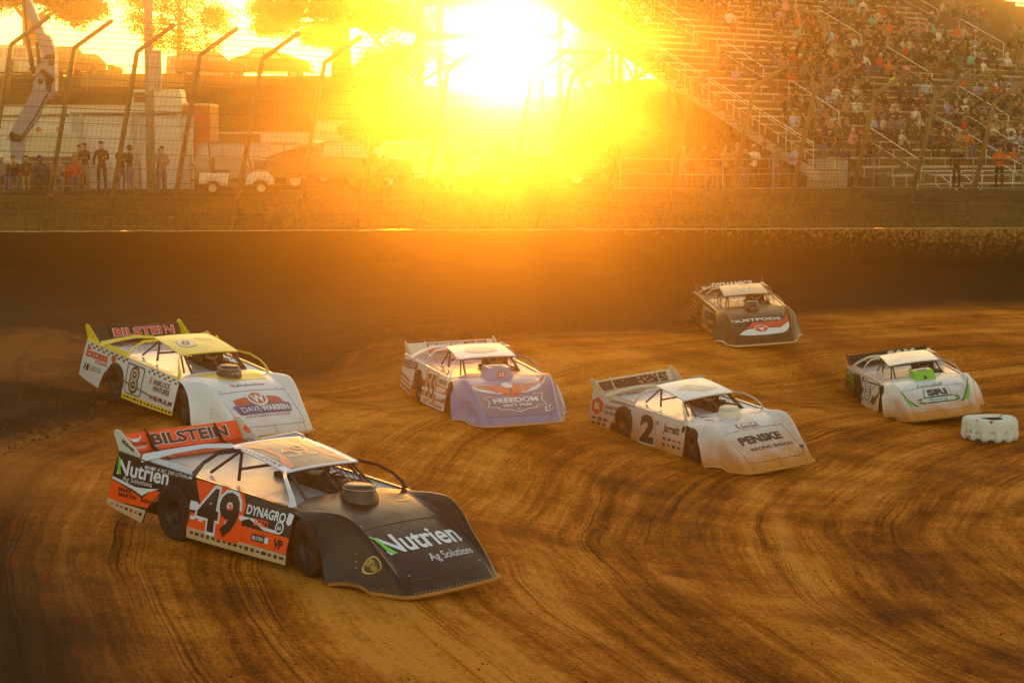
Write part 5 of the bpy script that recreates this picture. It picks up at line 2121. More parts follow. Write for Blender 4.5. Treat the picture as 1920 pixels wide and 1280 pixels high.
def section_sign():
    """red section sign hung in the stand"""
    p = at(1758, 243, 82.0)
    mb = MB()
    rot = Matrix.Rotation(math.atan2(SE.y, SE.x) * .3, 3, 'Z')
    mb.box((0, 0, 0), (1.25, .04, .26), 0)
    f = lambda u, v, o: Vector((u, -.02 - o, v))
    text(mb, '< 110  109 >', f, 0, 0, .15, 1, .02, w=1.12, off=.006)
    mb.tube([(-.5, 0.03, -.1), (-.5, .03, -1.5)], .02, 6, 2)
    mb.tube([(.5, 0.03, -.1), (.5, .03, -1.5)], .02, 6, 2)
    o = mb.build('section_sign', [mat('sign_red', (.40, .03, .01), .5), mat('sign_white', (.8, .78, .75), .5), mat('galvanised_steel', (.42, .37, .30), .5, .5)])
    o.location = p
    tag(o, 'red seating section sign with white numbers in the grandstand', 'sign')


section_sign()


ONES = ['first', 'second', 'third', 'fourth', 'fifth', 'sixth', 'seventh', 'eighth', 'ninth', 'tenth', 'eleventh', 'twelfth', 'thirteenth', 'fourteenth', 'fifteenth', 'sixteenth', 'seventeenth', 'eighteenth', 'nineteenth', 'twentieth']


def ordinal(i):
    return ONES[i] if i < 20 else 'twenty-' + ONES[i - 20] if i < 29 else 'thirtieth' if i == 29 else 'thirty-' + ONES[i - 30]


def crowd():
    rnd = random.Random(42)
    tops = [('black', (.015, .015, .016)), ('black', (.015, .015, .016)), ('charcoal', (.05, .05, .055)), ('dark brown', (.06, .035, .02)), ('navy', (.02, .03, .09)), ('olive', (.08, .08, .03)), ('maroon', (.16, .02, .02)),
            ('grey', (.24, .24, .25)), ('white', (.75, .75, .76)), ('cream', (.6, .52, .38)), ('lavender', (.34, .34, .62)), ('red', (.60, .05, .03)), ('orange', (.80, .16, .02)), ('teal', (.12, .5, .5)),
            ('pale blue', (.35, .5, .7)), ('pink', (.75, .30, .38)), ('tan', (.36, .25, .14)), ('forest green', (.03, .12, .04))]
    wts = [14, 12, 10, 8, 8, 6, 3, 8, 6, 4, 3, 2, 2, 1, 2, 1, 4, 3]
    legs = [('denim', (.08, .12, .22)), ('black', (.015, .015, .016)), ('khaki', (.30, .22, .12)), ('charcoal', (.05, .05, .055))]
    caps = [('black', (.015, .015, .016)), ('white', (.75, .75, .76)), ('red', (.60, .05, .03)), ('navy', (.02, .03, .09)), ('tan', (.36, .25, .14))]
    words = {0: 'hair', 1: 'cap', 2: 'long hair', 3: 'hood up'}
    cols = {}
    used = set()
    seats = []
    for k in range(K0, 28):
        n_in = 0
        s = row_start(k) + .4
        while s < 31:
            p = sp(k, s, .46, 0)
            u = p.x / p.y * F + 960
            v = 640 - F * math.tan(math.atan2(CZ - p.z, p.y) * -1 - -PITCH)
            if 1120 < u < 1935 and v > -20 and all(abs(s - c) > AW / 2 + .25 for c in AISLES):
                dens = .38 + .9 * mnoise.noise(Vector((k * .22, s * .16, 3.3))) + (.18 if u > 1480 else 0)
                if k > 16 and u > 1500:
                    dens += .12
                if k < 0:
                    dens -= .22
                if rnd.random() < dens:
                    seats.append((k, s))
            s += rnd.uniform(.52, .66)
    seats.sort(key=lambda q: sp(q[0], q[1]).y)
    far = seats[285:]
    seats = sorted(seats[:285])
    forced = {}
    # two people the photo singles out by colour
    for px, py, col in ((1665, 165, ('neon yellow', (.55, .85, .02))), (1790, 165, ('orange', (.85, .14, .02))), (1815, 130, ('pale teal', (.15, .55, .5))), (1650, 120, ('scarlet', (.7, .05, .03)))):
        best = min(seats, key=lambda q: (sp(q[0], q[1]).x / sp(q[0], q[1]).y * F + 960 - px) ** 2 + (300 - (sp(q[0], q[1], .9).z - CZ) / sp(q[0], q[1]).y * F - py) ** 2)
        forced[best] = col
    count = {}
    for k, s in seats:
        t = forced.get((k, s)) or rnd.choices(tops, wts)[0]
        h = rnd.choices([0, 1, 2, 3], [5, 5, 3, 1])[0]
        lg = rnd.choice(legs)
        hd = rnd.choice(caps) if h == 1 else rnd.choice(HAIR_T)
        count[k] = count.get(k, 0) + 1
        what = (hd[0] + ' cap') if h == 1 else (hd[0] + ' ' + words[h]) if h != 3 else words[h]
        row, n = ordinal(k - K0), count[k]
        base = 'person in %s top with %s, %s row up, %s from its left' % (t[0], what, row, ordinal(n - 1))
        me = FIG_SIT[(h, rnd.randrange(3))]
        fac = math.atan2(SE.y, SE.x) + rnd.uniform(-.35, .35)
        put_person(me, sp(k, s, .435, .06), fac, base, 'spectators seated in the grandstand', t, lg, hd, rnd.choices([0, 1, 2, 3], [5, 4, 4, 2])[0], rnd.uniform(.9, 1.06))

    # beyond the three hundred nearest: the upper rows as one mass
    mb = MB()
    mats = []

    def mi(m):
        if m not in mats:
            mats.append(m)
        return mats.index(m)
    for k, s in far:
        h = rnd.choices([0, 1, 2, 3], [5, 5, 3, 1])[0]
        me = FIG_SIT[(h, rnd.randrange(3))]
        t, lg = rnd.choices(tops, wts)[0], rnd.choice(legs)
        hd = rnd.choice(caps) if h == 1 else rnd.choice(HAIR_T)
        ids = [mi(mat('skin_1', SKIN_T[1], .6)), mi(cloth(*t)), mi(cloth(*lg)), mi(mat('shoe', (.05, .045, .04), .7)), mi(cloth(*hd))]
        M = Matrix.Translation(sp(k, s, .435, .06)) @ Matrix.Rotation(math.atan2(SE.y, SE.x) + rnd.uniform(-.35, .35), 4, 'Z')
        o = len(mb.v)
        mb.v.extend([tuple(M @ v.co) for v in me.vertices])
        for p in me.polygons:
            mb.f.append([i + o for i in p.vertices])
            mb.m.append(ids[min(p.material_index, 4)])
            mb.sm.append(True)
    if mb.v:
        tag(mb.build('crowd', mats), kind='stuff')


crowd()

# ------------------------------------------------------------------ catch fence on the wall
def build_fence():
    root = empty('catch_fence', (-17, wall_y(-17) + .1, 3.7))
    tag(root, 'tall wire catch fence with leaning steel posts on top of the track wall', 'fence')
    inv = Vector((17, -wall_y(-17) - .1, -3.7))
    steel = mat('fence_post_steel', (.22, .15, .08), .55, .4, vary=.2, scale=3)

    def fin(mb, name, m):
        mb.v = [tuple(Vector(p) + inv) for p in mb.v]
        return mb.build(name, m, root)

    def height(x):
        return lerp(5.95, 4.15, max(0, min(1, (x + 17) / 34)))

    def pt(x, f, out=0.):
        """point at fraction f of the post that stands at x, leaning along and out over the track"""
        h = height(x) * f
        y = wall_y(x) + .1
        return Vector((x + h * .20, y - h * .05 - out, 3.70 + h))
    arm = lambda x: pt(x, 1) + Vector((lerp(1.35, .95, (x + 17) / 34), -.55, lerp(.82, .74, (x + 17) / 34)))
    xs = []
    px = -36
    while px < 2150:
        xs.append((px - 960) / F * (61.8 + .1 * (px - 960) / F * 62) / 1.)
        px += lerp(118, 112, px / 1920)
    xs = [x + (.75 if abs(960 + F * (x + height(x) * .2) / 61.9 - 915) < 58 else 0) for x in xs]
    for x in xs:
        mb = MB()
        mb.tube([pt(x, 0), pt(x, .985), pt(x, 1.0), arm(x)], .075, 8)
        mb.box(pt(x, 0) + Vector((0, 0, .02)), (.26, .22, .03))
        for f in (.08, .2, .32, .44, .56, .68, .80, .92):
            mb.lathe([(.10, -.03), (.10, .03)], 8, 0, Matrix.Translation(pt(x, f)))
        fin(mb, 'post', steel)
    x0, x1 = xs[0], xs[-1]
    n = 60
    cab = MB()
    for i in range(13):
        f = .03 + .97 * i / 12
        cab.tube([pt(lerp(x0, x1, q / n), f) for q in range(n + 1)], .016, 4)
    for i in range(1, 6):
        cab.tube([pt(lerp(x0, x1, q / n), 1).lerp(arm(lerp(x0, x1, q / n)), i / 5) for q in range(n + 1)], .013, 4)
    fin(cab, 'cable', mat('fence_cable', (.16, .11, .06), .5, .4))
    wire = MB()
    x = x0
    th = .0045
    while x < x1:
        a, b, c = pt(x, .02), pt(x, 1), arm(x)
        wire.add([a - Vector((th, 0, 0)), a + Vector((th, 0, 0)), b + Vector((th, 0, 0)), b - Vector((th, 0, 0)), c + Vector((th, 0, 0)), c - Vector((th, 0, 0))], [(0, 1, 2, 3), (3, 2, 4, 5)])
        x += .155
    for i in range(34):
        f = .02 + .98 * i / 33
        for q in range(n):
            p, r = pt(lerp(x0, x1, q / n), f), pt(lerp(x0, x1, (q + 1) / n), f)
            t = Vector((0, 0, .0035))
            wire.add([p - t, r - t, r + t, p + t], [(0, 1, 2, 3)])
    fin(wire, 'wire_mesh', mat('fence_wire', (.15, .10, .05), .5, .3))


build_fence()


# ------------------------------------------------------------------ trees
def tree(px, py_base, Y, height, crowns, label, seed, trunk_r=.25, leaf=(.055, .05, .012), lean=0., n_leaf=9000, leaf_s=.16, limbs=14):
    rnd = random.Random(seed)
    base = at(px, py_base, Y)
    root = empty('tree', tuple(base))
    tag(root, label, 'tree', 'trees on the hill crest')
    tr = MB()
    top = Vector((lean, 0, height * .82))
    path = [Vector((0, 0, -.4)), Vector((lean * .15, 0, height * .2)), Vector((lean * .4, .1, height * .45)), top]
    tr.tube(path, [trunk_r * 1.25, trunk_r, trunk_r * .75, trunk_r * .25], 10)
    tips = []
    for i in range(limbs):
        cx, cz, rx, rz = crowns[i % len(crowns)]
        t = rnd.uniform(.30, .9)
        s = Vector((lean * t, 0, height * .82 * t))
        q = rnd.uniform(0, 2 * math.pi)
        e = Vector((cx + rx * .7 * math.cos(q), rx * .6 * math.sin(q), cz + rz * rnd.uniform(-.6, .7)))
        m = s.lerp(e, .5) + Vector((rnd.uniform(-.3, .3), rnd.uniform(-.3, .3), rnd.uniform(.1, .6)))
        tr.tube([s, m, e], [trunk_r * .34, trunk_r * .2, trunk_r * .07], 6)
        tips.append((s, m, e))
        for k in range(3):
            e2 = e + Vector((rnd.uniform(-1, 1) * rx * .4, rnd.uniform(-1, 1) * rx * .4, rnd.uniform(-.6, .8) * rz * .5))
            b2 = m.lerp(e, rnd.uniform(.2, .9))
            tr.tube([b2, b2.lerp(e2, .5) + Vector((0, 0, .15)), e2], [trunk_r * .12, trunk_r * .08, trunk_r * .03], 4)
            tips.append((b2, b2, e2))
    tr.build('trunk', mat('bark', (.07, .05, .03), .9, vary=.4, scale=6, bump=.4), root)
    # clumps of leaves sit on the twigs, so that sky shows between them
    cl = []
    for s, m, e in tips:
        for k in range(3):
            cl.append((m.lerp(e, rnd.uniform(.5, 1.15)) + Vector((rnd.gauss(0, .3), rnd.gauss(0, .3), rnd.gauss(0, .25))), rnd.uniform(.35, .8)))
    for cx, cz, rx, rz in crowns:
        for k in range(16):
            a, b = rnd.uniform(0, 2 * math.pi), rnd.uniform(-1, 1)
            rr = rnd.uniform(.55, 1.0)
            cl.append((Vector((cx + rx * rr * math.cos(a) * math.sqrt(1 - b * b), rx * .7 * rr * math.sin(a), cz + rz * rr * b)), rnd.uniform(.3, .75)))
    lf = MB()
    per = max(6, n_leaf // len(cl))
    for c, r in cl:
        for k in range(per):
            d = Vector((rnd.gauss(0, 1), rnd.gauss(0, 1), rnd.gauss(0, .7)))
            p = c + d * (r * .55)
            s = leaf_s * rnd.uniform(.6, 1.3)
            u = Vector((rnd.gauss(0, 1), rnd.gauss(0, 1), rnd.gauss(0, 1))).normalized()
            v = u.orthogonal().normalized() * s * .45
            u = u * s
            lf.add([p - u * .5, p + v * .5, p + u * .5, p - v * .5], [(0, 1, 2, 3)])
    m, nd, l, b = new_mat('leaf_%d' % seed)
    nz = nd.new('ShaderNodeTexNoise')
    nz.inputs['Scale'].default_value = 1.1
    tc = nd.new('ShaderNodeTexCoord')
    l.new(tc.outputs['Object'], nz.inputs['Vector'])
    rp = nd.new('ShaderNodeValToRGB')
    e = rp.color_ramp.elements
    e[0].position, e[0].color = .38, (leaf[0] * .55, leaf[1] * .55, leaf[2], 1)
    e[1].position, e[1].color = .64, (leaf[0] * 1.5, leaf[1] * 1.3, leaf[2], 1)
    l.new(nz.outputs['Fac'], rp.inputs[0])
    tl = nd.new('ShaderNodeBsdfTranslucent')
    mixs = nd.new('ShaderNodeMixShader')
    mixs.inputs[0].default_value = .25
    l.new(rp.outputs[0], tl.inputs[0])
    l.new(rp.outputs[0], b.inputs['Base Color'])
    b.inputs['Roughness'].default_value = .7
    l.new(b.outputs[0], mixs.inputs[1])
    l.new(tl.outputs[0], mixs.inputs[2])
    l.new(mixs.outputs[0], nd['Material Output'].inputs[0])
    lf.build('crown', m, root)
    return root


# crown lobes are (x, z, radius x, radius z) in metres from the foot of the trunk
TL = (.055, .028, .004)
tree(62, 125, 122, 9.0, [(-2.5, 4.2, 1.8, .9), (0, 4.9, 2.5, 1.2), (2.2, 4.3, 2.0, .9), (3.9, 3.6, 1.2, .55), (0, 6.5, 3.5, 1.4)], 'big dark spreading tree at the far left, behind the lift boom', 1, .55, (.06, .04, .008), -.6, 22000, .26)
tree(336, 128, 128, 8.0, [(-2.2, 3.0, 1.5, .8), (.3, 4.2, 2.0, 1.0), (2.0, 2.6, 1.7, 1.0), (-1.0, 1.6, 1.3, .6), (1.3, 1.2, 1.6, .6), (2.4, 4.0, 1.2, .8), (-2.6, 4.4, 1.0, .6)], 'thin see-through tree with fine twigs left of the utility pole', 2, .17, TL, .1, 15000, .18, 24)
tree(640, 150, 130, 10.5, [(-4.3, 3.7, 1.6, .8), (-2.6, 4.9, 2.2, 1.0), (-1.7, 2.9, 1.1, .4), (.8, 5.2, 2.4, 1.0), (2.6, 4.0, 1.6, 1.0), (3.8, 4.8, 1.5, .9), (0, 7, 4, 1.4), (-5.2, 4.9, 1.2, .7)], 'large broad oak with a heavy trunk in the middle of the hill crest', 3, .62, TL, .2, 34000, .25, 26)
tree(735, 165, 134, 5.0, [(0, 2.4, 1.5, 1.0), (1.1, 1.6, 1.1, .8), (-1.0, 1.7, 1.1, .8), (0, .9, 1.6, .7)], 'small bushy tree right of the broad oak', 4, .14, TL, .1, 9000, .20, 12)
tree(835, 200, 138, 10.0, [(-.6, 7.6, 1.9, 1.0), (-1.6, 5.8, 1.5, 1.1), (.3, 9.2, 1.6, .9), (-.9, 4.2, 1.2, .7)], 'tall tree behind the steel columns, left of the sun', 5, .26, TL, -.3, 7000, .22, 14)
tree(1092, 190, 138, 9.0, [(0, 2.2, 1.9, 1.2), (.6, 4.2, 1.6, 1.2), (-.6, 3.6, 1.2, .9), (.8, 6.2, 1.6, 1.2), (1.2, 1.0, 2.2, .9)], 'leafy tree between the sun and the open end of the grandstand', 6, .24, TL, .3, 9000, .22, 14)


# ------------------------------------------------------------------ vehicles parked behind the fence and on the hill
def ground_at(px, Y):
    x = (px - 960) / F * Y
    return Vector((x, Y, lawn_z(x, Y)))


GLASS = lambda: mat('car_glass', (.30, .29, .27), .12, 0, coat=.5)  # opaque panes; brightness of the sky behind is put into the colour


def car_shape(name, label, cat, prof, L, H, W, loc, rz, paintm, windows, wheels, wr=.36, group=None, extras=None, roofm=None):
    """prof: side outline in (x, z); windows: outlines in (x, z); built of a rounded body with glass panes, lamps and wheels"""
    root = empty(name, tuple(loc), rz)
    tag(root, label, cat, group)
    mb = MB()
    n = len(prof)
    ring = []
    sec = [(-1, 1.0, 0), (-.96, 1.0, .0), (.96, 1.0, .0), (1, 1.0, 0)]
    vs = []
    belt = H * .56
    for sy, _, _ in sec:
        for x, z in prof:
            inset = 0 if z <= belt else (z - belt) / (H - belt) * .14
            e = .03 if abs(sy) == 1 else 0
            cx = L * .5 * 0
            vs.append((x * (1 - e * .5), sy * (W / 2) * (1 - inset), z - (e if z > .5 else -e) * .8))
    k = len(sec)
    fs = []
    for j in range(k - 1):
        for i in range(n):
            i2 = (i + 1) % n
            fs.append((j * n + i, j * n + i2, (j + 1) * n + i2, (j + 1) * n + i))
    mb.add(vs, fs, 0, False)
    for j, rev in ((0, True), (k - 1, False)):
        bm = bmesh.new()
        bv = [bm.verts.new(vs[j * n + i]) for i in range(n)]
        bm.faces.new(bv)
        bmesh.ops.triangulate(bm, faces=bm.faces[:])
        bm.verts.index_update()
        mb.add([v.co.copy() for v in bm.verts], [tuple(v.index for v in f.verts) for f in bm.faces], 0)
        bm.free()
    mb.build('body', paintm, root, recalc=True)
    for pts in windows:
        for s in (-1, 1):
            g = MB()
            poly = []
            for x, z in pts:
                inset = 0 if z <= belt else (z - belt) / (H - belt) * .14
                poly.append((x, s * ((W / 2) * (1 - inset) + .004), z))
            g.prism(poly if s > 0 else poly[::-1], (0, s * .006, 0))
            g.build('window', GLASS(), root)
    for x in wheels:
        for s in (-1, 1):
            t = MB()
            M = Matrix.Translation((x, s * (W / 2 - .11), wr)) @ Matrix.Rotation(-s * math.pi / 2, 4, 'X')
            t.lathe([(wr * .6, .10), (wr * .85, .115), (wr, .09), (wr, -.09), (wr * .85, -.11), (wr * .6, -.10)], 20, 0, M)
            w = t.build('wheel', mat('tyre_rubber', (.022, .019, .017), .75, vary=.5, scale=14, bump=.15), root)
            h = MB()
            h.lathe([(0, .085), (.05, .09), (wr * .45, .06), (wr * .58, .085), (wr * .6, .10), (wr * .6, -.1)], 14, 0, M)
            h.build('rim', mat('alloy', (.45, .43, .40), .35, .7), w)
    if extras:
        extras(root)
    return root


def lamps(L, W, z, back=False):
    def f(root):
        for s in (-1, 1):
            m = MB()
            m.box((L / 2 - .06, s * (W / 2 - .22), z), (.14, .32, .16), 0)
            m.build('headlight', mat('lamp_glass', (.7, .68, .62), .12, .2), root)
            m = MB()
            m.box((-L / 2 + .05, s * (W / 2 - .16), z + .08), (.12, .2, .34), 0)
            m.build('tail_light', mat('tail_red', (.35, .02, .01), .25), root)
        m = MB()
        m.box((L / 2 - .02, 0, z - .34), (.16, W * .9, .18))
        m.build('bumper', mat('bumper_grey', (.2, .19, .17), .5), root)
        for s in (-1, 1):
            m = MB()
            m.box((L * .16, s * (W / 2 + .08), z + .28), (.12, .2, .14))
            m.build('mirror', mat('bumper_dark', (.04, .04, .04), .5), root)
    return f


SUV = [(-2.35, .42), (-2.38, .95), (-2.3, 1.15), (-2.12, 1.68), (-1.9, 1.76), (.25, 1.76), (.55, 1.70), (1.2, 1.14), (2.15, 1.0), (2.36, .82), (2.38, .42), (1.85, .36), (-1.85, .36)]
SUV_W = [[(-2.12, 1.16), (-2.0, 1.60), (-1.25, 1.64), (-1.25, 1.16)], [(-1.18, 1.16), (-1.18, 1.64), (-.25, 1.65), (-.25, 1.15)], [(-.18, 1.15), (-.18, 1.65), (.42, 1.62), (1.02, 1.13)]]
PICK = [(-2.85, .55), (-2.88, 1.12), (-2.8, 1.16), (-.95, 1.14), (-.85, 1.25), (-.70, 1.78), (-.5, 1.86), (.55, 1.86), (.8, 1.78), (1.35, 1.22), (2.6, 1.12), (2.82, .95), (2.85, .50), (2.2, .45), (-2.2, .45)]
PICK_W = [[(-.70, 1.26), (-.60, 1.72), (.05, 1.76), (.05, 1.24)], [(.12, 1.24), (.12, 1.76), (.66, 1.74), (1.16, 1.22)]]
VAN = [(-2.7, .42), (-2.74, 1.0), (-2.7, 2.0), (-2.55, 2.12), (1.3, 2.12), (1.55, 2.05), (2.2, 1.3), (2.62, 1.12), (2.72, .85), (2.72, .42), (2.1, .38), (-2.1, .38)]
VAN_W = [[(-2.4, 1.35), (-2.4, 1.9), (-1.3, 1.9), (-1.3, 1.35)], [(-1.15, 1.35), (-1.15, 1.9), (.1, 1.9), (.1, 1.35)], [(.3, 1.35), (.3, 1.9), (1.45, 1.9), (2.0, 1.34)]]
CAB = [(-2.3, .35), (-2.34, .95), (-2.1, 1.08), (-1.6, 1.40), (-1.1, 1.46), (.3, 1.46), (.6, 1.40), (1.3, .98), (2.15, .86), (2.32, .68), (2.3, .32)]


def vehicle(kind, px, Y, rz, label, cat, col, group, scale=1., pyb=None, metallic=.0, mname=None):
    prof, win, L, H, W, wh = {'suv': (SUV, SUV_W, 4.75, 1.76, 1.9, (-1.42, 1.45)), 'pickup': (PICK, PICK_W, 5.75, 1.86, 1.98, (-1.75, 1.85)), 'van': (VAN, VAN_W, 5.45, 2.12, 2.0, (-1.7, 1.75))}[kind]
    g = ground_at(px, Y)
    if pyb:
        g.z = max(g.z, at(px, pyb, Y).z)
    m = mat('coachwork_' + (mname or label[:12].replace(' ', '_')), col, .25, metallic, coat=.7)
    r = car_shape({'suv': 'parked_car', 'pickup': 'pickup_truck', 'van': 'van'}[kind], label, cat, prof, L, H, W, g, rz, m, win, wh, .38 if kind != 'suv' else .36, group, lamps(L, W, .82))
    # front and rear screens
    i = {'suv': (7, 8, 2, 3), 'pickup': (8, 9, 4, 5), 'van': (5, 6, 1, 2)}[kind]
    for a, b in ((prof[i[0]], prof[i[1]]), (prof[i[2]], prof[i[3]])):
        s = MB()
        belt = H * .56
        p0, p1 = Vector((a[0], 0, a[1])), Vector((b[0], 0, b[1]))
        d = (p1 - p0)
        nrm = Vector((-d.z, 0, d.x)).normalized()
        if nrm.x * (1 if a[0] > 0 else -1) < 0:
            nrm = -nrm
        q0, q1 = p0 + d * .1 + nrm * .006, p0 + d * .9 + nrm * .006
        s.add([q0 + Vector((0, -W * .40, 0)), q0 + Vector((0, W * .40, 0)), q1 + Vector((0, W * .42, 0)), q1 + Vector((0, -W * .42, 0))], [(0, 1, 2, 3), (3, 2, 1, 0)])
        s.build('windscreen', GLASS(), r)
    if scale != 1:
        r.scale = (scale,) * 3
    return r


HG = 'vehicles parked along the hill crest'
vehicle('suv', 404, 127, 0, 'dark maroon family car with silver roof line left on the crest', 'car', (.05, .02, .02), HG, 1., mname='maroon')
vehicle('pickup', 500, 130, 0, 'long dark pickup truck behind the maroon car on the crest', 'truck', (.03, .022, .02), HG, 1.15, mname='umber')
vehicle('van', 390, 139, 0, 'white box van half hidden behind the maroon car', 'van', (.7, .7, .68), HG, 1.0, mname='white')
vehicle('van', 30, 121, math.pi, 'white van at the far left of the hill', 'van', (.7, .7, .68), HG, 1.0, mname='white')
vehicle('pickup', 120, 126, .9, 'silver pickup truck parked at an angle beside the white van', 'truck', (.25, .24, .22), HG, 1.1, mname='silver', metallic=.5)
vehicle('suv', 165, 133, .8, 'dark car at the right end of the far left group', 'car', (.04, .035, .03), HG, 1.1, mname='coal')
vehicle('suv', 60, 135, math.pi, 'grey car behind the white van on the hill', 'car', (.18, .17, .16), HG, 1.25, mname='grey')
vehicle('suv', 700, 132, math.pi, 'pale car under the oak on the hill', 'car', (.4, .38, .34), HG, 1., mname='pale')
LG = 'vehicles parked on the lawn behind the fence'
vehicle('suv', 478, 74, .15, 'silver car parked behind the golf cart', 'car', (.22, .20, .18), LG, 1., mname='silvergrey')
vehicle('pickup', 628, 71.5, .35, 'black pickup truck with high cab, nearest the fence post', 'truck', (.012, .012, .012), LG, 1.0, mname='black')
vehicle('pickup', 752, 73, .0, 'white pickup truck standing behind the lone silhouetted man', 'truck', (.6, .58, .52), LG, 1.0, mname='cream')
vehicle('suv', 880, 75, .0, 'tan car between the two trucks in the sun glare', 'car', (.36, .28, .18), LG, 1.05, mname='tan')
vehicle('pickup', 990, 76, .0, 'dark pickup truck at the right end of the parked row', 'truck', (.05, .04, .03), LG, 1.05, mname='coal')
vehicle('suv', 545, 79, .1, 'dark grey car behind the black pickup truck', 'car', (.10, .10, .10), LG, 1., mname='darkgrey')


def golf_cart():
    g = ground_at(442, 66.5)
    root = empty('golf_cart', tuple(g), .15)
    tag(root, 'white golf cart with black canopy posts parked on the lawn', 'golf cart')
    W, B = mat('cart_white', (.72, .70, .68), .3, coat=.4), mat('cart_black', (.02, .02, .02), .6)
    mb = MB()
    for s in (-1, 1):
        mb.prism([(.35, s * .55, .35), (.45, s * .55, .72), (.8, s * .55, .92), (1.15, s * .55, .88), (1.36, s * .55, .62), (1.38, s * .55, .42), (1.25, s * .55, .45), (1.05, s * .55, .64), (.8, s * .55, .64), (.62, s * .55, .44)], (0, s * .07, 0))
        mb.prism([(-1.25, s * .55, .50), (-1.22, s * .55, .80), (-.2, s * .55, .82), (-.25, s * .55, .42), (-.42, s * .55, .44), (-.6, s * .55, .66), (-.9, s * .55, .66), (-1.1, s * .55, .5)], (0, s * .07, 0))
    mb.prism([(.72, -.55, .88), (1.15, -.55, .86), (1.38, -.55, .60), (1.38, -.55, .40), (.9, -.55, .40)], (0, 1.1, 0))
    mb.prism([(-1.24, -.55, .45), (-1.22, -.55, .80), (-.25, -.55, .80), (-.25, -.55, .36)], (0, 1.1, 0))
    mb.build('body', W, root, recalc=True)
    mb = MB()
    mb.box((0, 0, .33), (2.3, 1.1, .08))
    mb.box((-.45, 0, .86), (.55, 1.05, .14))
    mb.box((-.74, 0, 1.12), (.10, 1.05, .46))
    mb.build('seat', B, root)
    mb = MB()
    for s in (-.52, .52):
        mb.tube([(.62, s, .85), (.35, s, 1.85)], .022)
        mb.tube([(-.82, s, .80), (-.9, s, 1.85)], .022)
    mb.build('canopy_frame', B, root)
    mb = MB()
    mb.box((-.27, 0, 1.88), (1.75, 1.2, .07), 0, None, (.94, .94))
    mb.build('canopy', mat('cart_canopy', (.06, .055, .05), .5), root)
    mb = MB()
    mb.tube([(.55, .25, .9), (.32, .25, 1.12)], .02)
    mb.tube([Vector((.32, .25, 1.12)) + Vector((.05 * math.cos(q), .16 * math.sin(q), .14 * math.cos(q))) for q in [k * math.pi / 7 for k in range(15)]], .014, 5, 0, False)
    mb.build('steering_wheel', B, root)
    mb = MB()
    mb.box((-1.35, 0, .55), (.35, 1.0, .10))
    mb.tube([(-1.2, -.5, .62), (-1.5, -.5, 1.15), (-1.5, .5, 1.15), (-1.2, .5, .62)], .02)
    mb.build('rear_rack', B, root)
    for x in (-.78, .92):
        for s in (-1, 1):
            t = MB()
            M = Matrix.Translation((x, s * .52, .28)) @ Matrix.Rotation(-s * math.pi / 2, 4, 'X')
            t.lathe([(.15, .09), (.24, .10), (.28, .08), (.28, -.08), (.24, -.10), (.15, -.09)], 18, 0, M)
            w = t.build('wheel', mat('tyre_rubber', (.022, .019, .017), .75, vary=.5, scale=14, bump=.15), root)
            h = MB()
            h.lathe([(0, .08), (.10, .05), (.15, .09), (.15, -.09)], 8, 0, M)
            h.build('rim', mat('alloy', (.45, .43, .40), .35, .7), w)


golf_cart()


def box_trailer(name, label, px0, px1, pyt, Y, H, W, col, z0=.5, extras=None, rz=0., cat='trailer', hubs=True):
    x0, x1 = (px0 - 960) / F * Y, (px1 - 960) / F * Y
    cx, L = (x0 + x1) / 2, (x1 - x0)
    g = lawn_z(cx, Y)
    ztop = at((px0 + px1) / 2, pyt, Y).z - g
    root = empty(name, (cx, Y + W / 2, g), rz)
    tag(root, label, cat)
    m = mat('trailer_' + name + str(px0), col, .4, vary=.06, scale=.8, coat=.2)
    mb = MB()
    mb.box((0, 0, (ztop + z0) / 2), (L, W, ztop - z0))
    n = max(2, int(L / 1.25))
    for i in range(n + 1):
        mb.box((-L / 2 + L * i / n, -W / 2 - .008, (ztop + z0) / 2), (.035, .02, ztop - z0 - .1))
    mb.build('body', m, root)
    for z in (ztop + .02, z0 + .02):
        mb = MB()
        mb.box((0, 0, z), (L + .06, W + .06, .09))
        mb.build('edge_trim', mat('trim_alu', (.45, .42, .36), .4, .5), root)
    if hubs:
        for k in (-.32, -.22):
            for s in (-1, 1):
                t = MB()
                M = Matrix.Translation((L * k, s * (W / 2 - .18), .45)) @ Matrix.Rotation(-s * math.pi / 2, 4, 'X')
                t.lathe([(0, .05), (.25, .10), (.40, .11), (.45, .08), (.45, -.08), (.25, -.10)], 18, 0, M)
                t.build('wheel', mat('tyre_rubber', (.022, .019, .017), .75, vary=.5, scale=14, bump=.15), root)
    if extras:
        extras(root, L, W, ztop, z0)
    return root


def hauler_bits(root, L, W, zt, z0):
    mb = MB()
    mb.box((L * .10, -W / 2 - .012, zt - 1.5), (1.3, .02, 2.1))
    mb.box((-L * .22, -W / 2 - .012, zt - 1.5), (1.0, .02, 1.9))
    mb.build('door', mat('hauler_door', (.55, .55, .56), .4), root)
    mb = MB()
    mb.tube([(-L / 2, -W / 2 - .05, zt - .42), (L / 2, -W / 2 - .05, zt - .30)], .05)
    mb.build('awning_tube', mat('awning_grey', (.2, .17, .13), .5), root)
    mb = MB()
    mb.box((L * .38, -.3, zt + .02 + .36), (2.2, 1.3, .72), 0, None, (.9, .85))
    mb.box((L * .31, -.98, zt + .40), (.65, .03, .42), 1)
    mb.build('air_conditioner', [mat('unit_white', (.6, .58, .55), .4), mat('grille_dark', (.05, .04, .03), .6)], root)


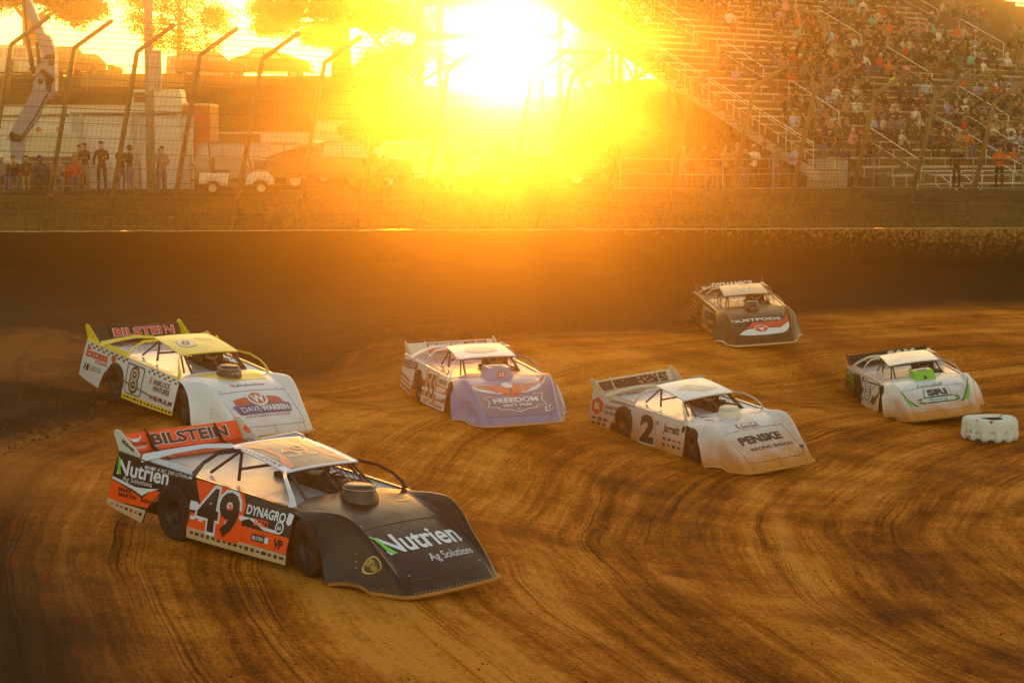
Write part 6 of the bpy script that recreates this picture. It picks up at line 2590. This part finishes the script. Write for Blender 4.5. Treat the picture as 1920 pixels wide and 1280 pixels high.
box_trailer('hauler', 'long white race hauler behind the seated spectators', -60, 345, 200, 80, 3.6, 2.5, (.66, .66, .68), .7, hauler_bits)
box_trailer('hauler_end', 'red rear end of a transporter with its ramp door', 346, 397, 197, 77, 3.4, 2.3, (.42, .045, .012), .5, None, cat='truck', hubs=False)
box_trailer('cargo_trailer', 'white enclosed cargo trailer behind the parked cars', 492, 640, 250, 88, 2.2, 2.2, (.66, .58, .50), .5)
box_trailer('cargo_trailer', 'taller pale trailer left of the tent in the glare', 588, 672, 229, 94, 2.6, 2.2, (.66, .60, .50), .5)
box_trailer('dark_trailer', 'dark brown enclosed trailer right of the red transporter', 398, 492, 250, 92, 2.2, 2.2, (.10, .055, .02), .5)
box_trailer('cargo_trailer', 'white flat roofed trailer seen through the sun glare', 760, 1060, 236, 96, 2.6, 2.2, (.66, .60, .50), .5)


def tarp_screen():
    """white fabric wall hung between two truss towers"""
    Y = 71.5
    a, b = at(134, 215, Y), at(362, 221, Y)
    g = lawn_z((a.x + b.x) / 2, Y)
    root = empty('fabric_screen', ((a.x + b.x) / 2, Y, g))
    tag(root, 'large white fabric screen stretched between truss towers beside the pole', 'screen')
    w, zt = b.x - a.x, a.z - g
    mb = MB()
    mb.grid(lambda u, v: Vector((lerp(-w / 2, w / 2, u), .05 * math.sin(u * 31 + v * 3) * (1 - v) + .06 * math.sin(v * 5 + u * 9), lerp(.05, zt - .05, v))), 60, 24, 0, True)
    mb.grid(lambda u, v: Vector((lerp(-w / 2, w / 2, u), .012 + .05 * math.sin(u * 31 + v * 3) * (1 - v) + .06 * math.sin(v * 5 + u * 9), lerp(.05, zt - .05, v))), 60, 24, 0, True, flip=True)
    mb.build('fabric', mat('white_fabric', (.68, .68, .72), .8), root)
    for x in (-w / 2 + .05, w / 2 - .45, .0):
        t = MB()
        s = .38 if x else .30
        cs = [(x, -.12), (x + s, -.12), (x + s, -.12 - s), (x, -.12 - s)]
        for cx, cy in cs:
            t.tube([(cx, cy, 0), (cx, cy, zt)], .024, 6)
        n = int(zt / s)
        for i in range(n):
            z0, z1 = zt * i / n, zt * (i + 1) / n
            for j in range(4):
                p, q = cs[j], cs[(j + 1) % 4]
                t.tube([(p[0], p[1], z0), (q[0], q[1], z1)], .014, 4)
                t.tube([(p[0], p[1], z1), (q[0], q[1], z1)], .014, 4)
        t.build('truss_tower', mat('truss_alu', (.62, .58, .50), .4, .4), root)
    t = MB()
    t.box((0, -.1, zt + .03), (w, .10, .08))
    t.build('top_beam', mat('truss_dark', (.12, .09, .06), .5), root)


tarp_screen()


def boom_lift():
    """articulated lift: two lavender-grey arms, cream engine hood, ram and hoses"""
    Y = 70.0
    P = lambda x, y, d=0.: at(x, y, Y) + Vector((0, d, 0))
    base = ground_at(60, Y)
    root = empty('boom_lift', tuple(base))
    tag(root, 'articulated boom lift with pale violet arms at the far left', 'lift')
    inv = -base
    m = mat('lift_violet', (.26, .26, .42), .4, vary=.1, scale=2)

    def fin(mb, name, mm):
        mb.v = [tuple(Vector(p) + inv) for p in mb.v]
        return mb.build(name, mm, root, recalc=True)
    th = .42
    mb = MB()
    mb.prism([P(12, 262), P(36, 268), P(84, 186), P(103, 150), P(80, 128), P(62, 155), P(60, 172)], (0, th, 0))
    mb.prism([P(18, 248), P(44, 256), P(44, 300), P(20, 300)], (0, th + .1, 0))
    fin(mb, 'lower_arm', m)
    mb = MB()
    mb.prism([P(70, 110), P(103, 100), P(103, 170), P(92, 186), P(86, 160), P(80, 140), P(66, 132)], (0, th + .12, 0))
    mb.prism([P(84, 112), P(103, 110), P(102, 92), P(92, 66), P(84, 66), P(40, -40), P(22, -40), P(68, 70)], (0, th - .08, 0))
    fin(mb, 'upper_arm', m)
    mb = MB()
    mb.tube([P(52, 74, -.05), P(64, 140, -.05)], .09)
    mb.tube([P(44, -10, -.05), P(52, 74, -.05)], .055)
    mb.tube([P(70, 80, -.05), P(74, 120, -.05)], .07)
    fin(mb, 'hydraulic_ram', mat('ram_dark', (.07, .05, .04), .4, .5))
    mb = MB()
    for c in ((92, 167), (76, 152), (96, 118)):
        p = P(*c)
        mb.lathe([(0, -.02), (.10, -.02), (.12, .02), (.12, .2)], 14, 0, Matrix.Translation(p) @ Matrix.Rotation(-math.pi / 2, 4, 'X'))
        fin(mb, 'pivot_pin', mat('hose_black', (.02, .018, .016), .6))
        mb = MB()
    mb.tube([P(38, 262, -.06), P(70, 215, -.12), P(82, 190, -.08), P(90, 176, -.06)], .025)
    fin(mb, 'hose', mat('hose_black', (.02, .018, .016), .6))
    mb = MB()
    mb.tube([P(40, 266, -.1), P(75, 222, -.16), P(88, 190, -.1)], .02)
    fin(mb, 'hose', mat('hose_black', (.02, .018, .016), .6))
    a, b = P(44, 294), P(144, 248)
    w, h = b.x - a.x, b.z - a.z
    mb = MB()
    prof = [(-.5, 0), (-.5, .62), (-.46, .88), (-.36, 1.0), (.36, 1.0), (.46, .9), (.5, .6), (.5, 0)]
    mb.prism([((a.x + b.x) / 2 + x * w, Y + .1, a.z + z * h) for x, z in prof], (0, 1.2, 0))
    fin(mb, 'engine_hood', mat('hood_cream', (.58, .54, .46), .45))
    mb = MB()
    mb.box(((a.x + b.x) / 2, Y + .7, a.z - .25), (w * 1.05, 1.5, .5))
    fin(mb, 'chassis', mat('ram_dark', (.07, .05, .04), .4, .5))
    for px in (66, 104):
        q = P(px, 246)
        mb = MB()
        mb.lathe([(.10, 0), (.10, .14), (.05, .18), (0, .18)], 12, 0, Matrix.Translation(q + Vector((0, .5, -.02))))
        fin(mb, 'beacon', mat('beacon_orange', (.75, .16, .01), .3))
    for s, x in ((0, .2), (1, .8)):
        for d in (.05, 1.4):
            g = Vector((a.x + w * x, Y + d, base.z + .40))
            mb = MB()
            mb.lathe([(0, -.12), (.22, -.12), (.40, -.13), (.42, 0), (.40, .13), (0, .12)], 18, 0, Matrix.Translation(g) @ Matrix.Rotation(-math.pi / 2, 4, 'X'))
            fin(mb, 'wheel', mat('tyre_rubber', (.022, .019, .017), .75, vary=.5, scale=14, bump=.15))


boom_lift()


def utility_pole():
    Y = 68.5
    b = at(284, 368, Y)
    b.z = lawn_z(b.x, b.y)
    root = empty('utility_pole', tuple(b))
    tag(root, 'thick round utility pole with a grey box, rising out of the picture', 'pole')
    mb = MB()
    mb.tube([(0, 0, -.3), (0, 0, 6), (0, 0, 12)], [.165, .155, .135], 16)
    mb.build('pole', mat('weathered_pole', (.36, .32, .27), .75, vary=.15, scale=2), root)
    z0, z1 = at(290, 172, Y).z - b.z, at(290, 95, Y).z - b.z
    mb = MB()
    mb.box((.25, -.14, (z0 + z1) / 2), (.44, .22, z1 - z0))
    mb.build('switch_box', mat('box_grey', (.42, .40, .36), .5), root)
    mb = MB()
    mb.box((.34, -.262, z0 + .20), (.22, .01, .24))
    f = lambda u, v, o: Vector((u, -.268 - o, v))
    text(mb, '12', f, .34, z0 + .20, .13, 1, .02, w=.16, off=.002)
    mb.build('number_plate', [mat('plate_tan', (.5, .42, .28), .6), mat('plate_ink', (.03, .02, .02), .6)], root)


utility_pole()


def steel_tower():
    """steel frame of columns, beam and braces between the oak and the grandstand"""
    Y = 92.0
    g = lawn_z(at(800, 200, Y).x, Y)
    b = at(800, 200, Y)
    root = empty('steel_tower', (b.x, Y, g))
    tag(root, 'braced steel frame of heavy columns standing under the setting sun', 'tower')
    inv = -Vector((b.x, Y, g))
    m = mat('tower_steel', (.10, .075, .04), .6, .3)

    def fin(mb, name):
        mb.v = [tuple(Vector(p) + inv) for p in mb.v]
        return mb.build(name, m, root)
    for px, w in ((787, .34), (824, .26), (1015, .26), (1050, .30)):
        p = at(px, 100, Y)
        mb = MB()
        mb.box((p.x, Y, (g + 14.5) / 2 + .2), (w, w, 14.5 - g + .4))
        fin(mb, 'column')
    for py in (70, 6, -60):
        a, c = at(780, py, Y), at(1056, py, Y)
        mb = MB()
        mb.box(((a.x + c.x) / 2, Y + .02, a.z), (c.x - a.x, .30, .34))
        fin(mb, 'beam')
    mb = MB()
    for p, q in (((787, 78), (824, 108)), ((824, 96), (900, 150)), ((795, 150), (900, 90)), ((660, 165), (787, 75)), ((668, 170), (787, 84)), ((680, 50), (780, 150)), ((1015, 78), (1100, 150)), ((1030, 150), (1090, 110)), ((900, 150), (1015, 80)), ((900, 90), (1015, 150))):
        mb.tube([at(*p, Y), at(*q, Y)], .07, 6)
    fin(mb, 'brace')


steel_tower()


def canopy_tent(px, Y, w, label, col):
    g = ground_at(px, Y)
    root = empty('canopy_tent', tuple(g))
    tag(root, label, 'tent', 'shade tents behind the parked cars')
    h = 2.35
    mb = MB()
    c = [(-w / 2, -1.5), (w / 2, -1.5), (w / 2, 1.5), (-w / 2, 1.5)]
    ap = (0, 0, h + .95)
    mb.add([(x, y, h) for x, y in c] + [ap], [(0, 1, 4), (1, 2, 4), (2, 3, 4), (3, 0, 4)])
    mb.add([(x, y, h) for x, y in c] + [(x, y, h - .28) for x, y in c], [(0, 4, 5, 1), (1, 5, 6, 2), (2, 6, 7, 3), (3, 7, 4, 0)])
    mb.build('canopy', mat('tent_' + label[:4], col, .8), root)
    for x, y in c:
        mb = MB()
        mb.tube([(x * .98, y * .98, 0), (x * .98, y * .98, h)], .03)
        mb.build('leg', mat('trim_alu', (.45, .42, .36), .4, .5), root)


canopy_tent(765, 80, 3.6, 'dark pop-up shade tent in the glare behind the white pickup', (.05, .035, .01))
canopy_tent(705, 86, 3.2, 'brown pop-up shade tent beside the pale trailer', (.09, .06, .02))


def tractor():
    g = ground_at(660, 80)
    root = empty('loader', tuple(g), .2)
    tag(root, 'small dark loader with raised arm between the trailers', 'loader')
    D = mat('loader_dark', (.05, .035, .015), .6)
    mb = MB()
    mb.prism([(-1.1, -.5, .5), (-1.1, -.5, 1.3), (-.3, -.5, 1.4), (-.2, -.5, 2.1), (.5, -.5, 2.1), (.7, -.5, 1.3), (1.2, -.5, 1.1), (1.2, -.5, .5)], (0, 1.0, 0))
    mb.build('body', D, root, recalc=True)
    mb = MB()
    mb.tube([(-.8, -.6, 1.3), (.4, -.6, 2.0), (1.7, -.6, 2.6)], .09)
    mb.tube([(-.8, .6, 1.3), (.4, .6, 2.0), (1.7, .6, 2.6)], .09)
    mb.box((1.8, 0, 2.6), (.5, 1.5, .5))
    mb.build('lift_arm', D, root)
    for x in (-.65, .7):
        for s in (-1, 1):
            t = MB()
            t.lathe([(0, .1), (.25, .12), (.42, .12), (.45, .08), (.45, -.1), (0, -.1)], 18, 0, Matrix.Translation((x, s * .6, .45)) @ Matrix.Rotation(-s * math.pi / 2, 4, 'X'))
            t.build('wheel', mat('tyre_rubber', (.022, .019, .017), .75, vary=.5, scale=14, bump=.15), root)


tractor()


def barriers():
    proto = None
    for i, px in enumerate((-10, 62, 134)):
        g = ground_at(px, 68.8)
        if proto is None:
            mb = MB()
            w, h = 1.42, 1.08
            mb.tube([(-w / 2, 0, .0), (-w / 2, 0, h), (w / 2, 0, h), (w / 2, 0, 0)], .02, 6)
            mb.tube([(-w / 2, 0, .18), (w / 2, 0, .18)], .016, 6)
            for k in range(1, 13):
                x = -w / 2 + w * k / 13
                mb.tube([(x, 0, .18), (x, 0, h)], .008, 4)
            mb.box((-w / 3, 0, .02), (.05, .5, .03))
            mb.box((w / 3, 0, .02), (.05, .5, .03))
            o = mb.build('crowd_barrier', mat('barrier_steel', (.42, .38, .32), .45, .4))
            proto = o
        else:
            o = proto.copy()
            COL.objects.link(o)
        o.location = g
        tag(o, ['steel crowd barrier at the picture edge behind the seated row', 'middle steel crowd barrier below the lift', 'steel crowd barrier ending beside the standing men'][i], 'barrier', 'crowd barriers behind the seated spectators')


barriers()


def camp_chair(g, rz, col, label):
    root = empty('camp_chair', tuple(g), rz)
    tag(root, label, 'chair', 'folding camp chairs on the lawn')
    c = mat('chair_' + col[0], col[1], .8)
    mb = MB()
    mb.grid(lambda u, v: Vector((lerp(-.26, .26, u), lerp(-.24, .22, v), .43 - .04 * math.sin(math.pi * u))), 4, 3, 0)
    mb.build('seat', c, root)
    mb = MB()
    mb.grid(lambda u, v: Vector((lerp(-.27, .27, u), .22 + .14 * v + .04 * math.sin(math.pi * u), .42 + .48 * v)), 4, 4, 0)
    mb.build('backrest', c, root)
    s = mat('chair_frame', (.05, .05, .05), .5)
    mb = MB()
    for x in (-.28, .28):
        mb.tube([(x, -.26, 0), (x, .24, .44), (x, .38, .92)], .012, 5)
        mb.tube([(x, .30, 0), (x, -.26, .62)], .012, 5)
        mb.tube([(x, -.28, .64), (x, .26, .64)], .018, 5)
    mb.tube([(-.28, -.26, 0), (.28, .30, 0)], .010, 5)
    mb.build('frame', s, root)


BLK, DEN, NVY, GRY, WHT = ('black', (.015, .015, .016)), ('denim', (.08, .12, .22)), ('navy', (.02, .03, .09)), ('grey', (.24, .24, .25)), ('white', (.75, .75, .76))
KHK, RED, TAN, BRN, ORG = ('khaki', (.30, .22, .12)), ('red', (.60, .05, .03)), ('tan', (.36, .25, .14)), ('dark brown', (.06, .035, .02)), ('orange', (.80, .16, .02))
LAV = ('lavender', (.34, .34, .62))
LGR = 'spectators on the lawn behind the fence'
sit_row = [(6, 'person in grey top and jeans seated at the far left edge', GRY, DEN, 1, WHT), (28, 'person in black top seated second from the left edge', BLK, DEN, 0, HAIR_T[0]), (52, 'person with khaki trousers holding a drink, seated in a camp chair', BRN, KHK, 1, BLK),
           (78, 'person in navy hooded top seated in a camp chair', NVY, BLK, 3, BLK), (112, 'person in pale camouflage top seated beside the red chair', TAN, GRY, 0, HAIR_T[2]), (142, 'person in red top seated low in front of the barrier', RED, DEN, 1, RED)]
for i, (px, lb, tp, lg, h, hd) in enumerate(sit_row):
    g = ground_at(px, 66.6)
    put_person(FIG_SIT[(h, i % 3)], g + Vector((0, .05, .44)), .25, lb, LGR, tp, lg, hd, i % 4)
    camp_chair(g, .25, [('blue', (.05, .07, .2)), ('green', (.03, .08, .04)), ('red', (.4, .04, .02))][i % 3], ['camp chair at the left picture edge', 'green camp chair second in the row', 'red camp chair under the person in khaki', 'blue camp chair under the navy hooded person', 'green camp chair under the person in camouflage', 'red camp chair next to the standing men'][i])
g = ground_at(328, 66.2)
put_person(FIG_SIT[(1, 1)], g + Vector((0, 0, .44)), .7, 'person in dark top and cap seated low right of the pole', LGR, BRN, BLK, 1, NVY, 0) if False else None
stand_row = [(152, 69.4, 0, 1, 'person in tan shirt standing behind the barrier end', TAN, BLK, HAIR_T[0], 1.0), (163, 68.6, 0, 2, 'person in brown shirt looking at a phone near the lift', BRN, KHK, HAIR_T[1], 1.02),
             (194, 67.2, 1, 0, 'broad person in black shirt and trousers with folded arms', BLK, BLK, HAIR_T[0], 1.06), (230, 67.6, 1, 1, 'person in white cap, black shirt and jeans left of the pole', BLK, DEN, WHT, 1.0),
             (246, 67.3, 3, 2, 'person in dark hooded top holding a cup next to the pole', BLK, DEN, BLK, .98), (307, 67.0, 1, 2, 'person in grey shirt and dark cap standing right of the pole', GRY, DEN, BLK, .98),
             (303, 69.0, 0, 0, 'person in brown top half hidden behind the person in grey', BRN, BLK, HAIR_T[1], .92), (722, 65.2, 0, 0, 'lone silhouetted person standing in front of the white pickup', BLK, BLK, HAIR_T[1], 1.06),
             (845, 67.5, 1, 1, 'person in tan vest standing in the glare', TAN, DEN, TAN, 1.0), (893, 67.0, 0, 2, 'person in yellowed white shirt in the middle of the glare', WHT, BLK, HAIR_T[2], 1.0),
             (28, 119.6, 0, 0, 'person in dark clothes walking beside the white van on the hill', BLK, BLK, HAIR_T[1], 1.0)]
for i, (px, Y, h, v, lb, tp, lg, hd, sc) in enumerate(stand_row):
    put_person(FIG_STAND[(h, v)], ground_at(px, Y), [.3, -.4, .1, .9, -.8, .5][i % 6], lb, LGR, tp, lg, hd, i % 3, sc)
fence_row = [(1278, 'grey', GRY, DEN, 1, WHT), (1296, 'black', BLK, BLK, 0, HAIR_T[0]), (1318, 'brown', BRN, DEN, 2, HAIR_T[0]), (1338, 'black', BLK, KHK, 0, HAIR_T[1]), (1357, 'khaki', KHK, BLK, 1, TAN), (1380, 'tan', TAN, DEN, 3, TAN), (1396, 'navy', NVY, DEN, 1, BLK),
             (1411, 'white', WHT, BLK, 1, WHT), (1430, 'brown', BRN, BLK, 2, HAIR_T[0]), (1452, 'grey', GRY, DEN, 0, HAIR_T[3]), (1487, 'lavender', LAV, BLK, 2, HAIR_T[2]), (1578, 'navy', NVY, DEN, 0, HAIR_T[0]), (1790, 'black', BLK, BLK, 0, HAIR_T[1]), (1870, 'orange', ORG, BLK, 0, HAIR_T[1])]
for i, (px, c, tp, lg, h, hd) in enumerate(fence_row):
    Y = 70.4 + (i % 3) * .5
    put_person(FIG_STAND[(h, i % 3)], ground_at(px, Y), [.2, -.3, .5, -.1][i % 4], 'person in %s top standing at the fence, %s from the left of that row' % (c, ordinal(i)), 'spectators standing at the foot of the grandstand', tp, lg, hd, i % 4, .95 + .04 * (i % 3))


def crowd_fence():
    """low mesh fence along the walkway in front of the grandstand"""
    root = empty('spectator_fence', (8, 69.4, 4.6))
    tag(root, 'low pipe and mesh fence along the walkway in front of the grandstand', 'fence')
    st = mat('pipe_grey', (.30, .26, .20), .5, .4)
    y = lambda x: 69.4 + .10 * (x - 8)
    z = lambda x: lawn_z(x, y(x))
    L = lambda x, h: Vector((x - 8, y(x) - 69.4, z(x) + h - 4.6))
    mb = MB()
    for h in (1.18, .62, .1):
        mb.tube([L(x, h) for x in range(4, 28, 2)], .022)
    mb.build('rail', st, root)
    for x in [4 + 1.9 * i for i in range(13)]:
        mb = MB()
        mb.tube([L(x, -.2), L(x, 1.2)], .03)
        mb.build('post', st, root)
    w = MB()
    x = 11.0
    while x < 12.5:
        w.tube([L(x, .1), L(x, 1.15)], .010, 4)
        x += .055
    for k in range(20):
        w.tube([L(11, .1 + k * .055), L(12.5, .1 + k * .055)], .010, 4)
    w.build('mesh_panel', mat('mesh_white', (.62, .58, .52), .5), root)


crowd_fence()


def hill_wall():
    x0, x1 = at(150, 130, 118).x, at(345, 130, 118).x
    mb = MB()
    n = 20
    for i in range(n):
        a, b = lerp(x0, x1, i / n), lerp(x0, x1, (i + 1) / n)
        za, zb = lawn_z(a, 118), lawn_z(b, 118)
        mb.box(((a + b) / 2, 118, (za + zb) / 2 + .35), (b - a - .01, .2, .9))
    tag(mb.build('guard_wall', mat('tan_block', (.34, .25, .13), .9, vary=.2, scale=3)), 'low tan block wall along the hill below the thin tree', 'wall')
    root = empty('hill_fence', (-30, 117.0, 10.5))
    tag(root, 'thin wire fence on short posts running along the hill', 'fence')
    st = mat('pipe_grey', (.30, .26, .20), .5, .4)
    x = -36.
    pts = []
    while x < -8:
        z = lawn_z(x, 117)
        m = MB()
        m.tube([(x + 30, 0, z - 10.6), (x + 30, 0, z - 10.5 + 1.25)], .03)
        m.build('post', st, root)
        pts.append((x, z))
        x += 2.4
    m = MB()
    for h in (1.2, .8, .4):
        m.tube([(x + 30, 0, z - 10.5 + h) for x, z in pts], .012, 4)
    m.build('wire', st, root)


hill_wall()


# ------------------------------------------------------------------ grass tufts along the top of the wall and mud clods on the track
def ground_detail():
    rnd = random.Random(5)
    mb = MB()
    for i in range(5200):
        x = rnd.uniform(-20, 20)
        y = wall_y(x) + .32 + abs(rnd.gauss(0, 1.6))
        z = lawn_z(x, y)
        for k in range(2):
            h, a = rnd.uniform(.06, .17), rnd.uniform(0, 6.28)
            d = Vector((math.cos(a), math.sin(a), 0))
            p = Vector((x, y, z - .01)) + d * .03 * k
            mb.add([p - d * .02, p + d * .02, p + d * rnd.uniform(-.06, .06) + Vector((0, 0, h))], [(0, 1, 2)])
    tag(mb.build('grass', mat('dry_grass', (.16, .12, .03), .9, vary=.4, scale=2)), kind='stuff')
    mb = MB()
    for i in range(15000):
        if rnd.random() < .22:
            a, r = rnd.uniform(R(120), R(215)), 29.6 + abs(rnd.gauss(0, 1.6))
            s = rnd.uniform(.015, .07)
        else:
            a, r = rnd.uniform(R(140), R(225)), rnd.uniform(13, 30)
            s = rnd.uniform(.005, .012) * (2.2 if rnd.random() < .08 else 1)
        x, y = TC.x + r * math.cos(a), TC.y + r * math.sin(a)
        if y > wall_y(x) - .4 or y < 8:
            continue
        z = track_z(x, y)
        pts = [Vector((math.cos(q), math.sin(q), 0)) * s * rnd.uniform(.6, 1.3) for q in (0, 1.05, 2.1, 3.14, 4.2, 5.2)]
        mb.add([Vector((x, y, z - s * .2)) + p for p in pts] + [Vector((x, y, z + s * rnd.uniform(.4, .9)))], [(k, (k + 1) % 6, 6) for k in range(6)])
    tag(mb.build('clay_clods', mat('clod_clay', (.085, .03, .004), .95, vary=.8, scale=3)), kind='stuff')


ground_detail()

# ------------------------------------------------------------------ haze volume standing in for lens glare and a warm colour cast
def build_haze():
    mb = MB()
    mb.box((2, 66, 18), (128, 172, 40))
    m = bpy.data.materials.new('haze')
    m.use_nodes = True
    n, l = m.node_tree.nodes, m.node_tree.links
    n.clear()
    out = n.new('ShaderNodeOutputMaterial')
    v = n.new('ShaderNodeVolumePrincipled')
    v.inputs['Color'].default_value = (1.0, .64, .02, 1)
    v.inputs['Density'].default_value = HAZE_DENSITY
    v.inputs['Anisotropy'].default_value = HAZE_G
    w = n.new('ShaderNodeVolumePrincipled')              # second lobe, added for a white bloom core round the sun
    w.inputs['Color'].default_value = (1.0, .97, .92, 1)
    w.inputs['Density'].default_value = HAZE_DENSITY * 1.05
    w.inputs['Anisotropy'].default_value = .985
    ad = n.new('ShaderNodeAddShader')
    l.new(v.outputs[0], ad.inputs[0])
    l.new(w.outputs[0], ad.inputs[1])
    ab = n.new('ShaderNodeVolumeAbsorption')                 # added orange cast: takes blue out with distance
    ab.inputs['Color'].default_value = (1.0, .76, .20, 1)
    ab.inputs['Density'].default_value = .0075
    ad2 = n.new('ShaderNodeAddShader')
    l.new(ad.outputs[0], ad2.inputs[0])
    l.new(ab.outputs[0], ad2.inputs[1])
    l.new(ad2.outputs[0], out.inputs['Volume'])
    o = mb.build('haze', m)
    tag(o, kind='stuff')


build_haze()


def dust_clouds():
    """clay dust hanging behind the sliding rear wheels: soft closed puffs of thin even density"""
    m = bpy.data.materials.new('clay_dust')
    m.use_nodes = True
    n, l = m.node_tree.nodes, m.node_tree.links
    n.clear()
    out = n.new('ShaderNodeOutputMaterial')
    v = n.new('ShaderNodeVolumePrincipled')
    v.inputs['Color'].default_value = (.85, .40, .12, 1)
    v.inputs['Density'].default_value = .17
    v.inputs['Anisotropy'].default_value = .6
    l.new(v.outputs[0], out.inputs['Volume'])
    rnd = random.Random(11)
    for key, amt in (('49', .8), ('8', 1.5), ('55', 1.0), ('2', 1.2), ('09', .25), ('157', .6)):
        t, r = POSES[key]
        M = Matrix(r).to_4x4()
        M.translation = Vector(t)
        mb = MB()
        for k in range(int(9 * amt)):
            f = k / (9 * amt)
            p = M @ Vector((-1.5 - 3.4 * f + rnd.uniform(-.3, .3), -.5 - .9 * f + rnd.uniform(-.8, .7), 0))
            sz = lerp(.35, 1.15, f) * rnd.uniform(.8, 1.25)
            g = track_z(p.x, p.y)
            nu, nv = 16, 10
            ph = rnd.uniform(0, 9)

            def fn(u, v_):
                a, b = u * 2 * math.pi, (v_ - .5) * math.pi
                w = 1 + .25 * mnoise.noise(Vector((math.cos(a) * 1.3 + ph, math.sin(a) * 1.3, math.sin(b) * 1.5)))
                return Vector((p.x + sz * 1.35 * w * math.cos(a) * math.cos(b), p.y + sz * w * math.sin(a) * math.cos(b), g + sz * .30 + sz * .62 * w * math.sin(b)))
            mb.grid(fn, nu, nv)
        o = mb.build('dust', m)
        tag(o, kind='stuff')


dust_clouds()
